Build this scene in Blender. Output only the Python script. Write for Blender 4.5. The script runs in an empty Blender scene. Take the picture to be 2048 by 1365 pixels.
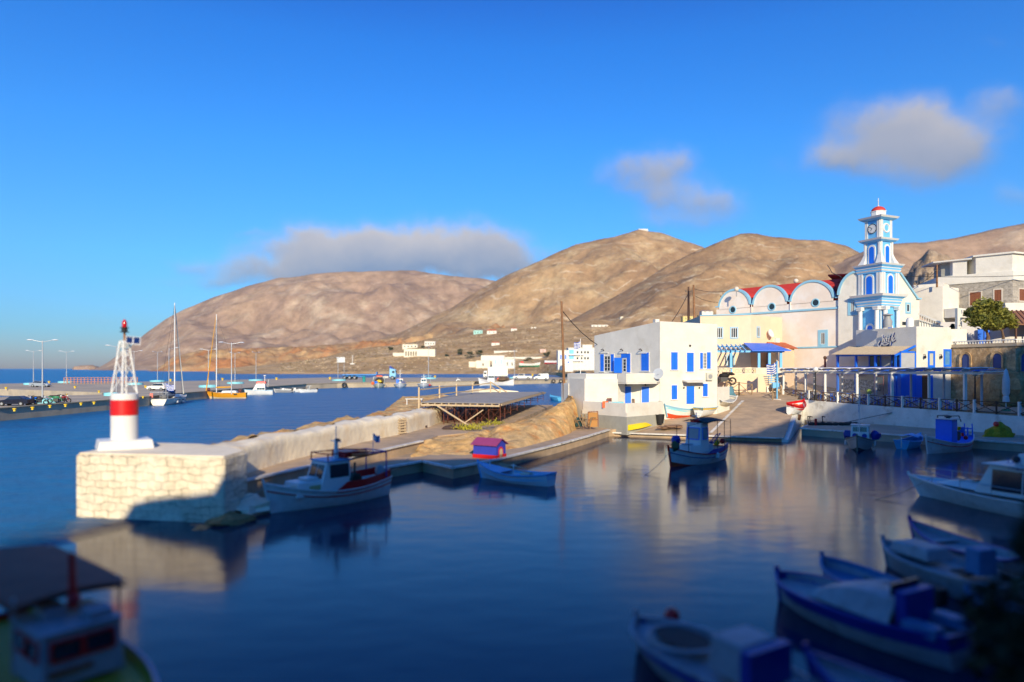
import bpy, bmesh, math, random
from math import sin, cos, pi, radians, sqrt, atan2, exp
from mathutils import Vector, Matrix, noise
random.seed(7)
HAZE = True
S = bpy.context.scene
COL = S.collection
# ------------------------------------------------------------------ camera
H, FPX, HOR = 7.0, 1365.0, 738.0
cam_data = bpy.data.cameras.new("camera")
cam = bpy.data.objects.new("camera", cam_data)
COL.objects.link(cam)
S.camera = cam
cam.location = (0, 0, H)
cam.rotation_euler = (radians(90), 0, 0)
cam_data.sensor_width = 36
cam_data.lens = FPX / 2048 * 36
cam_data.shift_y = (HOR - 682.5) / 2048
cam_data.clip_start = 0.2
cam_data.clip_end = 90000
cam_data.dof.use_dof = True
cam_data.dof.focus_distance = 92
cam_data.dof.aperture_fstop = (cam_data.lens / 1000) / 0.21
# ------------------------------------------------------------------ sky, sun, exposure
SUN_EL, SUN_A = radians(22), radians(6)      # sun behind the camera, a little to the right
sdir = Vector((cos(SUN_EL) * sin(SUN_A), -cos(SUN_EL) * cos(SUN_A), sin(SUN_EL)))
sun_data = bpy.data.lights.new("sun", 'SUN')
sun_data.energy = 5.0
sun_data.angle = radians(0.5)
sun_data.color = (1.0, 0.84, 0.58)
sun = bpy.data.objects.new("sun", sun_data)
COL.objects.link(sun)
sun.rotation_euler = sdir.to_track_quat('Z', 'Y').to_euler()
S.view_settings.view_transform = 'Standard'
S.view_settings.look = 'None'
S.view_settings.exposure = 0.2
S.view_settings.gamma = 1
W = bpy.data.worlds.new("World")
S.world = W
W.use_nodes = True
wn, wl = W.node_tree.nodes, W.node_tree.links
wn.clear()


def wnode(t, **k):
    n = wn.new(t)
    for a, b in k.items():
        setattr(n, a, b)
    return n


def wmath(op, a, b=None, c=None, clamp=False):
    n = wnode('ShaderNodeMath', operation=op, use_clamp=clamp)
    for i, v in enumerate((a, b, c)):
        if v is None:
            continue
        if isinstance(v, (int, float)):
            n.inputs[i].default_value = v
        else:
            wl.new(v, n.inputs[i])
    return n.outputs[0]


sky = wnode('ShaderNodeTexSky', sky_type='NISHITA', sun_disc=False)
sky.sun_elevation = SUN_EL
sky.sun_rotation = pi - SUN_A
sky.air_density = 1.0
sky.dust_density = 0.6
sky.ozone_density = 3.0
tc = wnode('ShaderNodeTexCoord')
sep = wnode('ShaderNodeSeparateXYZ')
wl.new(tc.outputs['Generated'], sep.inputs[0])
# tint of the air by elevation above the horizon
mr = wnode('ShaderNodeMapRange')
mr.inputs[1].default_value = 0.0
mr.inputs[2].default_value = 0.5
wl.new(sep.outputs[2], mr.inputs[0])
ramp = wnode('ShaderNodeValToRGB')
ramp.color_ramp.elements[0].position = 0.0
ramp.color_ramp.elements[0].color = (0.62, 0.66, 0.92, 1)
ramp.color_ramp.elements[1].position = 1.0
ramp.color_ramp.elements[1].color = (0.06, 0.60, 1.55, 1)
for p_, c_ in ((0.10, (0.42, 0.80, 1.18, 1)), (0.3, (0.34, 1.0, 1.55, 1)), (0.6, (0.20, 0.98, 1.75, 1)), (0.85, (0.10, 0.84, 1.75, 1))):
    e = ramp.color_ramp.elements.new(p_)
    e.color = c_
wl.new(mr.outputs[0], ramp.inputs[0])
mulc = wnode('ShaderNodeMix', data_type='RGBA', blend_type='MULTIPLY')
mulc.inputs[0].default_value = 1
wl.new(sky.outputs[0], mulc.inputs[6])
wl.new(ramp.outputs[0], mulc.inputs[7])
# clouds, laid out by direction of view from anywhere in the harbour
dy = wmath('MAXIMUM', sep.outputs[1], 0.02)
U = wmath('MULTIPLY', wmath('DIVIDE', sep.outputs[0], dy), 1.365)
V = wmath('MULTIPLY', wmath('DIVIDE', sep.outputs[2], dy), 1.365)
nz = wnode('ShaderNodeTexNoise')
nz.inputs['Scale'].default_value = 13
nz.inputs['Detail'].default_value = 6
nz.inputs['Roughness'].default_value = 0.58
wl.new(tc.outputs['Generated'], nz.inputs[0])
nsep = wnode('ShaderNodeSeparateColor')
wl.new(nz.outputs['Color'], nsep.inputs[0])
U2 = wmath('ADD', U, wmath('MULTIPLY', wmath('SUBTRACT', nsep.outputs[0], 0.5), 0.17))
V2 = wmath('ADD', V, wmath('MULTIPLY', wmath('SUBTRACT', nsep.outputs[1], 0.5), 0.085))
CLOUDS = [  # px, py, rx, ry, weight
    (1760, 235, 95, 42, 1.0), (1850, 240, 75, 45, 0.9), (1790, 300, 140, 45, 1.05), (1660, 322, 62, 26, 0.8),
    (1900, 300, 80, 50, 0.8), (1960, 268, 50, 34, 0.6), (1830, 350, 90, 34, 0.55), (1997, 207, 44, 30, 0.75),
    (1345, 330, 55, 30, 0.85), (1275, 345, 62, 30, 0.8), (1340, 385, 75, 30, 0.8), (1430, 405, 65, 26, 0.75),
    (1370, 440, 90, 24, 0.55), (1195, 355, 30, 22, 0.25),
    (800, 497, 180, 44, 1.4), (930, 506, 140, 38, 1.2), (690, 515, 150, 40, 1.2), (1030, 518, 75, 26, 0.9), (985, 538, 60, 18, 0.7), (620, 470, 40, 10, .25), (330, 560, 40, 9, .2),
    (560, 545, 130, 30, 1.0), (460, 562, 60, 14, 0.35), (395, 528, 38, 13, 0.5), (540, 490, 42, 12, 0.45),
    (505, 465, 26, 8, 0.35), (2035, 392, 40, 26, 0.45), (2000, 86, 42, 14, 0.22), (180, 646, 110, 12, 0.22), (150, 553, 26, 6, 0.2)]
tot = top = None
for (cx_, cy_, rx, ry, w) in CLOUDS:
    cu, cv = (cx_ - 1024) / 1000, (HOR - cy_) / 1000
    a = wmath('DIVIDE', wmath('SUBTRACT', U2, cu), rx / 1000)
    b = wmath('DIVIDE', wmath('SUBTRACT', V2, cv), ry / 1000)
    r2 = wmath('ADD', wmath('MULTIPLY', a, a), wmath('MULTIPLY', b, b))
    g = wmath('MULTIPLY', wmath('EXPONENT', wmath('MULTIPLY', r2, -0.9)), w)
    tb = wmath('MULTIPLY', g, b)
    tot = g if tot is None else wmath('ADD', tot, g)
    top = tb if top is None else wmath('ADD', top, tb)
front = wmath('GREATER_THAN', sep.outputs[1], 0.03)
dens = wmath('MULTIPLY', tot, wmath('ADD', 0.15, wmath('MULTIPLY', nsep.outputs[2], 1.75)))
sm = wnode('ShaderNodeMapRange', interpolation_type='SMOOTHSTEP')
sm.inputs[1].default_value = 0.04
sm.inputs[2].default_value = 1.55
sm.inputs[3].default_value = 0.0
sm.inputs[4].default_value = 0.9
wl.new(dens, sm.inputs[0])
fac = wmath('MULTIPLY', sm.outputs[0], front)
lit = wmath('ADD', wmath('MULTIPLY', wmath('DIVIDE', top, wmath('ADD', tot, 0.05)), 0.62), 0.40, clamp=True)
cc = wnode('ShaderNodeMix', data_type='RGBA')
cc.inputs[6].default_value = (2.3, 2.8, 3.8, 1)
cc.inputs[7].default_value = (6.0, 5.4, 4.9, 1)
wl.new(lit, cc.inputs[0])
cm = wnode('ShaderNodeMix', data_type='RGBA')
wl.new(fac, cm.inputs[0])
wl.new(mulc.outputs[2], cm.inputs[6])
wl.new(cc.outputs[2], cm.inputs[7])
bg = wnode('ShaderNodeBackground')
bg.inputs[1].default_value = 0.105
wl.new(cm.outputs[2], bg.inputs[0])
wo = wnode('ShaderNodeOutputWorld')
wl.new(bg.outputs[0], wo.inputs[0])


# ------------------------------------------------------------------ helpers
def G(px, py, z=0.0):
    d = (H - z) * FPX / (py - HOR)
    return Vector(((px - 1024) / FPX * d, d, z))


def P(px, py, d):
    return Vector(((px - 1024) / FPX * d, d, H + (HOR - py) / FPX * d))


def X(px, d):
    return (px - 1024) / FPX * d


def Z(py, d):
    return H + (HOR - py) / FPX * d


def lerp_table(tab, x):
    if x <= tab[0][0]:
        return tab[0][1]
    for (a, b), (c, d) in zip(tab, tab[1:]):
        if x <= c:
            t = (x - a) / (c - a)
            return b + (d - b) * t
    return tab[-1][1]


MATS = {}


def mat(name, col, rough=0.7, metal=0.0, var=0.12, vscale=1.2, bump=0.0, bscale=8.0, alpha=1.0, emit=None, spec=None, col2=None, c2scale=0.5, c2lo=0.45, c2hi=0.6, det=5):
    if name in MATS:
        return MATS[name]
    m = bpy.data.materials.new(name)
    m.use_nodes = True
    nt = m.node_tree
    n, l = nt.nodes, nt.links
    b = n['Principled BSDF']
    b.inputs['Roughness'].default_value = rough
    b.inputs['Metallic'].default_value = metal
    if spec is not None:
        b.inputs['Specular IOR Level'].default_value = spec
    if alpha < 1:
        b.inputs['Alpha'].default_value = alpha
    geo = n.new('ShaderNodeNewGeometry')
    base = None
    if col2 is not None:
        t2 = n.new('ShaderNodeTexNoise')
        t2.inputs['Scale'].default_value = c2scale
        t2.inputs['Detail'].default_value = 6
        t2.inputs['Roughness'].default_value = 0.62
        l.new(geo.outputs['Position'], t2.inputs['Vector'])
        r2 = n.new('ShaderNodeMapRange')
        r2.inputs[1].default_value = c2lo
        r2.inputs[2].default_value = c2hi
        l.new(t2.outputs[0], r2.inputs[0])
        mx2 = n.new('ShaderNodeMix')
        mx2.data_type = 'RGBA'
        mx2.inputs[6].default_value = (*col, 1)
        mx2.inputs[7].default_value = (*col2, 1)
        l.new(r2.outputs[0], mx2.inputs[0])
        base = mx2.outputs[2]
    if var > 0:
        t = n.new('ShaderNodeTexNoise')
        t.inputs['Scale'].default_value = vscale
        t.inputs['Detail'].default_value = det
        t.inputs['Roughness'].default_value = 0.65
        l.new(geo.outputs['Position'], t.inputs['Vector'])
        r = n.new('ShaderNodeMapRange')
        r.inputs[1].default_value = 0.3
        r.inputs[2].default_value = 0.7
        r.inputs[3].default_value = 1 - var
        r.inputs[4].default_value = 1 + var * 0.6
        l.new(t.outputs[0], r.inputs[0])
        mx = n.new('ShaderNodeVectorMath')
        mx.operation = 'SCALE'
        if base is None:
            mx.inputs[0].default_value = col
        else:
            l.new(base, mx.inputs[0])
        l.new(r.outputs[0], mx.inputs['Scale'])
        base = mx.outputs[0]
    if base is None:
        b.inputs['Base Color'].default_value = (*col, 1)
    else:
        l.new(base, b.inputs['Base Color'])
    if bump > 0:
        tb = n.new('ShaderNodeTexNoise')
        tb.inputs['Scale'].default_value = bscale
        tb.inputs['Detail'].default_value = 5
        l.new(geo.outputs['Position'], tb.inputs['Vector'])
        bp = n.new('ShaderNodeBump')
        bp.inputs['Strength'].default_value = 1.0
        bp.inputs['Distance'].default_value = bump
        l.new(tb.outputs[0], bp.inputs['Height'])
        l.new(bp.outputs[0], b.inputs['Normal'])
    if emit:
        b.inputs['Emission Color'].default_value = (*emit[:3], 1)
        b.inputs['Emission Strength'].default_value = emit[3]
    MATS[name] = m
    return m


def tag(o, label=None, cat=None, group=None, kind=None):
    if label:
        o["label"] = label
    if cat:
        o["category"] = cat
    if group:
        o["group"] = group
    if kind:
        o["kind"] = kind
    return o


def thing(name, label, cat, loc=(0, 0, 0), rz=0.0, group=None, scale=1.0):
    o = bpy.data.objects.new(name, None)
    o.empty_display_size = 0.2
    COL.objects.link(o)
    o.location = loc
    o.rotation_euler = (0, 0, rz)
    if scale != 1.0:
        o.scale = (scale, scale, scale)
    return tag(o, label, cat, group)


def copy_tree(o, loc=None, rz=None, label=None, parent=None):
    c = o.copy()
    COL.objects.link(c)
    if parent is not None:
        c.parent = parent
    for ch in list(o.children):
        copy_tree(ch, parent=c)
    if loc is not None:
        c.location = loc
    if rz is not None:
        c.rotation_euler = (0, 0, rz)
    if label:
        c["label"] = label
    return c


def root_of(o):
    while o.parent is not None:
        o = o.parent
    return o


def text_mesh(name, body, size, m, parent, loc, rot, extrude=.01, offset=0.0, shear=0.0, align='LEFT'):
    cu = bpy.data.curves.new(name, 'FONT')
    cu.body, cu.size, cu.extrude, cu.offset, cu.shear, cu.align_x = body, size, extrude, offset, shear, align
    t = bpy.data.objects.new(name, cu)
    COL.objects.link(t)
    me = bpy.data.meshes.new_from_object(t.evaluated_get(bpy.context.evaluated_depsgraph_get()))
    bpy.data.objects.remove(t)
    me.materials.clear()
    me.materials.append(m)
    o = bpy.data.objects.new(name, me)
    COL.objects.link(o)
    o.parent = parent
    o.location = loc
    o.rotation_euler = rot
    return o


class MB:
    def __init__(self):
        self.v, self.f, self.smooth = [], [], []

    def add(self, vs, fs, smooth=False):
        n = len(self.v)
        self.v += [tuple(p) for p in vs]
        self.f += [tuple(i + n for i in f) for f in fs]
        self.smooth += [smooth] * len(fs)
        return self

    def box(self, c, s, rz=0.0, taper=1.0):
        cx, cy, cz = c
        hx, hy, hz = s[0] / 2, s[1] / 2, s[2] / 2
        ca, sa = cos(rz), sin(rz)
        vs = []
        for z, k in ((-hz, 1), (hz, taper)):
            for x, y in ((-hx, -hy), (hx, -hy), (hx, hy), (-hx, hy)):
                x *= k
                y *= k
                vs.append((cx + x * ca - y * sa, cy + x * sa + y * ca, cz + z))
        return self.add(vs, [(3, 2, 1, 0), (4, 5, 6, 7), (0, 1, 5, 4), (1, 2, 6, 5), (2, 3, 7, 6), (3, 0, 4, 7)])

    def cyl(self, p0, p1, r0, r1=None, n=8, caps=True):
        r1 = r0 if r1 is None else r1
        p0, p1 = Vector(p0), Vector(p1)
        d = (p1 - p0)
        if d.length < 1e-6:
            return self
        d.normalize()
        a = d.orthogonal().normalized()
        b = d.cross(a)
        vs = []
        for p, r in ((p0, r0), (p1, r1)):
            for i in range(n):
                t = 2 * pi * (i + .5) / n
                vs.append(p + (a * cos(t) + b * sin(t)) * r)
        fs = [(i, (i + 1) % n, n + (i + 1) % n, n + i) for i in range(n)]
        self.add(vs, fs, n > 6)
        if caps:
            self.add(vs, [tuple(range(n - 1, -1, -1)), tuple(range(n, 2 * n))])
        return self

    def path(self, pts, r, n=6):
        for a, b in zip(pts, pts[1:]):
            self.cyl(a, b, r, r, n)
        return self

    def bar(self, p0, p1, w, h):
        p0, p1 = Vector(p0), Vector(p1)
        d = (p1 - p0).normalized()
        up = Vector((0, 0, 1)) if abs(d.z) < 0.95 else Vector((0, 1, 0))
        s = d.cross(up).normalized()
        u = s.cross(d)
        vs = []
        for p in (p0, p1):
            for a, b in ((-1, -1), (1, -1), (1, 1), (-1, 1)):
                vs.append(p + s * (a * w / 2) + u * (b * h / 2))
        return self.add(vs, [(0, 1, 2, 3), (7, 6, 5, 4), (4, 5, 1, 0), (5, 6, 2, 1), (6, 7, 3, 2), (7, 4, 0, 3)])

    def prism(self, poly, z0, z1, zf=None):
        """poly: xy list ccw; z0/z1 numbers or functions of (x, y)"""
        n = len(poly)
        f0 = z0 if callable(z0) else (lambda x, y: z0)
        f1 = z1 if callable(z1) else (lambda x, y: z1)
        vs = [(p[0], p[1], f0(p[0], p[1])) for p in poly] + [(p[0], p[1], f1(p[0], p[1])) for p in poly]
        fs = [(i, (i + 1) % n, n + (i + 1) % n, n + i) for i in range(n)]
        fs += [tuple(range(n - 1, -1, -1)), tuple(range(n, 2 * n))]
        return self.add(vs, fs)

    def lathe(self, c, prof, n=20, smooth=True, rz=0.0, sy=1.0):
        vs, fs = [], []
        for r, z in prof:
            for i in range(n):
                t = 2 * pi * i / n + rz
                vs.append((c[0] + r * cos(t), c[1] + r * sin(t) * sy, c[2] + z))
        for k in range(len(prof) - 1):
            for i in range(n):
                j = (i + 1) % n
                fs.append((k * n + i, k * n + j, (k + 1) * n + j, (k + 1) * n + i))
        self.add(vs, fs, smooth)
        m = len(prof) - 1
        self.add([vs[i] for i in range(n)], [tuple(range(n - 1, -1, -1))])
        self.add([vs[m * n + i] for i in range(n)], [tuple(range(n))])
        return self

    def ball(self, c, r, n=12, sc=(1, 1, 1)):
        m = max(4, n // 2)
        vs, fs = [], []
        for k in range(m + 1):
            ph = -pi / 2 + pi * k / m
            for i in range(n):
                t = 2 * pi * i / n
                vs.append((c[0] + r * sc[0] * cos(ph) * cos(t), c[1] + r * sc[1] * cos(ph) * sin(t), c[2] + r * sc[2] * sin(ph)))
        for k in range(m):
            for i in range(n):
                j = (i + 1) % n
                fs.append((k * n + i, k * n + j, (k + 1) * n + j, (k + 1) * n + i))
        return self.add(vs, fs, True)

    def torus(self, c, R, r, axis='z', n=18, m=8, rz=0.0):
        vs, fs = [], []
        for i in range(n):
            t = 2 * pi * i / n
            for j in range(m):
                s = 2 * pi * j / m
                a = (R + r * cos(s)) * cos(t)
                b = (R + r * cos(s)) * sin(t)
                q = r * sin(s)
                if axis == 'z':
                    v = (a, b, q)
                elif axis == 'y':
                    v = (a, q, b)
                else:
                    v = (q, a, b)
                v = (v[0] * cos(rz) - v[1] * sin(rz), v[0] * sin(rz) + v[1] * cos(rz), v[2])
                vs.append((c[0] + v[0], c[1] + v[1], c[2] + v[2]))
        for i in range(n):
            for j in range(m):
                fs.append((i * m + j, ((i + 1) % n) * m + j, ((i + 1) % n) * m + (j + 1) % m, i * m + (j + 1) % m))
        return self.add(vs, fs, True)

    def grid(self, rows, smooth=True, close=False):
        n = len(rows[0])
        vs = [p for r in rows for p in r]
        fs = []
        for i in range(len(rows) - 1):
            for j in range(n - 1 + (1 if close else 0)):
                k = (j + 1) % n
                fs.append((i * n + j, i * n + k, (i + 1) * n + k, (i + 1) * n + j))
        return self.add(vs, fs, smooth)

    def blob(self, c, r, seed=0, sc=(1, 1, 1), n=10, amp=0.35):
        k0 = len(self.v)
        self.ball((0, 0, 0), 1.0, n)
        for i in range(k0, len(self.v)):
            v = Vector(self.v[i])
            q = 1 + amp * noise.noise(v * 1.7 + Vector((seed * 3.1, seed * 1.7, seed)))
            self.v[i] = (c[0] + v.x * q * r * sc[0], c[1] + v.y * q * r * sc[1], c[2] + v.z * q * r * sc[2])
        return self

    def build_each(self, name, m, parent=None, world=False, bevel=0.0):
        """every separate piece becomes an object of its own"""
        par = list(range(len(self.v)))

        def find(a):
            while par[a] != a:
                par[a] = par[par[a]]
                a = par[a]
            return a
        for f in self.f:
            r = find(f[0])
            for i in f[1:]:
                par[find(i)] = r
        g = {}
        for k, f in enumerate(self.f):
            g.setdefault(find(f[0]), []).append(k)
        out = []
        for fs in g.values():
            mb, mp = MB(), {}
            for k in fs:
                nf = []
                for i in self.f[k]:
                    if i not in mp:
                        mp[i] = len(mb.v)
                        mb.v.append(self.v[i])
                    nf.append(mp[i])
                mb.f.append(tuple(nf))
                mb.smooth.append(self.smooth[k])
            out.append(mb.build(name, m, parent, world, bevel=bevel))
        return out

    def build(self, name, m, parent=None, world=False, label=None, bevel=0.0, recalc=True):
        me = bpy.data.meshes.new(name)
        vs = self.v
        if parent is not None and world:
            loc = root_of(parent).location
            vs = [(x - loc[0], y - loc[1], z - loc[2]) for x, y, z in vs]
        me.from_pydata(vs, [], self.f)
        if recalc:
            bm = bmesh.new()
            bm.from_mesh(me)
            bmesh.ops.remove_doubles(bm, verts=bm.verts, dist=1e-5) if len(bm.verts) < 20000 else None
            bmesh.ops.recalc_face_normals(bm, faces=bm.faces)
            smflag = None
            bm.to_mesh(me)
            bm.free()
            if any(self.smooth):
                me.shade_smooth()
                me.set_sharp_from_angle(angle=radians(38))
        else:
            me.polygons.foreach_set("use_smooth", self.smooth)
        me.materials.append(m)
        o = bpy.data.objects.new(name, me)
        COL.objects.link(o)
        if parent is not None:
            o.parent = parent
        if label:
            o["label"] = label
        if bevel > 0:
            md = o.modifiers.new("bevel", 'BEVEL')
            md.width = bevel
            md.segments = 2
            md.limit_method = 'ANGLE'
        return o


class Frame:
    """wall frame: s along, o outwards, z up; seen from outside s runs left to right"""
    def __init__(self, p, q):
        self.p = Vector((p[0], p[1], 0))
        d = Vector((q[0] - p[0], q[1] - p[1], 0))
        self.L = d.length
        self.d = d.normalized()
        self.n = Vector((self.d.y, -self.d.x, 0))
        self.rz = atan2(self.d.y, self.d.x)

    def __call__(self, s, o, z):
        return self.p + self.d * s + self.n * o + Vector((0, 0, z))

    def s_at(self, px):
        # where the ray of pixel column px meets the wall line
        k = (px - 1024) / FPX
        return (k * self.p.y - self.p.x) / (self.d.x - k * self.d.y)

    def box(self, mb, s0, s1, o0, o1, z0, z1):
        c = self((s0 + s1) / 2, (o0 + o1) / 2, (z0 + z1) / 2)
        return mb.box(c, (abs(s1 - s0), abs(o1 - o0), abs(z1 - z0)), self.rz)

    def at(self, px, py):
        s = self.s_at(px)
        d = (self.p + self.d * s).y
        return s, Z(py, d)

    def rect(self, px0, px1, py0, py1):
        s0, s1 = self.s_at(px0), self.s_at(px1)
        sm = (s0 + s1) / 2
        d = (self.p + self.d * sm).y
        return s0, s1, Z(py1, d), Z(py0, d)


def arch_poly(w, h, n=8):
    """half-round headed outline, (s, z) from bottom left, counter-clockwise"""
    r = w / 2
    pts = [(-r, 0), (r, 0)]
    for i in range(n + 1):
        t = pi * i / n
        pts.append((r * cos(t), h - r + r * sin(t)))
    return pts


def extrude_on(mb, fr, poly, s, z, o0, o1):
    n = len(poly)
    vs = [fr(s + a, o0, z + b) for a, b in poly] + [fr(s + a, o1, z + b) for a, b in poly]
    fs = [(i, (i + 1) % n, n + (i + 1) % n, n + i) for i in range(n)]
    fs += [tuple(range(n)), tuple(range(2 * n - 1, n - 1, -1))]
    return mb.add(vs, fs)


# ------------------------------------------------------------------ materials
white = mat("white_plaster", (0.72, 0.69, 0.61), 0.85, var=0.10, vscale=0.7, bump=0.02, bscale=5, col2=(0.62, 0.57, 0.46), c2scale=0.55, c2lo=0.56, c2hi=0.80)
whiteb = mat("white_paint", (0.74, 0.73, 0.69), 0.4, var=0.04)
cream = mat("cream_plaster", (0.80, 0.61, 0.42), 0.85, var=0.08, vscale=0.8)
pinkish = mat("aged_white_plaster", (0.78, 0.68, 0.58), 0.85, var=0.07, vscale=0.5, col2=(0.80, 0.75, 0.69), c2scale=0.35)
blue = mat("bright_blue_paint", (0.01, 0.16, 0.80), 0.45, var=0.06)
skyblue = mat("light_blue_paint", (0.15, 0.48, 0.82), 0.5, var=0.07)
skytrim = mat("pale_blue_trim", (0.26, 0.52, 0.68), 0.6, var=0.08)
darkblue = mat("dark_blue_paint", (0.01, 0.03, 0.30), 0.4, var=0.08)
cyan = mat("pale_turquoise_paint", (0.22, 0.60, 0.68), 0.6, var=0.12, vscale=3)
red = mat("red_paint", (0.62, 0.012, 0.012), 0.4, var=0.08, vscale=3)
rooftile = mat("terracotta_tiles", (0.48, 0.11, 0.04), 0.8, var=0.25, vscale=4, bump=0.03, bscale=12)
redroof = mat("red_roof_coating", (0.55, 0.04, 0.025), 0.7, var=0.12, vscale=2)
greybase = mat("grey_render", (0.34, 0.34, 0.30), 0.9, var=0.12, vscale=1.5)
glass = mat("dark_window_glass", (0.02, 0.03, 0.04), 0.08, var=0, spec=0.7)
glass2 = mat("clear_plastic_sheet", (0.35, 0.38, 0.42), 0.15, var=0.0, alpha=0.22)
wood = mat("weathered_wood", (0.30, 0.20, 0.11), 0.85, var=0.3, vscale=6)
woodpale = mat("pale_timber", (0.55, 0.42, 0.26), 0.85, var=0.22, vscale=5)
wooddark = mat("dark_brown_wood", (0.10, 0.045, 0.025), 0.7, var=0.25, vscale=5)
browndoor = mat("varnished_brown_wood", (0.22, 0.075, 0.03), 0.55, var=0.2, vscale=9)
pole_m = mat("pole_timber", (0.26, 0.13, 0.06), 0.85, var=0.35, vscale=3)
steel = mat("galvanised_steel", (0.48, 0.49, 0.50), 0.45, 0.5, var=0.08)
rust = mat("rusty_scaffold_steel", (0.16, 0.05, 0.03), 0.8, 0.2, var=0.35, vscale=4)
black = mat("black_rubber", (0.012, 0.012, 0.013), 0.7, var=0.1)
darkgrey = mat("dark_grey_metal", (0.05, 0.05, 0.055), 0.5, 0.3, var=0.1)
grey = mat("mid_grey_paint", (0.30, 0.31, 0.32), 0.6, var=0.1)
conc = mat("concrete", (0.52, 0.42, 0.29), 0.9, var=0.16, vscale=0.5, bump=0.02, bscale=4, col2=(0.38, 0.32, 0.24), c2scale=0.12, c2lo=0.42, c2hi=0.62)
conc2 = mat("slipway_concrete", (0.52, 0.37, 0.23), 0.9, var=0.22, vscale=0.8, bump=0.03, bscale=3, col2=(0.40, 0.30, 0.20), c2scale=0.25, c2lo=0.42, c2hi=0.6)
kerbwhite = mat("whitewashed_kerb", (0.72, 0.69, 0.62), 0.9, var=0.25, vscale=1.2, col2=(0.42, 0.37, 0.30), c2scale=1.3, c2lo=0.55, c2hi=0.68)
yellow = mat("yellow_paint", (0.80, 0.52, 0.01), 0.5, var=0.12, vscale=4)
canoeyellow = mat("lemon_plastic", (0.80, 0.60, 0.01), 0.4, var=0.05)
ochrehull = mat("ochre_hull_paint", (0.70, 0.30, 0.012), 0.4, var=0.06)
orange = mat("orange_plastic", (0.85, 0.13, 0.02), 0.5, var=0.08)
green = mat("green_paint", (0.03, 0.22, 0.10), 0.5, var=0.1)
teal = mat("faded_teal_paint", (0.12, 0.30, 0.38), 0.7, var=0.2, vscale=4)
mint = mat("mint_plaster", (0.35, 0.62, 0.55), 0.85, var=0.05)
antifoul = mat("red_lead_hull_paint", (0.60, 0.07, 0.015), 0.6, var=0.12, vscale=3)
hullwhite = mat("white_hull_paint", (0.76, 0.76, 0.73), 0.4, var=0.14, vscale=2.2, col2=(0.50, 0.44, 0.36), c2scale=1.6, c2lo=0.60, c2hi=0.78, bump=0.006, bscale=9)
dullwhite = mat("worn_shade_darkened_white", (0.34, 0.37, 0.40), 0.5, var=0.22, vscale=3, col2=(0.20, 0.20, 0.19), c2scale=1.8, c2lo=0.55, c2hi=0.72)  # worn white, darkened in colour to stand in for the foreground shade
dullblue = mat("worn_shade_darkened_blue", (0.05, 0.20, 0.40), 0.5, var=0.2, vscale=3)  # blue with the foreground shade put into its colour as well
hullblue = mat("sky_blue_hull_paint", (0.10, 0.42, 0.66), 0.4, var=0.08, vscale=2)
canvas_dark = mat("dark_green_canvas", (0.012, 0.05, 0.055), 0.9, var=0.15)
canvas_brown = mat("brown_canvas", (0.34, 0.11, 0.07), 0.9, var=0.2)
netyellow = mat("yellow_fishing_net", (0.42, 0.34, 0.02), 0.95, var=0.4, vscale=9, bump=0.05, bscale=20)
tyre_m = black


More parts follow.
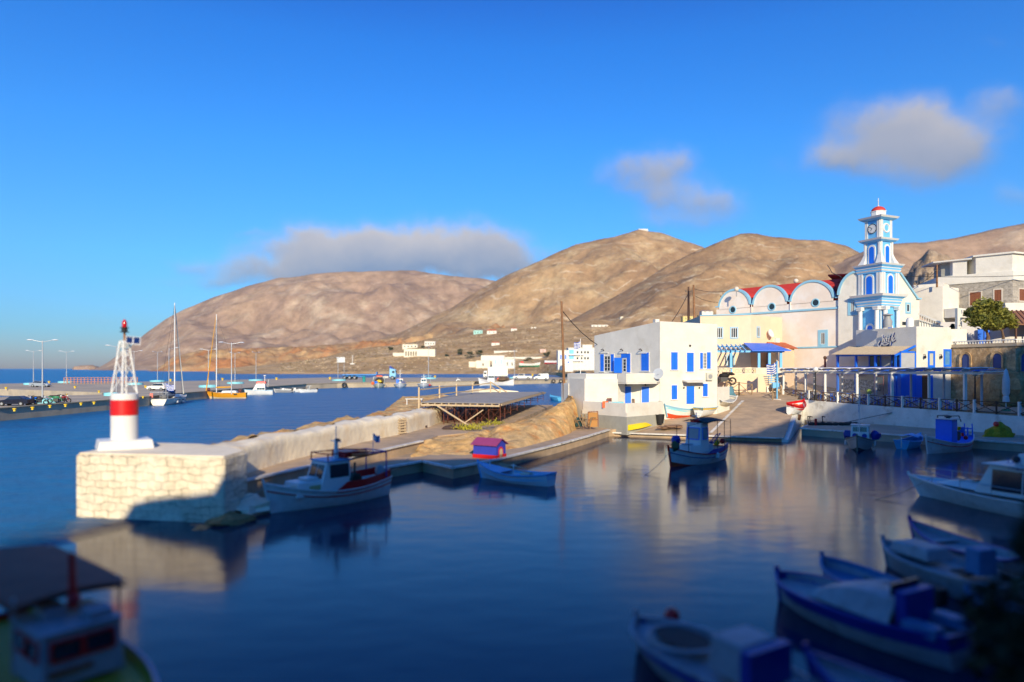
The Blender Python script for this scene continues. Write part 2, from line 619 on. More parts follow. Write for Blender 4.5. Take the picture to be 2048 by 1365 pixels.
def rockmat(name, c1, c2, c3, s1, s2, bump, bs, lin=0.0):
    m = bpy.data.materials.new(name)
    m.use_nodes = True
    n, l = m.node_tree.nodes, m.node_tree.links
    b = n['Principled BSDF']
    b.inputs['Roughness'].default_value = 0.95
    b.inputs['Specular IOR Level'].default_value = 0.15
    g = n.new('ShaderNodeNewGeometry')

    def ns(scale, det=7, rough=0.6):
        t = n.new('ShaderNodeTexNoise')
        t.inputs['Scale'].default_value = scale
        t.inputs['Detail'].default_value = det
        t.inputs['Roughness'].default_value = rough
        l.new(g.outputs['Position'], t.inputs['Vector'])
        return t.outputs[0]

    def mrg(src, a, bb, c=0.0, d=1.0):
        r = n.new('ShaderNodeMapRange')
        r.inputs[1].default_value = a
        r.inputs[2].default_value = bb
        r.inputs[3].default_value = c
        r.inputs[4].default_value = d
        l.new(src, r.inputs[0])
        return r.outputs[0]

    def mix(f, a, bb):
        x = n.new('ShaderNodeMix')
        x.data_type = 'RGBA'
        l.new(f, x.inputs[0])
        for i, v in ((6, a), (7, bb)):
            if isinstance(v, tuple):
                x.inputs[i].default_value = (*v, 1)
            else:
                l.new(v, x.inputs[i])
        return x.outputs[2]
    k = mix(mrg(ns(s1), 0.42, 0.58), c1, c2)
    k = mix(mrg(ns(s1 * 2.7, 8, 0.7), 0.5, 0.66), k, c3)
    if lin > 0:
        # old field walls and terraces running roughly along the contours
        sp_ = n.new('ShaderNodeSeparateXYZ')
        l.new(g.outputs['Position'], sp_.inputs[0])

        def m2(op, a, bb):
            q = n.new('ShaderNodeMath')
            q.operation = op
            for i, vv in enumerate((a, bb)):
                if isinstance(vv, (int, float)):
                    q.inputs[i].default_value = vv
                else:
                    l.new(vv, q.inputs[i])
            return q.outputs[0]
        zz = m2('ADD', m2('MULTIPLY', sp_.outputs[2], lin), m2('MULTIPLY', ns(s1 * 1.5, 4, 0.5), 5.0))
        fr_ = m2('FRACT', zz, 0)
        ln = m2('MULTIPLY', m2('LESS_THAN', fr_, 0.13), mrg(ns(s1 * 5, 3, 0.5), 0.48, 0.56, 0, 0.5))
        k = mix(ln, k, (0.66, 0.54, 0.38))
    v = n.new('ShaderNodeVectorMath')
    v.operation = 'SCALE'
    l.new(k, v.inputs[0])
    l.new(mrg(ns(s2, 8, 0.75), 0.3, 0.7, 0.58, 1.28), v.inputs['Scale'])
    l.new(v.outputs[0], b.inputs['Base Color'])
    bp = n.new('ShaderNodeBump')
    bp.inputs['Strength'].default_value = 1
    bp.inputs['Distance'].default_value = bump
    l.new(ns(bs, 8, 0.7), bp.inputs['Height'])
    l.new(bp.outputs[0], b.inputs['Normal'])
    MATS[name] = m
    return m


m_far = rockmat("far_mountain_rock", (0.45, 0.30, 0.19), (0.36, 0.24, 0.165), (0.54, 0.41, 0.28), 0.0022, 0.014, 9, 0.010)
m_hill = rockmat("hill_scrub_and_rock", (0.48, 0.31, 0.16), (0.38, 0.235, 0.125), (0.56, 0.41, 0.23), 0.0034, 0.026, 8, 0.018, 0.03)
m_hill2 = rockmat("dry_hillside", (0.42, 0.265, 0.14), (0.33, 0.205, 0.11), (0.50, 0.36, 0.20), 0.0045, 0.04, 6, 0.028, 0.04)
m_coast = rockmat("coastal_scrub", (0.60, 0.39, 0.18), (0.42, 0.26, 0.12), (0.68, 0.48, 0.25), 0.008, 0.06, 2.5, 0.08, 0.16)
m_red = rockmat("red_cliff_rock", (0.52, 0.22, 0.08), (0.42, 0.26, 0.13), (0.58, 0.38, 0.18), 0.006, 0.03, 5, 0.02)
m_crag = rockmat("crag_rock", (0.42, 0.30, 0.19), (0.28, 0.20, 0.14), (0.56, 0.44, 0.31), 0.008, 0.05, 8, 0.03)
m_sand = rockmat("ochre_earth", (0.74, 0.46, 0.18), (0.68, 0.47, 0.23), (0.66, 0.29, 0.09), 0.22, 1.3, 0.22, 1.4)
m_rock2 = rockmat("brown_boulders", (0.36, 0.23, 0.10), (0.44, 0.30, 0.14), (0.28, 0.18, 0.09), 0.4, 1.6, 0.12, 1.6)
m_ruin = rockmat("old_stone_masonry", (0.56, 0.38, 0.20), (0.40, 0.27, 0.15), (0.68, 0.50, 0.30), 0.5, 2.2, 0.10, 3.2)


def brickmat(name, c1, c2, mortar, sc, bw, bh, bump=0.02, ms=0.012, warp=0.25, swap='x', wash=None):
    m = bpy.data.materials.new(name)
    m.use_nodes = True
    n, l = m.node_tree.nodes, m.node_tree.links
    b = n['Principled BSDF']
    b.inputs['Roughness'].default_value = 0.9
    g = n.new('ShaderNodeNewGeometry')
    s = n.new('ShaderNodeSeparateXYZ')
    l.new(g.outputs['Position'], s.inputs[0])
    nt = n.new('ShaderNodeTexNoise')
    nt.inputs['Scale'].default_value = 1.3
    nt.inputs['Detail'].default_value = 3
    l.new(g.outputs['Position'], nt.inputs['Vector'])
    # run along the wall whatever way it faces
    ad = n.new('ShaderNodeMath')
    ad.operation = 'SUBTRACT' if swap == 'm' else 'ADD'
    l.new(s.outputs[0], ad.inputs[0])
    l.new(s.outputs[1], ad.inputs[1])
    c = n.new('ShaderNodeCombineXYZ')
    l.new(s.outputs[0] if swap == 'x' else ad.outputs[0], c.inputs[0])
    l.new(s.outputs[2], c.inputs[1])
    w = n.new('ShaderNodeMix')
    w.data_type = 'RGBA'
    w.blend_type = 'LINEAR_LIGHT'
    w.inputs[0].default_value = warp
    l.new(c.outputs[0], w.inputs[6])
    l.new(nt.outputs['Color'], w.inputs[7])
    bt = n.new('ShaderNodeTexBrick')
    bt.inputs['Scale'].default_value = sc
    bt.inputs['Brick Width'].default_value = bw
    bt.inputs['Row Height'].default_value = bh
    bt.inputs['Mortar Size'].default_value = ms
    bt.inputs['Mortar Smooth'].default_value = 0.4
    bt.inputs['Color1'].default_value = (*c1, 1)
    bt.inputs['Color2'].default_value = (*c2, 1)
    bt.inputs['Mortar'].default_value = (*mortar, 1)
    l.new(w.outputs[2], bt.inputs['Vector'])
    n2 = n.new('ShaderNodeTexNoise')
    n2.inputs['Scale'].default_value = 3
    n2.inputs['Detail'].default_value = 8
    l.new(g.outputs['Position'], n2.inputs['Vector'])
    r = n.new('ShaderNodeMapRange')
    r.inputs[1].default_value = 0.3
    r.inputs[2].default_value = 0.7
    r.inputs[3].default_value = 0.78
    r.inputs[4].default_value = 1.1
    l.new(n2.outputs[0], r.inputs[0])
    src = bt.outputs['Color']
    if wash:
        # limewash has filled the joints in patches
        n3 = n.new('ShaderNodeTexNoise')
        n3.inputs['Scale'].default_value = 0.55
        n3.inputs['Detail'].default_value = 5
        l.new(g.outputs['Position'], n3.inputs['Vector'])
        r3 = n.new('ShaderNodeMapRange')
        r3.inputs[1].default_value = 0.46
        r3.inputs[2].default_value = 0.60
        l.new(n3.outputs[0], r3.inputs[0])
        w3 = n.new('ShaderNodeMix')
        w3.data_type = 'RGBA'
        w3.inputs[7].default_value = (*wash, 1)
        l.new(r3.outputs[0], w3.inputs[0])
        l.new(src, w3.inputs[6])
        src = w3.outputs[2]
    v = n.new('ShaderNodeVectorMath')
    v.operation = 'SCALE'
    l.new(src, v.inputs[0])
    l.new(r.outputs[0], v.inputs['Scale'])
    l.new(v.outputs[0], b.inputs['Base Color'])
    bp = n.new('ShaderNodeBump')
    bp.inputs['Distance'].default_value = bump
    inv = n.new('ShaderNodeMath')
    inv.operation = 'SUBTRACT'
    l.new(n2.outputs[0], inv.inputs[0])
    l.new(bt.outputs['Fac'], inv.inputs[1])
    l.new(inv.outputs[0], bp.inputs['Height'])
    l.new(bp.outputs[0], b.inputs['Normal'])
    MATS[name] = m
    return m


m_pier = brickmat("whitewashed_stone_blocks", (0.80, 0.70, 0.51), (0.70, 0.60, 0.43), (0.34, 0.28, 0.19), 1.0, 0.80, 0.36, 0.06, 0.016, 0.34, 'm', (0.84, 0.75, 0.57))
m_wallrough = mat("rough_whitewash", (0.88, 0.78, 0.58), 0.95, var=0.12, vscale=1.3, bump=0.04, bscale=2.6, col2=(0.80, 0.62, 0.38), c2scale=0.5, c2lo=0.5, c2hi=0.72)
m_seawall = mat("worn_whitewashed_wall", (0.74, 0.72, 0.66), 0.9, var=0.16, vscale=0.8, bump=0.03, bscale=3, col2=(0.50, 0.46, 0.38), c2scale=0.7, c2lo=0.56, c2hi=0.72)
m_stone = brickmat("grey_ashlar_stone", (0.44, 0.40, 0.34), (0.30, 0.27, 0.23), (0.52, 0.48, 0.42), 1.0, 0.55, 0.22, 0.02, 0.02, 0.05, 'm')
m_pave = brickmat("stone_paving", (0.46, 0.33, 0.20), (0.40, 0.29, 0.18), (0.28, 0.21, 0.14), 1.0, 0.8, 0.4, 0.01, 0.02, 0.05)
# ================================================================== water
def water_mat():
    m = bpy.data.materials.new("sea_water")
    m.use_nodes = True
    n, l = m.node_tree.nodes, m.node_tree.links
    b = n['Principled BSDF']
    b.inputs['IOR'].default_value = 1.33
    b.inputs['Specular IOR Level'].default_value = 0.5
    g = n.new('ShaderNodeNewGeometry')
    s = n.new('ShaderNodeSeparateXYZ')
    l.new(g.outputs['Position'], s.inputs[0])

    def ma(op, a, bb=None, cl=False):
        x = n.new('ShaderNodeMath')
        x.operation = op
        x.use_clamp = cl
        for i, v in enumerate((a, bb)):
            if v is None:
                continue
            if isinstance(v, (int, float)):
                x.inputs[i].default_value = v
            else:
                l.new(v, x.inputs[i])
        return x.outputs[0]

    def mr(src, a, bb, c, d):
        r = n.new('ShaderNodeMapRange')
        r.interpolation_type = 'SMOOTHSTEP'
        for i, v in enumerate((a, bb, c, d)):
            r.inputs[i + 1].default_value = v
        l.new(src, r.inputs[0])
        return r.outputs[0]
    # the basin inside the mole is sheltered, the water outside it is ruffled by wind
    side = ma('ADD', s.outputs[0], ma('MULTIPLY', ma('SUBTRACT', s.outputs[1], 32), -0.42))
    inside = mr(side, -23.0, -15.5, 0, 1)
    near = mr(s.outputs[1], 82, 95, 1, 0)
    calm = ma('MULTIPLY', inside, near)
    rough_w = ma('SUBTRACT', 1.0, calm)
    mp = n.new('ShaderNodeMapping')
    mp.inputs['Scale'].default_value = (0.55, 1.0, 1.0)
    l.new(g.outputs['Position'], mp.inputs[0])
    t1 = n.new('ShaderNodeTexNoise')
    t1.inputs['Scale'].default_value = 1.1
    t1.inputs['Detail'].default_value = 7
    t1.inputs['Roughness'].default_value = 0.62
    l.new(mp.outputs[0], t1.inputs['Vector'])
    t2 = n.new('ShaderNodeTexNoise')
    t2.inputs['Scale'].default_value = 0.9
    t2.inputs['Detail'].default_value = 2
    l.new(mp.outputs[0], t2.inputs['Vector'])
    t3 = n.new('ShaderNodeTexNoise')
    t3.inputs['Scale'].default_value = 0.28
    t3.inputs['Detail'].default_value = 4
    l.new(mp.outputs[0], t3.inputs['Vector'])
    h = ma('ADD', ma('ADD', ma('MULTIPLY', t1.outputs[0], ma('MULTIPLY', rough_w, 0.95)), ma('MULTIPLY', t3.outputs[0], ma('MULTIPLY', rough_w, 2.4))), ma('MULTIPLY', t2.outputs[0], ma('MULTIPLY', calm, 0.014)))
    bp = n.new('ShaderNodeBump')
    bp.inputs['Strength'].default_value = 1
    bp.inputs['Distance'].default_value = 1.0
    l.new(h, bp.inputs['Height'])
    l.new(bp.outputs[0], b.inputs['Normal'])
    mx = n.new('ShaderNodeMix')
    mx.data_type = 'RGBA'
    mx.inputs[6].default_value = (0.004, 0.13, 0.34, 1)
    mx.inputs[7].default_value = (0.0002, 0.017, 0.058, 1)
    l.new(calm, mx.inputs[0])
    l.new(mx.outputs[2], b.inputs['Base Color'])
    l.new(mr(calm, 0, 1, 0.30, 0.13), b.inputs['Roughness'])
    return m


wb = MB()
xs = [-40000, -8000, -2000, -400, -60, 0, 60, 400, 2000, 8000, 40000]
ys = [-60, 0, 60, 200, 600, 2000, 8000, 60000]
wb.grid([[(x, y, 0) for x in xs] for y in ys], smooth=False)
tag(wb.build("water", water_mat()), "deep blue sea and harbour water", kind="structure")
MB().grid([[(x, y, -6) for x in (-300, 300)] for y in (-100, 900)], False).build("seabed", m_sand)["kind"] = "structure"


# ================================================================== terrain
def fbm(x, y, s, o=5):
    v, a, f = 0.0, 1.0, 1.0
    for _ in range(o):
        v += a * noise.noise(Vector((x * s * f, y * s * f, 3.3)))
        a *= 0.5
        f *= 2.05
    return v


def ridged(x, y, s, o=4):
    v, a, f = 0.0, 1.0, 1.0
    for _ in range(o):
        v += a * (1 - abs(noise.noise(Vector((x * s * f, y * s * f, 7.7)))) * 2)
        a *= 0.5
        f *= 2.1
    return v


def hill(name, sil, dr, df, db, m, label, amp, ns, px0=-500, px1=2700, step=7, rows=46, power=1.15, base=-3.0, seed=0.0, shear=0.5):
    mb = MB()
    g = []
    cols = int((px1 - px0) / step) + 1
    for i in range(rows + 14):
        if i <= rows:
            t = i / rows
            d = df + (dr - df) * t
        else:
            k = (i - rows) / 14
            t = 1 - k * 0.9
            d = dr + (db - dr) * k
        row = []
        for j in range(cols):
            px = px0 + j * step
            y = lerp_table(sil, px)
            zr = 7 + (HOR - y) / FPX * dr
            x = X(px, d)
            e = t ** power if i <= rows else (1 - ((i - rows) / 14)) ** 0.7
            z = base + (zr - base) * e
            if zr > 4:
                hh = max(zr, 0)
                w = (4 * t * (1 - t)) ** 0.8 if i <= rows else 0.0
                xx = x + shear * d
                q = ridged(xx + seed, d - seed, ns) - 1.0
                z += amp * hh * w * q * 0.5
                z += amp * hh * 0.10 * fbm(x, d, ns * 6, 4) * (0.25 + 0.75 * w)
            row.append((x, d, z))
        g.append(row)
    mb.grid(g)
    o = mb.build(name, m, recalc=False)
    return tag(o, label, kind="structure")


SIL_A = [(-500, 760), (150, 745), (195, 737), (215, 726), (240, 708), (262, 692), (290, 668), (330, 640), (370, 618), (430, 594), (500, 571), (560, 556), (620, 549), (700, 544), (760, 542), (830, 542), (860, 547), (920, 553), (975, 560), (1100, 575), (1250, 610), (1500, 700), (2700, 740)]
hill("mountain", SIL_A, 4200, 2900, 6500, m_far, "long rounded mountain of bare grey-brown rock ending in a low cape on the left", 0.42, 0.0011, px0=100, px1=1700, rows=56)
SIL_B = [(500, 745), (600, 726), (700, 700), (800, 665), (900, 617), (960, 580), (1000, 557), (1050, 535), (1100, 512), (1150, 489), (1200, 479), (1240, 469), (1280, 460), (1320, 466), (1360, 478), (1405, 495), (1460, 520), (1540, 550), (1700, 600), (1900, 680), (2700, 740)]
hill("hill", SIL_B, 2500, 1500, 3400, m_hill, "tall ochre hill with a tiny white monastery on its top", 0.34, 0.0020, px0=480, px1=1950, rows=60, seed=300)
SIL_C = [(800, 745), (900, 728), (1000, 702), (1100, 662), (1200, 610), (1280, 566), (1340, 528), (1390, 504), (1420, 492), (1450, 480), (1480, 468), (1500, 466), (1540, 473), (1600, 479), (1650, 481), (1690, 490), (1720, 506), (1760, 530), (1820, 560), (1900, 600), (2100, 700), (2700, 740)]
hill("hill", SIL_C, 1850, 1150, 2400, m_hill2, "broad brown scrubby hill behind the church", 0.30, 0.0028, px0=780, px1=2200, rows=60, seed=900)
SIL_D = [(1300, 740), (1500, 640), (1600, 560), (1700, 514), (1740, 497), (1790, 488), (1850, 484), (1900, 478), (1950, 468), (2000, 457), (2048, 447), (2120, 436), (2300, 425), (2700, 430)]
hill("hill", SIL_D, 1700, 1100, 2300, m_far, "grey-brown hillside rising out of the picture at the right", 0.30, 0.0026, px0=1300, px1=2700, rows=50, seed=1500)
SIL_E = [(1500, 740), (1640, 660), (1740, 603), (1770, 583), (1790, 560), (1800, 553), (1815, 548), (1828, 527), (1838, 522), (1850, 507), (1858, 497), (1868, 499), (1878, 510), (1890, 513), (1905, 522), (1960, 540), (2000, 560), (2300, 620), (2700, 700)]
hill("crag", SIL_E, 900, 560, 1100, m_crag, "jagged rocky crag between the bell tower and the stone house", 0.75, 0.016, px0=1600, px1=2500, rows=50, power=1.4, seed=77, step=4)
SIL_G = [(200, 760), (312, 739), (322, 733), (335, 722), (352, 712), (375, 707), (395, 702), (420, 700), (470, 697), (500, 698), (560, 696), (640, 692), (700, 686), (800, 676), (900, 664), (1000, 650), (1200, 640), (1500, 660), (2700, 740)]
hill("headland", SIL_G, 2150, 1800, 2600, m_red, "low headland of orange and ochre cliffs above the sea", 0.55, 0.009, px0=290, px1=1500, rows=44, power=0.55, seed=44, step=4)

SHORE = [(430, 905), (455, 900), (640, 900), (1000, 905), (1080, 900), (1115, 700), (1130, 440), (1180, 430), (1250, 300), (1400, 150), (1500, 135), (1700, 128), (2700, 120)]
YMID = [(430, 741), (520, 739), (600, 734), (640, 729), (700, 719), (830, 713), (1000, 708), (1200, 702), (1400, 690), (2100, 680), (2700, 680)]
YFAR = [(430, 739), (520, 732), (600, 722), (640, 716), (700, 703), (830, 684), (950, 664), (1040, 652), (1200, 644), (1400, 630), (1600, 620), (2100, 600), (2700, 600)]


def coast_z(px, d):
    f = lerp_table(SHORE, px)
    zf = Z(lerp_table(YFAR, px), 1600)
    zm = Z(lerp_table(YMID, px), 1150)
    zs = 3.5 if px > 520 else 3.5 * max(0, (px - 446) / 74)
    if px > 1150:
        zs = 5.0
    if d < f + 25:
        z = -1.5 + (zs + 1.5) * ((d - f) / 25)
    elif d < 1150:
        t = (d - f - 25) / (1150 - f - 25)
        z = zs + (zm - zs) * t ** 1.3
    else:
        t = (d - 1150) / 450
        z = zm + (zf - zm) * t
    x = X(px, d)
    k = min(1, max(0, (d - f - 25) / 160))
    return z + k * 3.2 * fbm(x, d, 0.012, 4) + min(k * 4, 1) * 0.5 * fbm(x, d, 0.07, 3)


cb = MB()
rows_ = []
for i in range(110):
    row = []
    for j in range(320):
        px = 430 + j * 6.4
        f = lerp_table(SHORE, px)
        t = i / 109
        d = f + (1620 - f) * (t ** 1.25)
        row.append((X(px, d), d, coast_z(px, d)))
    rows_.append(row)
cb.grid(rows_)
tag(cb.build("coastal_ground", m_coast, recalc=False), "ochre coastal ground with scrub across the bay", kind="structure")


def on_coast(px, py):
    """first point down the ray that meets the coastal ground"""
    d = lerp_table(SHORE, px) + 26
    while d < 1600:
        if Z(py, d) <= coast_z(px, d):
            break
        d += 2
    return Vector((X(px, d), d, coast_z(px, d)))


# a low islet off the cape
ib = MB()
ib.blob((X(172, 5200), 5200, -4), 60, 3, (1.6, 1, 0.62), 14, 0.5)
tag(ib.build("islet", m_far), "small pale rock islet off the cape", kind="structure")

# the slope behind the viewpoint that keeps the near basin in morning shade
RIDGE = [(-90, 2), (-40, 5), (-16.5, 14), (-14.3, 16.2), (-13.6, 18.4), (-8.6, 18.9), (-7.6, 21.6), (-2.8, 24.6), (5.5, 25.2), (10, 27.0), (15, 29.3), (22, 30.5), (28, 32.3), (33, 33.4), (37.6, 35.5), (47, 40.2), (50, 41), (57, 44.6), (64, 45), (69, 47), (90, 52), (150, 58), (260, 40)]
hb = MB()
rows_ = []
xs_ = [-90 + i * 1.0 for i in range(351)]
for k, (y, f) in enumerate([(-4.5, 0), (-6, 0.25), (-9, 0.75), (-12, 1.0), (-20, 0.93), (-40, 0.6), (-80, 0.2), (-120, 0.0)]):
    rows_.append([(x, y, 4.5 + (lerp_table(RIDGE, x) - 4.5 + (0.5 * noise.noise(Vector((x * .3, y, 0))) if k == 3 else 0)) * f) for x in xs_])
hb.grid(rows_)
tag(hb.build("unseen_hillside", m_crag, recalc=False), "rocky slope above the near side of the harbour", kind="structure")
# unseen right flank, added to block sky light and darken the foreground
rows_ = []
for i in range(60):
    y = -10 + i * 1.25
    row = []
    for j in range(40):
        x = max(9.5, 0.80 * max(y, 0) + 9.5 + 3 * max(0, (y - 25) / 30)) + j * 2.2
        zl = lerp_table(RIDGE, x + .105 * (y + 12)) - .404 * (y + 12)
        f = min(1, j / 6) ** 0.7
        end = max(0, min(1, (62 - y) / 22))
        row.append((x, y, -1.5 + (max(2, zl * .93) + 1.5) * f * end + .3 * fbm(x, y, .2, 3) * f))
    rows_.append(row)
tag(MB().grid(rows_).build("unseen_hillside", m_crag, recalc=False), "unseen rocky slope added along the right side to block sky light", kind="structure")
tag(MB().prism([(-90, -4.5), (90, -4.5), (90, -1.2), (-90, -1.2)], -3, 4.6).build("viewing_quay", conc), "quay on the near side of the harbour", kind="structure")

# ================================================================== far quay (ferry pier)
QZ = 1.7
qfront = [(-73, 60), (-68.6, 91), (-68.3, 115), (-68.8, 129), (-71.5, 146), (-72.3, 190), (-71, 235), (-64, 250), (-50, 260), (-5, 298), (23, 330), (75, 372)]
qback = [(75, 470), (30, 432), (-7, 413), (-115, 410), (-140, 300), (-150, 285), (-185, 240), (-260, 220)]
qnotch = [(-260, 190), (-137, 181), (-89, 151), (-82, 144), (-110, 113), (-150, 90), (-150, 60)]
poly = qfront + qback + qnotch
qb = MB()
qb.prism(poly, -3, QZ)
tag(qb.build("ferry_quay", conc), "long concrete quay across the harbour", kind="structure")
kb = MB()
for a, b in zip(qfront[:-1], qfront[1:]):
    kb.bar((a[0], a[1], QZ + 0.06), (b[0], b[1], QZ + 0.06), 0.5, 0.13)
tag(kb.build("quay_kerb", mat("quay_edge_stone", (0.55, 0.43, 0.26), 0.9, var=0.2)), "pale kerb along the far quay edge", kind="structure")

# ================================================================== the mole
F_wall = [(-13.2, 31.2), (-14.4, 34.4), (-13.7, 41), (-11.4, 52), (-9.0, 60), (-7.9, 66), (-7.4, 72)]
mole = thing("harbour_mole", "old whitewashed stone mole with a square head carrying the red and white beacon", "sea wall", (-14, 33, 0))


def rough_wall(mb, pts, z0, z1, th, na=0.035, dz=0.22, ds=0.3, topnoise=0.16):
    """a wall along pts (front line), rough faces; top and back included"""
    fr = []
    for (ax, ay), (bx, by) in zip(pts, pts[1:]):
        L = sqrt((bx - ax) ** 2 + (by - ay) ** 2)
        n = max(1, int(L / ds))
        for i in range(n):
            t = i / n
            fr.append((ax + (bx - ax) * t, ay + (by - ay) * t, (by - ay) / L, -(bx - ax) / L))
    fr.append((pts[-1][0], pts[-1][1], fr[-1][2], fr[-1][3]))
    # direction pointing away from the near side is -n * th
    rows = []
    nz = max(2, int((z1 - z0) / dz))
    prof = [(0, z0 + (z1 - z0) * k / nz) for k in range(nz + 1)]
    for q in range(1, int(th / 0.3) + 1):
        prof.append((q * 0.3, z1))
    for q in range(1, 4):
        prof.append((prof[nz + int(th / 0.3)][0], z1 - (z1 - z0) * q / 3))
    for o, z in prof:
        row = []
        for (x, y, nx, ny) in fr:
            k = fbm(x * 1.0 + z, y + z * 1.3, 0.9, 4) + .6 * fbm(x - z * 2, y + z * 2.3, 2.6, 2)
            e = na * k
            rd = 0.12 if (z > z1 - 0.05 and o < 0.1) else 0
            tz = topnoise * fbm(x + o, y - o, 0.5, 3) if z > z1 - 0.1 else 0
            row.append((x + nx * (e - o - rd), y + ny * (e - o - rd), z + tz - rd * .6))
        rows.append(row)
    mb.grid(rows)
    return mb


mb = rough_wall(MB(), F_wall[1:], -1.0, 2.95, 1.9)
mb.build("breakwater_wall", m_wallrough, mole, world=True, recalc=False)
hp = MB()
hp.prism([(-20.6, 32.2), (-13.0, 30.9), (-12.9, 33.3), (-14.3, 34.6), (-16.6, 36.2), (-20.2, 37.0)], -2, 2.95)
hd = hp.build("mole_head", m_pier, mole, world=True, bevel=0.10)
tp = MB()
tp.prism([(-20.5, 32.3), (-13.1, 31.0), (-13.0, 33.2), (-14.3, 34.6), (-16.6, 36.2), (-20.1, 36.9)], 2.954, lambda x, y: 3.03)
tp.build("mole_top", m_wallrough, mole, world=True, bevel=0.03)
# beacon
bc = thing("beacon_light", "harbour beacon, red banded white drum with a white lattice tower, red lantern and solar panel", "lighthouse", (X(249, 34.4), 34.4, 3.03))
bc.scale = (1, 1, .965)
bm_ = MB().box((0, 0, 0.20), (2.45, 2.1, 0.50), radians(35), 0.93)
bm_.build("plinth", whiteb, bc, bevel=0.04)
MB().lathe((0, 0, 0.44), [(0.62, 0), (0.62, 1.28)], 32).build("drum", whiteb, bc)
MB().lathe((0, 0, 1.70), [(0.632, 0), (0.632, 0.80)], 32).build("drum_band", red, bc)
MB().lathe((0, 0, 2.50), [(0.62, 0), (0.62, 0.29), (0.58, 0.33)], 32).build("drum_top", whiteb, bc)
lt = MB()
cs = [(cos(radians(20 + 90 * k)), sin(radians(20 + 90 * k))) for k in range(4)]
zb, zt, rb, rt = 2.83, 5.55, 0.58, 0.20
L4 = lambda k, t: (cs[k % 4][0] * (rb + (rt - rb) * t), cs[k % 4][1] * (rb + (rt - rb) * t), zb + (zt - zb) * t)
for k in range(4):
    lt.bar(L4(k, 0), L4(k, 1), 0.065, 0.065)
    ts = [0.02, 0.34, 0.62, 0.84, 1.0]
    for i, (a, b) in enumerate(zip(ts, ts[1:])):
        lt.bar(L4(k + (i % 2), a), L4(k + 1 - (i % 2), b), 0.04, 0.04)
    lt.bar(L4(k, 1), L4(k + 1, 1), 0.06, 0.06)
lt.build("lattice_tower", whiteb, bc)
MB().cyl((0, 0, 5.5), (0, 0, 6.05), 0.055).build("lantern_post", mat("rusty_iron", (0.30, 0.13, 0.04), 0.8, var=0.3, vscale=9), bc)
lm = MB()
lm.lathe((0, 0, 6.02), [(0.02, 0), (0.14, 0.0), (0.14, 0.26), (0.10, 0.27)], 14)
lm.lathe((0, 0, 6.02), [(0.22, 0), (0.22, 0.03)], 12)
lm.lathe((0, 0, 6.24), [(0.21, 0), (0.21, 0.03)], 12)
lm.build("lantern_base", black, bc)
MB().lathe((0, 0, 6.28), [(0.105, 0), (0.115, 0.05), (0.115, 0.24), (0.07, 0.36), (0.015, 0.42)], 14).build("red_lantern", mat("red_glass", (0.5, 0.005, 0.01), 0.15, var=0), bc)
sp = MB()
sp.bar((0.10, 0, 5.75), (0.42, -0.1, 5.75), 0.03, 0.03)
sp.build("bracket", steel, bc)
spn = MB()
c0 = Vector((0.50, -0.12, 5.58))
ux, uy = Vector((0.95, 0.25, -0.10)).normalized(), Vector((-0.28, 0.60, 0.62)).normalized()
spf = MB()
nn = ux.cross(uy)


def plate(mb, c, ux, uy, nn, w, h, t):
    vs = []
    for s in (-t / 2, t / 2):
        for a, b in ((-1, -1), (1, -1), (1, 1), (-1, 1)):
            vs.append(c + ux * (a * w / 2) + uy * (b * h / 2) + nn * s)
    return mb.add(vs, [(3, 2, 1, 0), (4, 5, 6, 7), (0, 1, 5, 4), (1, 2, 6, 5), (2, 3, 7, 6), (3, 0, 4, 7)])


plate(spf, c0, ux, uy, nn, 0.68, 0.58, 0.05)
pan = spf.build("solar_panel", whiteb, bc)
sc = MB()
for a in (-1, 1):
    plate(sc, c0 + ux * a * 0.165 + nn * 0.030, ux, uy, nn, 0.28, 0.50, 0.006)
sc.build("solar_cells", mat("solar_cells", (0.01, 0.03, 0.12), 0.15, var=0), pan)

# outer rocks along the mole
rk = MB()
random.seed(3)
rows_ = []
for i in range(150):
    t = i / 149
    y = 37 + t * 75
    # front line of the rocks = back of the wall
    ft = lerp_table([(37, -15.9), (41, -15.6), (52, -13.3), (60, -10.9), (66, -9.8), (72, -9.3), (112, -9.5)], y)
    wdt = lerp_table([(37, 0.3), (44, 0.9), (60, 2.6), (80, 7), (112, 12)], y)
    row = []
    for j in range(14):
        s = j / 13
        x = ft + 0.4 - (wdt + 2.2) * s
        z = (2.9 if y < 72 else 2.6) - 0.1 * s - (0 if s < 0.6 else (s - 0.6) / 0.4 * 4.5)
        z += 0.22 * fbm(x, y, 0.5, 4) - 0.03 + 0.20 * fbm(x, y, 1.5, 4)
        row.append((x, y + 0.5 * fbm(x, y, 0.9, 2) * s, z))
    rows_.append(row)
rk.grid(rows_)
tag(rk.build("rock_armour", m_sand, recalc=False), "ochre rock slope on the outer side of the mole", kind="structure")

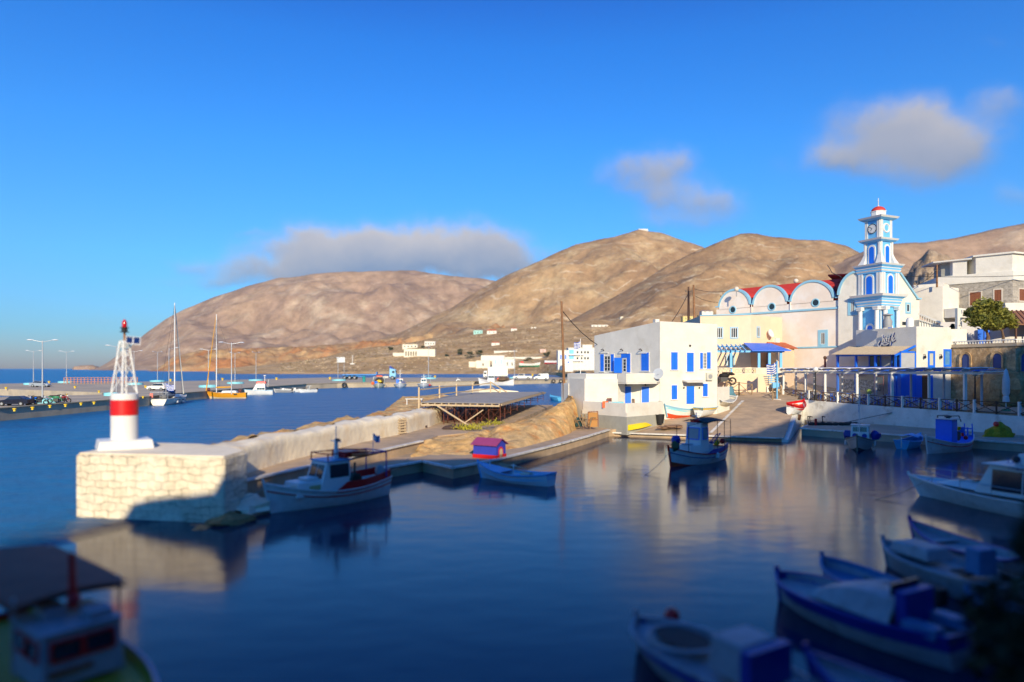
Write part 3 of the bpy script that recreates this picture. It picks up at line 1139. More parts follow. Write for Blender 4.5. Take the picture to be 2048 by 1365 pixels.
# upper walk, lower ledge
E1 = [(-13.6, 33.4), (-13.4, 34.3), (-10.2, 43.7), (-7.0, 53), (-6.2, 57), (-2, 62), (-1, 66)]
up = MB()
up.prism(E1 + [(6, 100), (-9.5, 100), (-9.3, 72), (-9.5, 60), (-13, 48), (-15.5, 37), (-15.5, 34)], -2, lambda x, y: 1.4 + max(0, y - 75) * 0.012)
tag(up.build("mole_walk", conc2), "concrete walk along the inside of the mole", kind="structure")
kb = MB()
for a, b in zip(E1[:4], E1[1:4]):
    kb.bar((a[0], a[1], 1.39), (b[0], b[1], 1.39), 0.35, 0.10)
tag(kb.build("walk_kerb", kerbwhite), "whitewashed kerb of the mole walk", kind="structure")
E2 = [(-9.6, 40.6), (-7.9, 43.9), (-6.1, 46.5), (-3.75, 43.4), (-3.1, 44.3), (-0.84, 47.8), (3.9, 57), (7.0, 63.6), (10.0, 70.5)]
lo = MB()
lo.prism(E2 + [(11.0, 71.3), (13, 80), (2, 80), (-5, 62), (-7.1, 53), (-10.3, 43.7)], -2, 0.7)
tag(lo.build("lower_quay", conc2), "low concrete quay inside the harbour", kind="structure")
kb = MB()
for a, b in zip(E2, E2[1:]):
    kb.bar((a[0], a[1], 0.70), (b[0], b[1], 0.70), 0.34, 0.12)
tag(kb.build("quay_kerb", kerbwhite), "whitewashed kerb of the low quay", kind="structure")
# broken white steps at the foot of the mole head
st = thing("mole_steps", "broken whitewashed steps at the inner foot of the mole head", "steps", (-14, 31.5, 0))
for k, (x, y, z, w, l_, rz) in enumerate([(-12.6, 33.3, 0.45, 1.7, 2.6, -0.3), (-12.9, 31.2, 0.15, 2.0, 1.6, -0.25), (-13.8, 30.2, -0.2, 2.6, 1.5, -0.15)]):
    s_ = MB().blob((x, y, z - .25), .85, k * 3 + 2, (w * .62, l_ * .62, .62), 20, .55)
    s_.build("step", m_wallrough if k == 0 else m_rock2, st, world=True)

# earth mound between the quay and the upper level
mfoot = [(-7.2, 47.5), (-6.0, 48.4), (-3.4, 48.6), (-1.9, 50.6), (0.7, 53.6), (3.9, 61), (5.6, 66), (6.6, 70.5), (7.4, 74.5)]
mtop = [(-7.3, 53.5), (-6.1, 54.5), (-4.0, 57), (-2.0, 59.5), (1.2, 64), (4.0, 70), (5.6, 74), (6.4, 77), (6.6, 79)]
mtz = [1.2, 1.3, 1.55, 1.75, 2.1, 2.8, 3.5, 3.85, 3.9]
mbk = [(-7.2, 57), (-5.6, 58.5), (-3.0, 62), (-1.2, 67), (1.5, 77), (5, 85), (7, 92), (8, 95), (9, 96)]


def sub(tab, t):
    k = t * (len(tab) - 1)
    i = min(int(k), len(tab) - 2)
    f = k - i
    a, b = tab[i], tab[i + 1]
    if isinstance(a, tuple):
        return (a[0] + (b[0] - a[0]) * f, a[1] + (b[1] - a[1]) * f)
    return a + (b - a) * f


rows_ = []
for j in range(56):
    s = j / 55
    row = []
    for i in range(110):
        t = i / 109
        a, b, c = sub(mfoot, t), sub(mtop, t), sub(mbk, t)
        zt_ = sub(mtz, t)
        if s < 0.6:
            u = s / 0.6
            p = (a[0] + (b[0] - a[0]) * u, a[1] + (b[1] - a[1]) * u)
            z = 0.4 + (zt_ - 0.4) * sin(u * pi / 2) ** 0.85
        else:
            u = (s - 0.6) / 0.4
            p = (b[0] + (c[0] - b[0]) * u, b[1] + (c[1] - b[1]) * u)
            z = zt_ + (1.35 - zt_) * (u * u * (3 - 2 * u))
        e = sin(pi * min(1, s * 1.05)) if s < 0.95 else 0.1
        gul = -0.55 * exp(-((t - 0.36) / 0.03) ** 2) * e
        z += e * (0.42 * fbm(p[0], p[1], 0.33, 5) + 0.10 * fbm(p[0], p[1], 1.3, 4) - 0.12) + gul
        row.append((p[0] + 0.6 * e * fbm(p[1], p[0], 0.5, 4), p[1] + 0.25 * e * fbm(p[0], p[1], 0.9, 3), z))
    rows_.append(row)
tag(MB().grid(rows_).build("earth_bank", m_sand, recalc=False), "eroded ochre earth bank above the low quay", kind="structure")

# ================================================================== slipway, low quay, sea wall, promenade
SL = [(10.0, 70.7), (11.2, 70.9), (18.5, 68), (25.8, 65.3)]


def slip_edge_y(x):
    return 70.9 - (x - 11.2) * (5.6 / 14.6)


def slip_z(x, y):
    return 0.35 + max(0, y - slip_edge_y(x)) * 0.143


rows_ = []
for i in range(30):
    row = []
    for j in range(26):
        x0 = 9.0 + j * 0.68
        y = slip_edge_y(x0) + i * 0.85
        row.append((x0 + i * 0.41 * (x0 - 9) / 17, y, slip_z(x0, y) + 0.03 * noise.noise(Vector((x0, y, 0)))))
    rows_.append(row)
# front face down into the water
rows_.insert(0, [(p[0], p[1], -2) for p in rows_[0]])
tag(MB().grid(rows_, smooth=False).build("slipway", conc2), "sloping concrete slipway with boats drawn up on it", kind="structure")
kb = MB()
kb.bar((9.6, 71.3, 0.36), (25.9, 65.1, 0.36), 0.28, 0.12)
tag(kb.build("slipway_kerb", kerbwhite), "pale kerb along the foot of the slipway", kind="structure")
mk = MB()
pa, pb = Vector((20.0, slip_edge_y(20) + 1.2, 0)), Vector((28.6, 84.5, 0))
dd = (pb - pa).normalized()
sd = Vector((-dd.y, dd.x, 0)) * 0.16
vs = []
for k in range(21):
    p = pa + (pb - pa) * k / 20
    for q in (p - sd, p + sd):
        vs.append((q.x, q.y, slip_z(q.x - (p.y - slip_edge_y(p.x)) * 0.2, q.y) + 0.05))
mk.add(vs, [(2 * k, 2 * k + 1, 2 * k + 3, 2 * k + 2) for k in range(20)])
tag(mk.build("slipway_line", kerbwhite), "faded white line painted up the slipway", kind="structure")
# lower right quay
LQ = [(30.4, 71.7), (43.0, 57.3), (52, 46)]
q2 = MB()
q2.prism([LQ[0], LQ[1], LQ[2], (60, 50), (54, 60), (45, 72), (36, 84), (33, 76)], -2, 0.75)
tag(q2.build("low_quay", conc), "low concrete quay under the sea wall", kind="structure")
kb = MB()
for a, b in zip(LQ, LQ[1:]):
    kb.bar((a[0], a[1], 0.72), (b[0], b[1], 0.72), 0.24, 0.14)
kb.bar((30.4, 71.8, 0.72), (33, 76, 0.72), 0.24, 0.14)
tag(kb.build("low_quay_kerb", kerbwhite), "white painted edge of the low quay", kind="structure")

WL = [(33.2, 92.5), (36.5, 86.2), (40.3, 79), (44.3, 71.4), (48, 64.1), (54, 52), (58, 44)]
wtop = lambda y: lerp_table([(44, 2.3), (64, 2.5), (79, 2.85), (86, 3.1), (92.5, 3.3)], y)
sw = thing("sea_wall", "long worn whitewashed sea wall below the restaurant terrace", "sea wall", (40.3, 79, 0))
b_ = MB()
for a, b in zip(WL[1:], WL[2:]):
    f = Frame(a, b)
    n_ = max(1, int(f.L / 0.8))
rows_ = []
pts = []
for a, b in zip(WL[1:], WL[2:]):
    n_ = 12
    for i in range(n_):
        pts.append((a[0] + (b[0] - a[0]) * i / n_, a[1] + (b[1] - a[1]) * i / n_))
pts.append(WL[-1])
nx, ny = -0.885, -0.466
for (o, k) in [(0.25, 0), (0.12, 0.5), (0.02, 0.97), (0.0, 1.0), (-0.55, 1.0), (-0.55, 0.0)]:
    row = []
    for (x, y) in pts:
        z = -1 + (wtop(y) + 1) * k + (0.03 * fbm(x, y, 0.8, 3) if k > 0.9 else 0)
        row.append((x + nx * o + 0.04 * fbm(y, z, 0.7, 3), y + ny * o, z))
    rows_.append(row)
b_.grid(rows_, smooth=False)
b_.build("wall_face", m_seawall, sw, world=True)
# sloping return wall beside the slipway
rw = MB()
A_, B_ = Vector((26.0, 65.0, 0)), Vector((36.2, 86.0, 0))
dd = (B_ - A_).normalized()
sd = Vector((dd.y, -dd.x, 0)) * 0.5
topz = [0.25, 0.9, 1.6, 2.4, 3.1]
vs, fs = [], []
for k in range(5):
    p = A_ + (B_ - A_) * k / 4
    for q, z in ((p - sd * 0.6, -1.5), (p - sd * 0.6, topz[k]), (p + sd * 0.6, topz[k]), (p + sd * 0.6, -1.5)):
        vs.append((q.x, q.y, z))
for k in range(4):
    for j in range(4):
        fs.append((4 * k + j, 4 * k + (j + 1) % 4, 4 * k + 4 + (j + 1) % 4, 4 * k + 4 + j))
fs += [(0, 1, 2, 3), (16, 17, 18, 19)]
rw.add(vs, fs)
rw.build("return_wall", m_seawall, sw, world=True)


def prom_z(x, y):
    base = 2.75
    return base + 0.5 * min(1, max(0, (y - 78) / 12)) + max(0, y - 91) * 0.20


rows_ = []
for i in range(40):
    t = i / 39
    row = []
    for j in range(50):
        s = j / 49
        # left edge to right edge
        xl = 20 + 6 * (1 - t)
        y = 0
        # front line of the promenade
        px = 1400 + s * 760
        k = (px - 1024) / FPX
        # intersection with the wall line / house side
        if px < 1545:
            yf = lerp_table([(1400, 93), (1440, 91), (1545, 91)], px)
        else:
            yf = (81.9 + 0.35) / (k + 0.527)
        y = yf + (112 - yf) * t
        x = k * y
        row.append((x, y, prom_z(x, y) - (0.0 if i else 0.0)))
    rows_.append(row)
rows_.insert(0, [(p[0], p[1], 0) for p in rows_[0]])
tag(MB().grid(rows_, smooth=False).build("promenade", m_pave), "stone paved promenade and terrace above the harbour", kind="structure")
# ================================================================== buildings
def B(parent, name, m, label=None, bevel=0.0):
    """context helper: returns an MB whose .done() links it"""
    mb = MB()
    mb.done = lambda: mb.build(name, m, parent, world=True, label=label, bevel=bevel)
    return mb


def win(parent, fr, px0, px1, py0, py1, trim=None, tw=0.14, frame_m=None, mull=1, name="window", gl=None, bars=1):
    s0, s1, z0, z1 = fr.rect(px0, px1, py0, py1)
    return win_s(parent, fr, s0, s1, z0, z1, trim, tw, frame_m, mull, name, gl, bars)


def win_s(parent, fr, s0, s1, z0, z1, trim=None, tw=0.14, frame_m=None, mull=1, name="window", gl=None, bars=0, local=False):
    g = MB()
    fr.box(g, s0, s1, -0.05, 0.012, z0, z1)
    o = g.build(name, gl or glass, parent, world=not local)
    if trim is not None:
        t = MB()
        fr.box(t, s0 - tw, s0, -0.05, 0.06, z0 - tw, z1 + tw)
        fr.box(t, s1, s1 + tw, -0.05, 0.06, z0 - tw, z1 + tw)
        fr.box(t, s0, s1, -0.05, 0.06, z1, z1 + tw)
        fr.box(t, s0, s1, -0.05, 0.08, z0 - tw, z0)
        to = t.build("trim", trim, o, world=not local)
    f = MB()
    w = 0.07
    fm = frame_m or whiteb
    fr.box(f, s0, s0 + w, 0.014, 0.045, z0, z1)
    fr.box(f, s1 - w, s1, 0.014, 0.045, z0, z1)
    fr.box(f, s0 + w, s1 - w, 0.014, 0.043, z1 - w, z1)
    fr.box(f, s0 + w, s1 - w, 0.014, 0.043, z0, z0 + w)
    for k in range(mull):
        c = s0 + (s1 - s0) * (k + 1) / (mull + 1)
        fr.box(f, c - .04, c + .04, 0.014, 0.041, z0 + w, z1 - w)
    for k in range(bars):
        c = z0 + (z1 - z0) * (k + 1) / (bars + 1)
        fr.box(f, s0 + w, s1 - w, 0.014, 0.037, c - .02, c + .02)
    f.build("frame", fm, o, world=not local)
    return o


def shutters(parent, fr, px0, px1, py0, py1, m=blue, leaves=2, name="shutter"):
    s0, s1, z0, z1 = fr.rect(px0, px1, py0, py1)
    w = (s1 - s0) / leaves
    for k in range(leaves):
        mb = MB()
        a, b = s0 + k * w + 0.01, s0 + (k + 1) * w - 0.01
        fr.box(mb, a, b, 0.0, 0.05, z0, z1)
        for q in range(3):
            zz0 = z0 + (z1 - z0) * (q / 3) + 0.1
            zz1 = z0 + (z1 - z0) * ((q + 1) / 3) - 0.06
            fr.box(mb, a + .08, b - .08, 0.05, 0.065, zz0, zz1)
        mb.build(name, m, parent, world=True)
    t = MB()
    fr.box(t, s0 - .1, s0, -0.02, 0.04, z0, z1 + .1)
    fr.box(t, s1, s1 + .1, -0.02, 0.04, z0, z1 + .1)
    fr.box(t, s0, s1, -0.02, 0.04, z1, z1 + .1)
    fr.box(t, s0 - .14, s1 + .14, -0.02, 0.12, z0 - .1, z0)
    t.build("surround", whiteb, parent, world=True)


# ------------------------------------------------------------------ the white house
hC, hL, hR, hK = (16.5, 76.0), (10.45, 86.8), (23.5, 78.0), (18.0, 91.0)
house = thing("white_house", "two storey white house with bright blue shutters and doors at the head of the slipway", "house", (16.5, 76, 0.6))
ztop = {hC: 12.3, hL: 11.2, hR: 12.1, hK: 11.4}
w_ = B(house, "walls", white, bevel=0.05)
w_.prism([hL, hC, hR, hK], 0.3, lambda x, y: ztop[(x, y)])
w_.done()
FL, FR = Frame(hL, hC), Frame(hC, hR)
p_ = B(house, "chimney", white)
p_.box((16.3, 77.2, 12.3), (0.5, 0.6, 0.6), 0.3)
p_.done()
# upstairs, left face
win(house, FL, 1209, 1221, 712, 743, None, mull=1, bars=3)
for a, b in ((1201, 1208), (1222, 1228)):
    shutters(house, FL, a, b, 709, 743, leaves=1)
win(house, FL, 1246, 1253, 718, 744, None, mull=0, bars=3)
shutters(house, FL, 1254, 1261, 708, 745, leaves=1)
s0, s1, z0, z1 = FL.rect(1243, 1260, 708, 717)
q = B(house, "shutter", blue)
FL.box(q, s0, s1, 0, .05, z0 + .05, z1)
q.done()
# one leaf swung open
s0, s1, z0, z1 = FL.rect(1232, 1245, 716, 746)
q = B(house, "open_shutter", blue)
pa, pb = FL(s1, 0.1, 0), FL(s1 - .95, 0.5, 0)
q.bar((pa.x, pa.y, (z0 + z1) / 2), (pb.x, pb.y, (z0 + z1) / 2), 0.06, z1 - z0)
q.done()
shutters(house, FL, 1283, 1298, 706, 742)
for px in (1208, 1246, 1284):
    s, z = FL.at(px, 702)
    q = B(house, "wall_lamp", darkgrey)
    q.path([FL(s, 0, z), FL(s, .25, z + .22), FL(s + .05, .5, z + .1)], .05)
    q.done()
    q = B(house, "ledge", whiteb)
    FL.box(q, s - .7, s + .9, 0, .12, z - .32, z - .25)
    q.done()
# right face
shutters(house, FR, 1342, 1355, 705, 740)
shutters(house, FR, 1373.5, 1387, 706, 744, leaves=1)
win(house, FR, 1406, 1413, 706, 738, None, mull=1, bars=4)
shutters(house, FR, 1400, 1405.5, 706, 738, leaves=1)
shutters(house, FR, 1413.5, 1421, 705, 738, leaves=1)
shutters(house, FR, 1343, 1354, 771, 799)
shutters(house, FR, 1405.5, 1415, 768, 793)
s0, s1, z0, z1 = FR.rect(1373, 1388, 773, 808)
q = B(house, "front_door", blue)
FR.box(q, s0, s1, 0, .06, z0, z1)
q.done()
q = B(house, "door_canopy", white)
a0, _ = FR.at(1364, 763)
a1, _ = FR.at(1404, 763)
q.add([FR(a0, 0, 5.75), FR(a1, 0, 5.75), FR(a1, 1.1, 5.55), FR(a0, 1.1, 5.55), FR(a0, 0, 5.6), FR(a1, 0, 5.6), FR(a1, 1.1, 5.47), FR(a0, 1.1, 5.47)],
      [(0, 1, 2, 3), (7, 6, 5, 4), (0, 4, 5, 1), (1, 5, 6, 2), (2, 6, 7, 3), (3, 7, 4, 0)])
q.done()
for px in (1367, 1398):
    s, z = FR.at(px, 776)
    q = B(house, "wall_lamp", darkgrey)
    q.ball(FR(s, .1, z), .10, 8)
    q.done()
s, z = FR.at(1380, 692)
q = B(house, "round_lamp", darkgrey)
q.cyl(FR(s, 0, z), FR(s, .12, z), .14, .1, 10)
q.done()
s0, s1, z0, z1 = FR.rect(1411, 1423, 746, 761)
q = B(house, "air_conditioner", mat("aged_white_metal", (0.62, 0.60, 0.50), 0.5))
FR.box(q, s0, s1, 0, .32, z0, z1)
o_ = q.done()
q = MB()
q.cyl(FR((s0 + s1) / 2 + .05, .32, (z0 + z1) / 2), FR((s0 + s1) / 2 + .05, .335, (z0 + z1) / 2), .26, .26, 14)
q.build("fan_grille", grey, o_, world=True)
# garden wall at the right of the house
q = B(house, "side_wall", white)
q.prism([hR, (25.5, 80), (25.3, 80.4), (23.2, 79)], 1.5, 4.9)
q.done()
# annex and its roof terrace
an = [(6.4, 79.0), (8.2, 75.6), (11.3, 75.0), (13.2, 79.0), (11.8, 84), (7.5, 86)]
q = B(house, "annex", white, bevel=0.05)
q.prism([(6.4, 79.0), (8.2, 75.6), (11.6, 74.9), (12.6, 76.2), (13.9, 80.5), (10.9, 86.0), (7.5, 86)], 0.6, 6.45)
q.done()
q = B(house, "annex_step", white, bevel=0.04)
q.prism([(5.8, 80.5), (6.5, 78.6), (7.4, 79.6), (6.8, 81.5)], 0.8, 5.3)
q.done()
# balcony over the ground floor doors
FB = Frame((11.6, 74.9), (15.9, 75.2))
q = B(house, "balcony_slab", white)
q.prism([(11.55, 74.85), (12.3, 73.3), (15.9, 75.0), (16.4, 76), (12.8, 82)], 5.35, 5.5)
q.done()
q = B(house, "balcony_parapet", white, bevel=0.03)
q.add([], [])
for (a, b) in (((11.6, 74.8), (12.35, 73.4)), ((12.35, 73.4), (16.0, 75.1)), ((16.0, 75.1), (16.4, 76.0))):
    q.bar((a[0], a[1], 6.0), (b[0], b[1], 6.0), .16, 1.0)
q.done()
# ground floor doors on the recessed wall
FG = Frame((12.0, 76.6), (16.45, 75.95))
q = B(house, "ground_floor_wall", white)
q.prism([(11.8, 76.7), (16.45, 76.05), (16.6, 77.5), (12.3, 79)], 0.6, 5.34)
q.done()
for a, b, t_ in ((1241.5, 1262, 773.5), (1283.5, 1298, 774)):
    s0, s1, z0, z1 = FG.rect(a, b, t_, 809)
    q = B(house, "blue_door", blue)
    FG.box(q, s0, s1, -.02, .10, z0, z1)
    FG.box(q, (s0 + s1) / 2 - .015, (s0 + s1) / 2 + .015, .1, .12, z0, z1)
    q.done()
    q = B(house, "door_surround", whiteb)
    FG.box(q, s0 - .1, s0, -.02, .08, z0, z1 + .1)
    FG.box(q, s1, s1 + .1, -.02, .08, z0, z1 + .1)
    FG.box(q, s0, s1, -.02, .08, z1, z1 + .1)
    q.done()
    q = B(house, "door_lamp", darkgrey)
    q.ball(FG((s0 + s1) / 2, .2, z1 + .22), .12, 8)
    q.done()
# lower terrace with parapet
LT = [(8.0, 75.8), (11.75, 70.3), (16.3, 74.4), (16.3, 76.2), (11.8, 77)]
q = B(house, "terrace_base", greybase)
q.prism([(7.7, 75.4), (11.75, 69.9), (16.6, 74.3), (16.6, 76.2), (11.8, 77)], 0.2, 2.06)
q.done()
q = B(house, "terrace_floor", white)
q.prism([(7.75, 75.5), (11.75, 70.0), (16.5, 74.35), (16.5, 76.2), (11.8, 77)], 2.05, 2.5)
q.done()
q = B(house, "terrace_parapet", white, bevel=0.03)
for a, b in (((7.9, 75.5), (11.75, 70.15)), ((11.75, 70.15), (16.4, 74.4)), ((16.4, 74.4), (16.4, 76))):
    q.bar((a[0], a[1], 2.95), (b[0], b[1], 2.95), .18, .98)
q.done()
q = B(house, "annex_front", white)
q.prism([(6.6, 78.6), (8.0, 75.2), (11.6, 74.7), (11.7, 76.5)], 0.5, 5.9)
q.done()

# ------------------------------------------------------------------ the yellow building beside the church
yb = thing("cream_building", "cream coloured two storey building with a blue pergola terrace beside the church", "building", (33.6, 96, 5))
yL, yC, yR = (27.0, 98.0), (33.6, 96.0), (39.9, 100.8)
q = B(yb, "walls", cream, bevel=0.04)
q.prism([yL, yC, yR, (38, 112), (28, 112)], 3.5, 14.6)
q.done()
q = B(yb, "blue_coping", skytrim)
q.bar((27.0, 97.95, 14.65), (33.6, 95.95, 14.65), .14, .12)
q.done()
YL, YR = Frame(yL, yC), Frame(yC, yR)
for a, b in ((1433.5, 1445), (1462, 1475)):
    win(yb, YL, a, b, 656, 676, skytrim, .12, mull=2, bars=0)
win(yb, YR, 1514, 1519, 655, 674, skytrim, .12, mull=1, bars=0)
s0, s1, z0, z1 = YL.rect(1452, 1468, 711, 732)
win(yb, YL, 1449, 1453, 712, 732, None, mull=0, bars=0)
win(yb, YL, 1455, 1468, 711, 733, skytrim, .1, mull=0, bars=0)
q = B(yb, "air_conditioner", whiteb)
s, z = YR.at(1551, 681)
YR.box(q, s - .5, s + .5, 0, .4, z - .35, z + .3)
q.done()
q = B(yb, "satellite_dish", whiteb)
s, z = YR.at(1535, 668)
q.cyl(YR(s, .45, z), YR(s, .6, z + .05), .55, .62, 18)
q.done()
# terrace
q = B(yb, "terrace", cream)
q.prism([(24.5, 92.2), (36.2, 91.0), (38.5, 97.5), (33.6, 97), (26, 98.5)], 3.2, 6.3)
q.done()
TF = Frame((24.5, 92.2), (36.2, 91.0))
q = B(yb, "balustrade", mat("cast_balustrade", (0.72, 0.64, 0.5), 0.8, var=0.1))
TF.box(q, 0, TF.L, -.2, 0.0, 6.3, 6.4)
TF.box(q, 0, TF.L, -.2, 0.0, 7.05, 7.15)
s = 0.2
while s < TF.L:
    if not (4.9 < s < 5.4 or 8.2 < s):
        q.torus(TF(s, -.1, 6.72), .25, .05, 'y', 10, 4, TF.rz)
    s += .56
TF.box(q, 8.2, TF.L, -.2, -0.004, 6.4, 7.05)
q.done()
q = MB()
for px in (1463, 1519, 1540, 1563):
    s = TF.s_at(px)
    TF.box(q, s - .16, s + .16, -.5, -.18, 6.3, 9.2)
q.build_each('pergola_post', skyblue, yb, world=True)
q = B(yb, "pergola_beams", skyblue)
TF.box(q, -1, TF.L + .2, -.45, -.2, 9.2, 9.45)
TF.box(q, -1, TF.L + .2, -4.3, -4.1, 10.0, 10.2)
s = -0.6
while s < 7.2:
    a, b = TF(s, 0.35, 9.4), TF(s + .3, -4.6, 10.4)
    q.bar(a, b, .13, .18)
    s += .62
q.done()
q = B(yb, "pergola_roof", blue)
s0 = TF.s_at(1500)
a = [TF(s0 + .2, .4, 9.35), TF(TF.L + .9, .4, 9.35), TF(TF.L - .4, -4.5, 10.45), TF(s0 + .2, -4.5, 10.55)]
q.add(a + [Vector((v.x, v.y, v.z + .10)) for v in a], [(0, 1, 2, 3), (7, 6, 5, 4), (0, 4, 5, 1), (1, 5, 6, 2), (2, 6, 7, 3), (3, 7, 4, 0)])
q.done()
# lean-to with tiled roof
q = B(yb, "side_block", cream)
q.prism([(36.1, 93.2), (40.6, 98.2), (39.9, 101), (37, 100)], 3.5, 9.9)
q.done()
q = B(yb, "tiled_roof", rooftile)
a = [(35.9, 94.3, 9.9), (41.0, 97.9, 9.85), (40.4, 101, 10.75), (36.9, 99.2, 10.9)]
q.add(a + [(x, y, z + .12) for x, y, z in a], [(0, 1, 2, 3), (7, 6, 5, 4), (0, 4, 5, 1), (1, 5, 6, 2), (2, 6, 7, 3), (3, 7, 4, 0)])
q.done()
# shopping trolley like blue frame on the wall
bt_ = thing("blue_ladder_rack", "blue slatted rack standing against the cream terrace wall", "rack", (34.6, 90.6, 5))
q = MB()
for k in range(5):
    q.bar((-.9 + k * .08, -.2, 1.3 - k * .28), (.55 + k * .1, -.2, 1.3 - k * .28), .08, .07)
q.bar((.5, -.2, -.4), (.7, -.2, 1.4), .09, .09)
q.bar((-.3, -.2, .1), (-.2, -.2, 1.4), .09, .09)
q.build("slats", skyblue, bt_)
MB().box((.35, -.2, -.25), (1.0, .5, .7)).build("box", skyblue, bt_, bevel=.03)

# ------------------------------------------------------------------ church
ch = thing("church", "white Orthodox church with red barrel vaults, blue trimmed arches and round windows", "church", (45.7, 95.9, 4))
cdir = Vector((45.7 - 37.3, 95.9 - 105.9, 0)).normalized()
P0 = Vector((37.3, 105.9, 0)) - cdir * 6.4
P1 = Vector((45.7, 95.9, 0)) + cdir * 0.25
CF = Frame(P0, P1)
val = [0.35, CF.s_at(1505), CF.s_at(1580), CF.s_at(1674)]
q = B(ch, "side_wall", pinkish)
back = CF.n * -11
q.prism([(P0.x, P0.y), (P1.x, P1.y), (P1.x + back.x, P1.y + back.y), (P0.x + back.x, P0.y + back.y)], 3, 16.6)
q.done()


def arch_profile(s0, s1, zb, zt, n=18):
    c, r = (s0 + s1) / 2, (s1 - s0) / 2
    return [(c - r * cos(pi * k / n) * (1 - .0 * k), zb + (zt - zb) * sin(pi * k / n) ** 1.15) for k in range(n + 1)]


bays = [(val[0] + .15, val[1] - .45, 19.55), (val[1] + .12, val[2] - .5, 19.6), (val[2] + .12, val[3] - .5, 19.7)]
for s0, s1, zt_ in bays:
    pr = arch_profile(s0, s1, 17.05, zt_)
    q = B(ch, "gable", pinkish)
    n = len(pr)
    vs = [CF(s, 0, z) for s, z in pr] + [CF(s, -.5, z) for s, z in pr]
    vs += [CF(s0, 0, 16.5), CF(s1, 0, 16.5), CF(s0, -.5, 16.5), CF(s1, -.5, 16.5)]
    fs = [tuple([2 * n] + list(range(n)) + [2 * n + 1]), tuple([2 * n + 3] + list(range(2 * n - 1, n - 1, -1)) + [2 * n + 2])]
    fs += [(i, i + 1, n + i + 1, n + i) for i in range(n - 1)]
    q.add(vs, fs)
    q.done()
    q = B(ch, "arch_trim", skytrim)
    pr2 = arch_profile(s0 - .15, s1 + .15, 17.05, zt_ + .16)
    pi_ = arch_profile(s0 + .12, s1 - .12, 17.05, zt_ - .16)
    rows_ = [[CF(s, o, z) for s, z in prf] for prf, o in ((pi_, 0.0), (pi_, .12), (pr2, .12), (pr2, -.55), (pi_, -.55))]
    q.grid(rows_, smooth=False)
    q.done()
    q = B(ch, "vault", redroof)
    pv = arch_profile(s0 - .05, s1 + .05, 17.0, zt_ - .12)
    q.grid([[CF(s, o, z) for s, z in pv] for o in (-.5, -4, -8, -16)])
    q.done()
q = B(ch, "main_roof", redroof)
a = [CF(.9, -.6, 17.0), CF(CF.L + .3, -.6, 17.0), CF(CF.L + .3, -4.5, 20.2), CF(1.6, -4.5, 20.2)]
c_ = [CF(.9, -9, 17.0), CF(CF.L + .3, -9, 17.0)]
q.add(a + c_, [(0, 1, 2, 3), (3, 2, 5, 4), (0, 3, 4), (1, 5, 2), (0, 4, 5, 1)])
q.done()
q = B(ch, "valley_roof", redroof)
CF.box(q, 0.2, CF.L - .1, -11, -.35, 16.6, 16.95)
q.done()
q = B(ch, "blue_cornice", skytrim)
CF.box(q, 0, CF.L + .05, -.1, .16, 15.42, 15.68)
CF.box(q, CF.s_at(1590), CF.L + .05, -.1, .12, 10.0, 10.2)
for i, v in enumerate(val):
    CF.box(q, v - (.5 if i == 0 else .22), v + .22, -.3, .14, 16.95, 17.12)
q.done()
for px, py in ((1465.5, 620), (1543.5, 614), (1631, 606)):
    s, z = CF.at(px, py)
    q = B(ch, "round_window", glass)
    q.cyl(CF(s, -.1, z), CF(s, .02, z), .42, .42, 20)
    o_ = q.done()
    q = MB()
    q.torus(CF(s, .0, z), .53, .10, 'y', 24, 6, CF.rz)
    q.build("trim", skytrim, o_, world=True)
win(ch, CF, 1642, 1650, 666, 689, skytrim, .42, mull=1, bars=0, name="window")
for px in (1504, 1581, 1678):
    s, z = CF.at(px, 620)
    q = B(ch, "drain_pipe", pinkish)
    q.path([CF(s, .1, 16.9), CF(s, .1, 15.7)], .07)
    q.done()
# end bay, a little proud of the wall, with the fourth arch half hidden by the tower
E0 = P1 + CF.n * 0.35
E1_ = E0 + cdir * 5.5
EF = Frame(E0, E1_)
q = B(ch, "end_bay", white)
pr = arch_profile(0.05, 4.9, 17.3, 20.3)
n = len(pr)
vs = [EF(s, 0, z) for s, z in pr] + [EF(s, -5, z) for s, z in pr] + [EF(.05, 0, 3), EF(4.9, 0, 3), EF(.05, -5, 3), EF(4.9, -5, 3)]
vs = [Vector((v.x, v.y, v.z)) for v in vs]
fs = [tuple([2 * n] + list(range(n)) + [2 * n + 1]), tuple([2 * n + 3] + list(range(2 * n - 1, n - 1, -1)) + [2 * n + 2])]
fs += [(i, i + 1, n + i + 1, n + i) for i in range(n - 1)] + [(2 * n, n * 2 + 2, n, 0)]
q.add(vs, fs)
q.done()
q = B(ch, "arch_trim", skytrim)
pr2, pi_ = arch_profile(-.1, 5.05, 17.3, 20.48), arch_profile(.25, 4.7, 17.3, 20.15)
q.grid([[EF(s, o, z) for s, z in prf] for prf, o in ((pi_, 0.0), (pi_, .12), (pr2, .12), (pr2, -5), (pi_, -5))], smooth=False)
q.done()
win(ch, EF, 1702, 1709, 604, 625, skytrim, .42, mull=1, bars=0)

# bell tower
TC = Vector((49.6, 92.4, 0))
TRZ = atan2(-0.907, 0.42)
tw_ = thing("bell_tower", "tall white and blue bell tower with a clock, arched niches and a small red dome", "bell tower", (TC.x, TC.y, 0), TRZ)


def sq(h):
    return [Frame((-h, -h), (h, -h)), Frame((h, -h), (h, h)), Frame((h, h), (-h, h)), Frame((-h, h), (-h, -h))]


def slab(mb, h, z0, z1, h1=None):
    mb.lathe((0, 0, 0), [(h * sqrt(2), z0), ((h1 or h) * sqrt(2), z1)], 4, False, pi / 4)


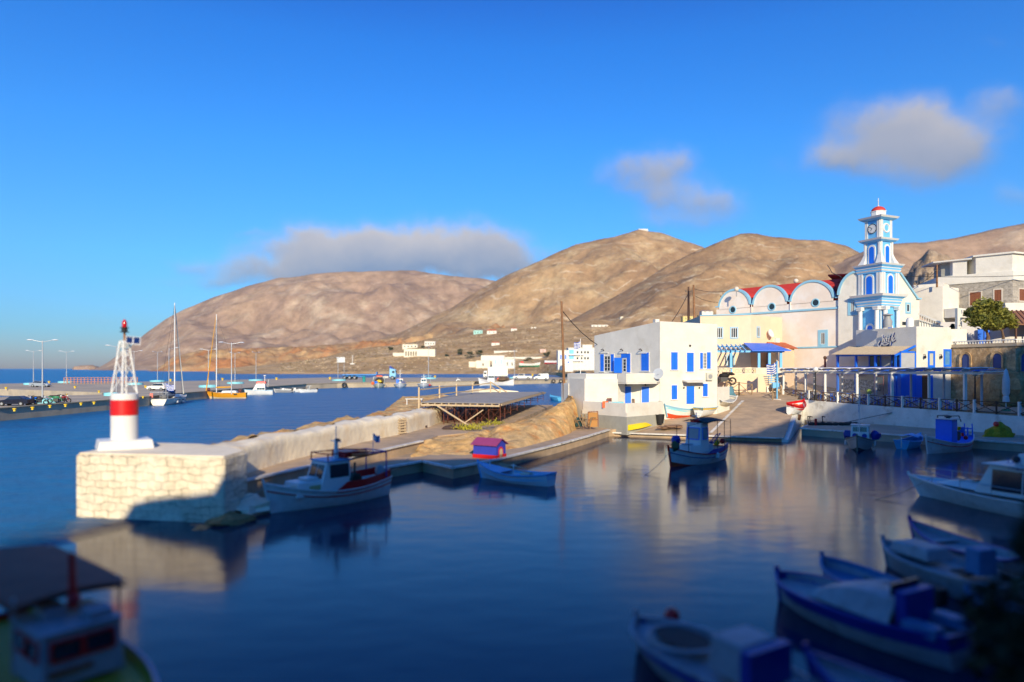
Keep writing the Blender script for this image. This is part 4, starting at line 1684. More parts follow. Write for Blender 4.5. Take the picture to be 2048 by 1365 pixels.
tb, tt = MB(), MB()     # white masonry, light blue masonry
parts = {"cornice": MB(), "blue_band": MB(), "pilaster": MB(), "blue_panel": MB(), "arch_surround": MB(), "niche": MB()}
slab(tb, 1.50, 4, 15.4)
slab(tb, 1.65, 15.3, 16.6)
slab(tb, 1.62, 16.9, 20.4)
slab(tb, 1.16, 21.0, 24.2)
slab(tb, 1.10, 24.4, 27.1)
tb.build("tower_body", whiteb, tw_)
for h, z0, z1, h1 in ((1.80, 15.55, 15.70, 1.85), (1.92, 15.92, 16.08, 1.98), (2.35, 16.62, 16.92, 2.5), (1.82, 19.98, 20.18, 1.9), (2.12, 20.78, 21.0, 2.25), (1.62, 24.22, 24.45, 1.75), (1.62, 27.18, 27.42, 1.78)):
    slab(parts["cornice"], h, z0, z1, h1)
slab(parts["cornice"], 2.0, 16.30, 16.36, 2.0)
slab(parts["cornice"], 1.76, 15.3, 15.38, 1.76)
for h, z0, z1, h1 in ((1.78, 15.38, 15.55, 1.80), (1.86, 15.70, 15.92, 1.92), (1.96, 16.08, 16.30, 2.0), (2.0, 16.36, 16.62, 2.35), (1.78, 19.80, 19.98, 1.8), (1.86, 20.18, 20.40, 1.86), (1.9, 20.5, 20.78, 2.12), (1.34, 24.0, 24.22, 1.62), (1.3, 26.95, 27.18, 1.62)):
    slab(parts["blue_band"], h, z0, z1, h1)
slab(tb, 1.9, 20.4, 20.5)
tb2 = MB()
slab(tb2, 1.9, 20.40, 20.5)
tb2.build("frieze", whiteb, tw_)
for f in sq(1.5):
    f.box(parts["blue_panel"], 0.10, 2.9, 0, .03, 6, 15.3)
    for s in (.28, 2.72):
        parts["pilaster"].cyl(f(s, .42, 6), f(s, .42, 14.85), .29, .26, 16)
        f.box(parts["pilaster"], s - .36, s + .36, .08, .76, 14.85, 15.1)
        f.box(parts["pilaster"], s - .40, s + .40, .08, .80, 15.1, 15.3)
    extrude_on(parts["arch_surround"], f, arch_poly(1.15, 3.2, 10), 1.5, 9.9, .03, .16)
    extrude_on(parts["niche"], f, arch_poly(.75, 2.9, 10), 1.5, 9.9, .16, .18)
for f in sq(1.62):
    f.box(parts["blue_panel"], .66, 2.58, 0, .03, 16.95, 19.8)
    for s in (.12, .48, 2.76, 3.12):
        f.box(parts["pilaster"], s - .14, s + .14, 0.005, .15, 16.95, 19.8)
    extrude_on(parts["arch_surround"], f, arch_poly(1.25, 2.75, 12), 1.62, 16.93, .03, .14)
    extrude_on(parts["niche"], f, arch_poly(.85, 2.5, 12), 1.62, 16.93, .14, .16)
for f in sq(1.16):
    f.box(parts["blue_panel"], .42, 1.90, 0, .03, 21, 24.0)
    for s, sg in ((.12, -1), (2.20, 1)):
        f.box(parts["pilaster"], s - .13, s + .13, 0.005, .13, 21.0, 24.05)
    # flared feet of the corner buttresses
    for sg, s in ((-1, 0.0), (1, 2.32)):
        prf = [(0.0, 22.9), (0.10, 22.3), (0.28, 21.7), (0.52, 21.2), (0.62, 21.0)]
        vs = [f(s - sg * .30, .02, 22.9), f(s - sg * .30, .02, 21.0)]
        n = len(prf)
        a = [f(s + sg * o, .02 + o, z) for o, z in prf]
        b = [f(s - sg * (.30 + .1 * 0), .02 + o, z) for o, z in prf]
        fs = [(i, i + 1, n + i + 1, n + i) for i in range(n - 1)]
        parts["pilaster"].add(a + b, fs)
        c = [f(s - sg * .30, 0, z) for o, z in prf]
        parts["pilaster"].add(b + c, fs)
        c2 = [f(s + sg * 0.0, 0, z) for o, z in prf]
        parts["pilaster"].add(a + c2, fs)
    extrude_on(parts["arch_surround"], f, arch_poly(1.05, 2.65, 12), 1.16, 21.02, .03, .14)
    extrude_on(parts["niche"], f, arch_poly(.70, 2.4, 12), 1.16, 21.02, .14, .16)
for k, f in enumerate(sq(1.10)):
    f.box(parts["blue_panel"], .36, 1.84, 0, .03, 24.6, 26.95)
    for s in (.10, .34, 1.86, 2.10):
        f.box(parts["pilaster"], s - .085, s + .085, 0.005, .10, 24.45, 26.95)
mm = {"cornice": whiteb, "blue_band": skyblue, "pilaster": whiteb, "blue_panel": skyblue, "arch_surround": whiteb, "niche": blue}
tw_.scale = (1.02, 1.02, 1.0)
for k_, mb_ in parts.items():
    mb_.build_each(k_, mm[k_], tw_)
# little windows in the second storey arches
for f in sq(1.62)[:2]:
    win_s(tw_, f, 1.40, 1.58, 18.0, 18.75, None, frame_m=skyblue, mull=0, bars=1, name="window", local=True)
    win_s(tw_, f, 1.66, 1.84, 18.0, 18.75, None, frame_m=skyblue, mull=0, bars=1, name="window", local=True)
for o_ in tw_.children:
    if o_.name.startswith("window"):
        o_.location = (-0.0, 0, 0)
for k, f in enumerate(sq(1.10)[:2]):
    if k == 0:
        q = MB()
        q.cyl(f(1.1, .03, 25.85), f(1.1, .10, 25.85), .66, .66, 28)
        cf = q.build("clock_face", whiteb, tw_)
        q = MB()
        q.torus(f(1.1, .10, 25.85), .64, .04, 'y', 28, 6, f.rz)
        for i in range(12):
            a = 2 * pi * i / 12
            q.bar(f(1.1 + .5 * sin(a), .108, 25.85 + .5 * cos(a)), f(1.1 + .58 * sin(a), .108, 25.85 + .58 * cos(a)), .02, .05)
        for a, L_ in ((radians(222), .34), (radians(305), .5)):
            q.bar(f(1.1, .115, 25.85), f(1.1 + L_ * sin(a), .115, 25.85 + L_ * cos(a)), .02, .05)
        q.build("clock_hands", black, cf)
    else:
        q = MB()
        q.torus(f(1.1, .05, 25.85), .55, .13, 'y', 28, 6, f.rz)
        ring = q.build("round_surround", whiteb, tw_)
        q = MB()
        q.cyl(f(1.1, .03, 25.85), f(1.1, .05, 25.85), .46, .46, 20)
        q.build("round_panel", skyblue, ring)
MB().lathe((0, 0, 0), [(.90, 27.42), (.92, 28.15), (1.0, 28.2), (1.0, 28.27)], 8, False, pi / 8).build("dome_drum", whiteb, tw_)
MB().lathe((0, 0, 28.27), [(.88 * cos(pi / 2 * k / 8), .70 * sin(pi / 2 * k / 8)) for k in range(9)][:-1] + [(.02, .70)], 24).build("red_dome", redroof, tw_)
q = MB()
q.bar((0, 0, 28.9), (0, 0, 30.1), .07, .07)
q.bar((-.12, .24, 29.7), (.12, -.24, 29.7), .07, .07)
q.ball((0, 0, 29.0), .12, 8)
q.build("cross", whiteb, tw_)

# church front to the right of the tower
GF = Frame((50.6, 91.8), (57.2, 94.6))
q = B(ch, "front_wall", white, bevel=0.03)
sA, sB = GF.s_at(1799), GF.s_at(1839)
zE, zA = Z(597, 93.5), Z(548, 93)
pl = [(sA - 1.0, 3), (sB, 3), (sB, zE), (sB - .6, zE), (sA, zA), (sA - 1.0, zA + .6)]
n = len(pl)
vs = [GF(s, 0, z) for s, z in pl] + [GF(s, -.6, z) for s, z in pl]
q.add(vs, [tuple(range(n)), tuple(range(2 * n - 1, n - 1, -1))] + [(i, n + i, n + (i + 1) % n, (i + 1) % n) for i in range(n)])
q.done()
q = B(ch, "gable_trim", skytrim)
q.bar(GF(sA, .08, zA + .05), GF(sB - .55, .08, zE + .05), .3, .22)
q.bar(GF(sB - .7, .08, zE), GF(sB + .15, .08, zE), .3, .2)
q.done()
q = B(ch, "front_body", white)
q.prism([tuple(GF(sA - 1, -.6, 0).xy), tuple(GF(sB, -.6, 0).xy), tuple(GF(sB, -12, 0).xy), tuple(GF(sA - 1, -12, 0).xy)], 3, zE - .1)
q.done()
q = B(ch, "front_roof", redroof)
a = [GF(sA - 1, -.7, zA + .3), GF(sB - .3, -.7, zE), GF(sB - .3, -11, zE + 1.6), GF(sA - 1, -11, zA + 1.2)]
q.add(a, [(0, 1, 2, 3)])
a2 = [Vector((v.x, v.y, v.z - .2)) for v in a]
q.add(a + a2, [(4, 5, 6, 7), (0, 4, 5, 1), (1, 5, 6, 2), (2, 6, 7, 3), (3, 7, 4, 0)])
q.done()
win(ch, GF, 1813, 1818.5, 609, 624, skytrim, .26, mull=0, bars=0)
win(ch, GF, 1803, 1815, 643, 652, None, mull=0, bars=0)

# ------------------------------------------------------------------ cafe
cafe = thing("cafe_building", "white and blue cafe building with a tan roofed veranda on the terrace below the church", "building", (48.6, 82, 2.8))
cA, cB, cC = (45.6, 90.5), (48.6, 82.0), (54.15, 84.2)
KA, KB = Frame(cA, cB), Frame(cB, cC)
q = B(cafe, "walls", white, bevel=0.03)
q.prism([cA, cB, cC, (54.5, 89.5), (49, 92.5)], 2.4, lambda x, y: 12.1)
q.done()
q = B(cafe, "roof_parapet", white)
q.prism([cC, (56.3, 84.5), (56.6, 87), (54, 88)], 9.6, 11.9)
q.done()
q = B(cafe, "roof_pillar", white)
q.box((56.0, 85.6, 12.6), (.55, .5, 4.0))
q.done()
q = B(cafe, "veranda_roof", mat("tan_corrugated_sheet", (0.47, 0.38, 0.26), 0.8, var=0.15, vscale=3))
n = 44
rows_ = []
for k in range(n * 2 + 1):
    s = -1.2 + (KA.L + 1.2 - .1) * k / (2 * n)
    zz = .05 if k % 2 else 0
    rows_.append([KA(s, 0, 9.95 + zz - .03 * s), KA(s, 3.1, 8.85 + zz - .02 * s)])
q.grid(rows_, smooth=False)
q.done()
q = B(cafe, "veranda_frame", blue)
for s in (-.6, 2.4, 5.4, 8.3):
    KA.box(q, s - .12, s + .12, 2.35, 2.6, 2.8, 8.9)
KA.box(q, -.8, KA.L - .2, 2.3, 2.62, 8.62, 8.84)
KA.box(q, -.8, KA.L - .2, 2.3, 2.58, 7.15, 7.25)
for s in (KA.L - .15,):
    q.bar(KA(s, 0, 9.75), KA(s, 3.3, 8.55), .16, .22)
q.done()
q = B(cafe, "veranda_floor", blue)
KA.box(q, -.8, KA.L - .1, 0.0, 2.7, 6.35, 6.7)
q.done()
q = B(cafe, "veranda_rail", blue)
KA.box(q, -.7, KA.L - .2, 2.55, 2.62, 6.7, 7.15)
q.done()
win_s(cafe, KA, 2.2, 3.9, 6.75, 8.9, blue, .12, blue, 1, "veranda_door", bars=0)
win_s(cafe, KA, 5.6, 7.6, 6.75, 9.0, blue, .12, blue, 1, "veranda_window", bars=0)
# small glazed corner
q = B(cafe, "corner_screen", blue)
SF = Frame(tuple(KA(KA.L, 2.6, 0).xy), tuple(KA(KA.L + .02, 0.1, 0).xy))
for a, b, c_, d_ in ((0, 2.5, 6.7, 6.9), (0, 2.5, 8.9, 9.1), (0, .15, 6.7, 9.1), (2.3, 2.5, 6.7, 9.1)):
    SF.box(q, a, b, -.1, 0.02, c_, d_)
q.done()
q = B(cafe, "screen_pane", mat("grey_curtain", (0.40, 0.42, 0.45), 0.8, var=.1))
SF.box(q, .15, 2.3, -.06, -.02, 6.9, 8.9)
q.done()
# ground floor, blue
q = B(cafe, "ground_floor_front", blue)
KA.box(q, 7.2, KA.L + .02, 0, 2.5, 2.7, 6.35)
q.done()
q = B(cafe, "ground_floor_opening", mat("dark_interior", (0.03, 0.03, 0.035), 0.8, var=.1))
KA.box(q, 5.3, 7.2, .0, .06, 2.8, 5.6)
q.done()
q = B(cafe, "patterned_counter", mat("patterned_tile", (0.62, 0.60, 0.55), 0.7, var=.35, vscale=5, col2=(0.10, 0.10, 0.12), c2scale=3.2, c2lo=.46, c2hi=.5))
KA.box(q, -.6, 5.0, 1.2, 1.5, 4.2, 5.6)
q.done()
win(cafe, KB, 1858, 1867, 706, 732, blue, .22, blue, 0, "blue_door", gl=mat("pale_curtain", (0.50, 0.50, 0.42), 0.8, var=.1), bars=0)
win(cafe, KB, 1889, 1900, 702, 731, blue, .2, blue, 0, "blue_window", gl=mat("sky_reflection_glass", (0.10, 0.28, 0.55), 0.2, var=.3), bars=0)
s0, s1, z0, z1 = KB.rect(1843, 1856, 748, 800)
q = B(cafe, "brown_door", browndoor)
KB.box(q, s0 + .1, s1, 0, .06, 2.9, 6.2)
q.done()
q = B(cafe, "blue_shutter", blue)
KB.box(q, s1 + .05, s1 + .8, 0, .06, 2.9, 6.2)
KB.box(q, s0 - 1.0, s0 + .02, 0, .06, 2.9, 6.2)
q.done()
for px in (1846.5, 1879):
    s, z = KB.at(px, 713)
    q = B(cafe, "wall_lantern", black)
    q.path([KB(s, 0, z + .2), KB(s, .25, z + .25), KB(s, .25, z)], .03)
    q.lathe(KB(s, .25, z - .3), [(.05, 0), (.14, .1), (.14, .32), (.04, .42)], 6)
    q.done()
# the sign: white brush letters with a fish shape, dark blue outline behind
sg = thing("cafe_sign", "white brush lettered name sign with blue shadow on the cafe wall", "sign", tuple(KA(4.9, .06, 10.75)), KA.rz)
STROKES = [[(770, 430), (800, 640), (770, 800), (700, 950), (640, 1035), (570, 1040), (540, 960), (575, 830), (650, 735)],
           [(850, 600), (825, 700), (810, 800)], [(860, 520), (885, 535)],
           [(1020, 610), (940, 620), (885, 720), (890, 795), (960, 770), (1020, 615), (990, 795)],
           [(1180, 615), (1100, 620), (1085, 675), (1140, 695), (1065, 755), (1100, 800), (1185, 770)],
           [(1160, 480), (1125, 560)],
           [(1360, 320), (1290, 560), (1235, 800), (1190, 990)],
           [(1355, 580), (1320, 690), (1300, 780), (1345, 785), (1425, 715)],
           [(920 + 150 * cos(t_ * pi / 8), 905 + 62 * sin(t_ * pi / 8)) for t_ in range(17)] + [(1190, 850)]]
navy = mat("sign_navy", (0.02, 0.05, 0.22), 0.5, var=0)
for st_ in STROKES:
    for nm, m_, r_, o_, dx_ in (("letter", whiteb, .060, -.14, 0), ("letter_shadow", navy, .105, -.05, .05)):
        q = MB()
        pts_ = [((u - 980) * .00281 + dx_, o_, (650 - v) * .00240 - dx_) for u, v in st_]
        for a_, b_ in zip(pts_, pts_[1:]):
            q.bar(a_, b_, .03, r_ * 2)
        q.build(nm, m_, sg)

# things on the cafe roof
rr = thing("roof_extractor", "grey metal extractor cowl on the cafe roof below the bell tower", "extractor", (X(1775, 84.5), 84.5, 12.1))
MB().lathe((0, 0, 0), [(.5, 0), (.55, .8), (.35, 1.2), (.35, 1.5)], 12).build("cowl", grey, rr)
MB().lathe((0, 0, 0), [(.6, 1.5), (.6, 1.6), (.1, 1.75)], 12).build("cap", grey, rr)
rr = thing("roof_tank", "small white water tank on the cafe roof beside the extractor", "water tank", (X(1820, 85.5), 85.5, 12.1))
MB().lathe((0, 0, 0), [(.45, 0), (.45, 1.0), (.3, 1.3), (.05, 1.35)], 14).build("tank", whiteb, rr)

# ------------------------------------------------------------------ stone arched wall and upper terrace
aw = thing("arched_stone_wall", "brown rubble stone retaining wall with arched niches beside the cafe", "wall", (57, 77.6, 2.8))
a1, a2, a3 = (54.25, 84.4), (57.2, 77.5), (66, 79.6)
q = B(aw, "masonry", m_ruin)
q.prism([a1, a2, a3, (66, 88), (56, 92)], 2.2, 9.6)
q.done()
q = B(aw, "coping", conc)
q.prism([(54.15, 84.35), (57.15, 77.3), (66.2, 79.4), (66.2, 88), (56, 92)], 9.6, 9.98)
q.done()
AF, AG = Frame(a1, a2), Frame(a2, a3)
for f, px, w in ((AF, 1932, .9), (AF, 1995, .95), (AG, 2049, 1.2)):
    s = f.s_at(px)
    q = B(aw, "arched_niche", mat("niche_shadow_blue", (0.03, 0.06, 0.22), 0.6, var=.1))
    extrude_on(q, f, arch_poly(w, 2.1, 8), s, 6.7, 0.0, .03)
    q.done()
    q = B(aw, "niche_rim", m_ruin)
    po, pi2 = arch_poly(w + .5, 2.35, 8), arch_poly(w, 2.1, 8)
    n = len(po)
    vs = [f(s + x_, .18, 6.7 + z_) for x_, z_ in po] + [f(s + x_, .12, 6.7 + z_) for x_, z_ in pi2] + [f(s + x_, 0, 6.7 + z_) for x_, z_ in po] + [f(s + x_, 0, 6.7 + z_) for x_, z_ in pi2]
    fs = [(i, i + 1, n + i + 1, n + i) for i in range(1, n - 1)] + [(i, i + 1, 2 * n + i + 1, 2 * n + i) for i in range(1, n - 1)] + [(n + i, n + i + 1, 3 * n + i + 1, 3 * n + i) for i in range(1, n - 1)]
    fs += [(n - 1, 0, n, 2 * n - 1)]
    q.add(vs, fs)
    q.done()
# masonry bulge, rounded vault half buried at its foot
q = B(aw, "ruined_vault", m_rock2)
q.blob((56.3, 78.6, 4.2), 2.0, 5, (1.1, 1.7, 1.4), 18, .3)
q.done()
br = thing("balustrade", "low white balustrade along the top of the stone wall", "balustrade", (57, 77.6, 9.98))
q = MB()
for f in (AF, AG):
    s = 0.3
    while s < f.L - .2:
        q.lathe(f(s, -.15, 9.98), [(.05, 0), (.09, .12), (.04, .3)], 6)
        s += .33
q.build_each("baluster", whiteb, br, world=True)
q = MB()
for f in (AF, AG):
    f.box(q, 0, f.L, -.28, -.02, 10.28, 10.40)
q.build("handrail", whiteb, br, world=True)

# ------------------------------------------------------------------ stone house top right
sh = thing("stone_house", "grey stone faced house with brown shutters and a white flat roofed top floor", "house", (71.9, 98, 10))
s1_, s2_, s3_ = (65.6, 104.6), (71.9, 98.0), (79, 101)
UF, UG = Frame(s1_, s2_), Frame(s2_, s3_)
q = B(sh, "stone_storey", m_stone)
q.prism([s1_, s2_, s3_, (80, 112), (68, 114)], 15.6, 19.75)
q.done()
q = B(sh, "lower_storey", white)
q.prism([(65.65, 104.7), (71.95, 98.1), (78.9, 101), (80, 112), (68, 114)], 9.5, 15.6)
q.done()
q = B(sh, "parapet", white, bevel=.02)
q.prism([(65.3, 104.7), (71.9, 97.85), (79.2, 100.9), (80, 112), (68, 114)], 19.75, 21.1)
q.done()
q = B(sh, "top_floor", white)
q.prism([(68.9, 101.4), (72.0, 98.2), (79, 101.2), (80, 112), (71, 112)], 21.1, 23.6)
q.prism([(66.9, 103.6), (68.2, 102.3), (70, 108), (68, 108)], 21.1, 23.3)
q.done()
q = B(sh, "roof_slab", white)
q.prism([(68.5, 101.4), (72.0, 97.8), (79.4, 101.0), (80, 113), (70.6, 113)], 23.6, 23.85)
q.prism([(64.9, 105.2), (68.4, 101.5), (71, 108), (66, 110)], 23.3, 23.5)
q.done()
q = B(sh, "loggia", greybase)
q.prism([(66.4, 105.6), (67.6, 104.2), (70, 108), (68, 110)], 21.1, 23.3)
q.done()
for a, b, c_, d_ in ((1904, 1917, 588, 609), (1940, 1962, 585, 611), (1989, 2003, 580, 602)):
    win(sh, UF, a, b, c_, d_, mat("pale_stone_trim", (0.58, 0.52, 0.44), 0.9), .18, browndoor, 1, "shuttered_window", gl=browndoor, bars=2)
win(sh, UG, 2038, 2054, 579, 602, mat("pale_stone_trim", (0.58, 0.52, 0.44), 0.9), .18, browndoor, 1, "shuttered_window", gl=browndoor, bars=2)

wh = thing("white_flat_house", "plain white flat roofed house between the church and the stone house", "house", (61.8, 98, 8))
q = B(wh, "walls", white, bevel=.03)
q.prism([(58.6, 101.5), (62.0, 98.2), (66.0, 100.8), (66, 106), (60, 108)], 7, lambda x, y: 18.9)
q.done()
q = B(wh, "balcony", white)
q.prism([(62.2, 98.2), (63.2, 96.4), (66.5, 98.6), (66, 101)], 14.3, 15.6)
q.done()
q = B(wh, "upper_block", white)
q.prism([(60.5, 103), (63.5, 100.3), (66, 103), (64, 107)], 18.9, 19.6)
q.done()

stc = thing("outside_stair", "white outside stair with blue trimmed parapet beside the church front", "staircase", (X(1860, 92), 92, 11))
q = MB()
a, b = P(1838, 640, 91), P(1886, 654, 89)
a2, b2 = P(1838, 628, 91), P(1880, 645, 89)
for o0 in (0,):
    n = 9
    for k in range(n):
        t0 = k / n
        p0 = a.lerp(b, t0)
        p1 = a.lerp(b, (k + 1) / n)
        q.box(((p0.x + p1.x) / 2, p0.y + .8, (p0.z - 1.2)), (abs(p1.x - p0.x) + .02, 1.8, 2.4), 0)
q.build("steps", white, stc, world=True)
q = MB()
q.bar(a2, b2, .35, .2)
q.bar(a, b, .3, .15)
q.build("parapet", white, stc, world=True)
q = MB()
q.bar(a2 + Vector((0, -.2, -.14)), b2 + Vector((0, -.2, -.14)), .08, .1)
q.build("blue_trim", skytrim, stc, world=True)
q = MB()
for k in range(9):
    t = (k + .5) / 10
    p0, p1 = a.lerp(b, t), a2.lerp(b2, t)
    q.cyl(p0, (p0.x, p0.y, p1.z), .07, .05, 6)
q.build_each("baluster", mat("terracotta_balusters", (0.62, 0.42, 0.30), 0.8), stc, world=True)

tv = thing("terrace_tavern", "shaded low tavern front with a tiled lean-to behind the terrace tree", "building", (66, 90, 9.98))
q = B(tv, "walls", mat("tavern_plaster", (0.62, 0.60, 0.58), 0.85, var=.06))
q.prism([(59, 94), (66, 90.5), (76, 90.5), (76, 96), (60, 97)], 9.98, 13.4)
q.done()
q = B(tv, "tiled_lean_to", mat("brown_tiles", (0.26, 0.12, 0.07), 0.85, var=.3, vscale=5, bump=.04, bscale=9))
a = [Vector((64.0, 87.2, 12.6)), Vector((76, 87.2, 12.6)), Vector((76, 91, 14.6)), Vector((65.5, 91, 14.6))]
q.add(a + [v + Vector((0, 0, .15)) for v in a], [(0, 1, 2, 3), (7, 6, 5, 4), (0, 4, 5, 1), (1, 5, 6, 2), (2, 6, 7, 3), (3, 7, 4, 0)])
for k in range(18):
    p0 = a[0].lerp(a[1], k / 18)
    p1 = a[3].lerp(a[2], k / 18)
    q.cyl(p0 + Vector((0, -.05, .18)), p1 + Vector((0, 0, .18)), .11, .11, 6)
q.done()
q = MB()
for x in (64.6, 68, 71.5):
    q.box((x, 87.5, 11.3), (.18, .18, 2.7))
q.build_each('post', wooddark, tv, world=True)
q = B(tv, "upper_wall", white)
q.prism([(66.5, 92), (78, 91.5), (78, 97), (66.5, 97)], 13.4, 15.9)
q.done()
for px in (1962, 1975):
    q = B(tv, "blue_door", blue)
    q.box((X(px, 91.5), 91.6, 11.2), (.6, .3, 2.3), -.46)
    q.done()
# ================================================================== boats
class Hull:
    def __init__(s, L, B, fb, bow, st, draft=0.45, tw=0.55, rake=0.35, bowfull=2.2):
        s.L, s.B, s.fb, s.bow, s.st, s.draft, s.tw, s.rake, s.bf = L, B, fb, bow, st, draft, tw, rake, bowfull

    def hb(s, t):
        a = min(1, t / 0.42)
        st = s.tw + (1 - s.tw) * sin(a * pi / 2)
        b = 1 - max(0, (t - 0.42) / 0.58) ** s.bf
        return s.B / 2 * st * max(0.012, b)

    def sheer(s, t):
        z = s.fb
        if t < .45:
            z += (s.st - s.fb) * ((.45 - t) / .45) ** 1.8
        else:
            z += (s.bow - s.fb) * ((t - .45) / .55) ** 2
        return z

    def pt(s, t, u, side=1, off=0.0):
        b, z1 = s.hb(t), s.sheer(t)
        z0 = -s.draft * (1 - max(0, t - .75) * 2.2)
        p = 0.38 + 0.75 * max(0, (t - .45) / .55) ** 1.5
        return (-s.L / 2 + s.L * t + s.rake * (u - 0.35) * max(0, (t - .6) / .4) ** 2, side * ((b * u ** p) + off), z0 + (z1 - z0) * u)

    def shell(s, mb, u0, u1, off=0.0, n=26, m=5):
        for side in (1, -1):
            rows = []
            for i in range(n + 1):
                t = i / n
                rows.append([s.pt(t, u0 + (u1 - u0) * j / m, side, off) for j in range(m + 1)])
            mb.grid(rows)
        # transom
        a = [s.pt(0, u0 + (u1 - u0) * j / m, 1, off) for j in range(m + 1)]
        b = [s.pt(0, u0 + (u1 - u0) * j / m, -1, off) for j in range(m + 1)]
        mb.add(a + b, [(j, j + 1, m + 1 + j + 1, m + 1 + j) for j in range(m)])

    def inner(s, mb, drop, t0=0.0, t1=0.97, n=20, inset=.05):
        """deck or floor sheet, drop below the sheer, with inner sides up to the rail"""
        L_, R_, LT, RT = [], [], [], []
        rows = []
        for i in range(n + 1):
            t = t0 + (t1 - t0) * i / n
            x, y, z = s.pt(t, 1.0)
            y = max(.01, y - inset)
            rows.append([(x, -y, z), (x, -y * .93, z - drop), (x, 0, z - drop + .03), (x, y * .93, z - drop), (x, y, z)])
        mb.grid(rows, smooth=False)
        mb.add(rows[0], [(0, 1, 2, 3, 4)])

    def rail(s, mb, w=.08, h=.07, dz=0.0, n=24):
        for side in (1, -1):
            pts = [s.pt(i / n, 1.0, side, .0) for i in range(n + 1)]
            for a, b in zip(pts, pts[1:]):
                mb.bar((a[0], a[1], a[2] + dz), (b[0], b[1], b[2] + dz), w, h)
        a, b = s.pt(0, 1, 1), s.pt(0, 1, -1)
        mb.bar((a[0], a[1], a[2] + dz), (b[0], b[1], b[2] + dz), w, h)

    def stripe(s, mb, u, w=.03, h=.05, n=24):
        for side in (1, -1):
            pts = [s.pt(i / n, u, side, .012) for i in range(n + 1)]
            for a, b in zip(pts, pts[1:]):
                mb.bar(a, b, w, h)


def place2(bx, by, sx, sy, z=0.0):
    b, s_ = G(bx, by, z), G(sx, sy, z)
    c = (b + s_) / 2
    d = b - s_
    return Vector((c.x, c.y, z)), atan2(d.y, d.x), d.length


def boat(label, loc, rz, h, hullm, name="fishing_boat", cat="boat", railm=None, deckm=None, drop=.25, strake=None, bottom=None, stripem=None, group=None, inset=.05, deck=(0, .97)):
    o = thing(name, label, cat, loc, rz, group)
    lo_ = 0.0
    if bottom:
        m = MB()
        h.shell(m, 0, .38)
        m.build("hull_bottom", bottom, o)
        lo_ = .38
    hi = strake[0] if strake else 1.0
    m = MB()
    h.shell(m, lo_, hi)
    m.build("hull", hullm, o)
    if strake:
        m = MB()
        h.shell(m, strake[0], 1.0, .012)
        m.build("strake", strake[1], o)
    m = MB()
    h.inner(m, drop, deck[0], deck[1], inset=inset)
    m.build("deck", deckm or hullm, o)
    m = MB()
    h.rail(m)
    m.build("rail", railm or hullm, o)
    if stripem:
        m = MB()
        h.stripe(m, .78)
        m.build("stripe", stripem, o)
    # stem post
    m = MB()
    a, b = h.pt(1, .05), h.pt(1, 1)
    m.bar((a[0], 0, a[2]), (b[0] + .04, 0, b[2] + .16), .09, .12)
    m.build("stem_post", railm or hullm, o)
    return o


EACH = {"canopy_post": 0, "portholes": "porthole", "deck_hatch": 0, "thwart": 0, "oars": "oar", "deck_opening": 0, "cockpit_seat": 0, "awning_posts": "awning_post", "hull_ports": "hull_port", "hull_window": 0, "antenna": 0, "blue_tub": 0, "orange_nets": 0, "side_gear": "side_net", "deck_boxes": "deck_box", "roof_box": 0, "porthole_panel": 0}


def part(o, name, m, f, label=None, bevel=0.0):
    mb = MB()
    f(mb)
    if name in EACH:
        return mb.build_each(EACH[name] or name, m, o, bevel=bevel)[0]
    return mb.build(name, m, o, label=label, bevel=bevel)


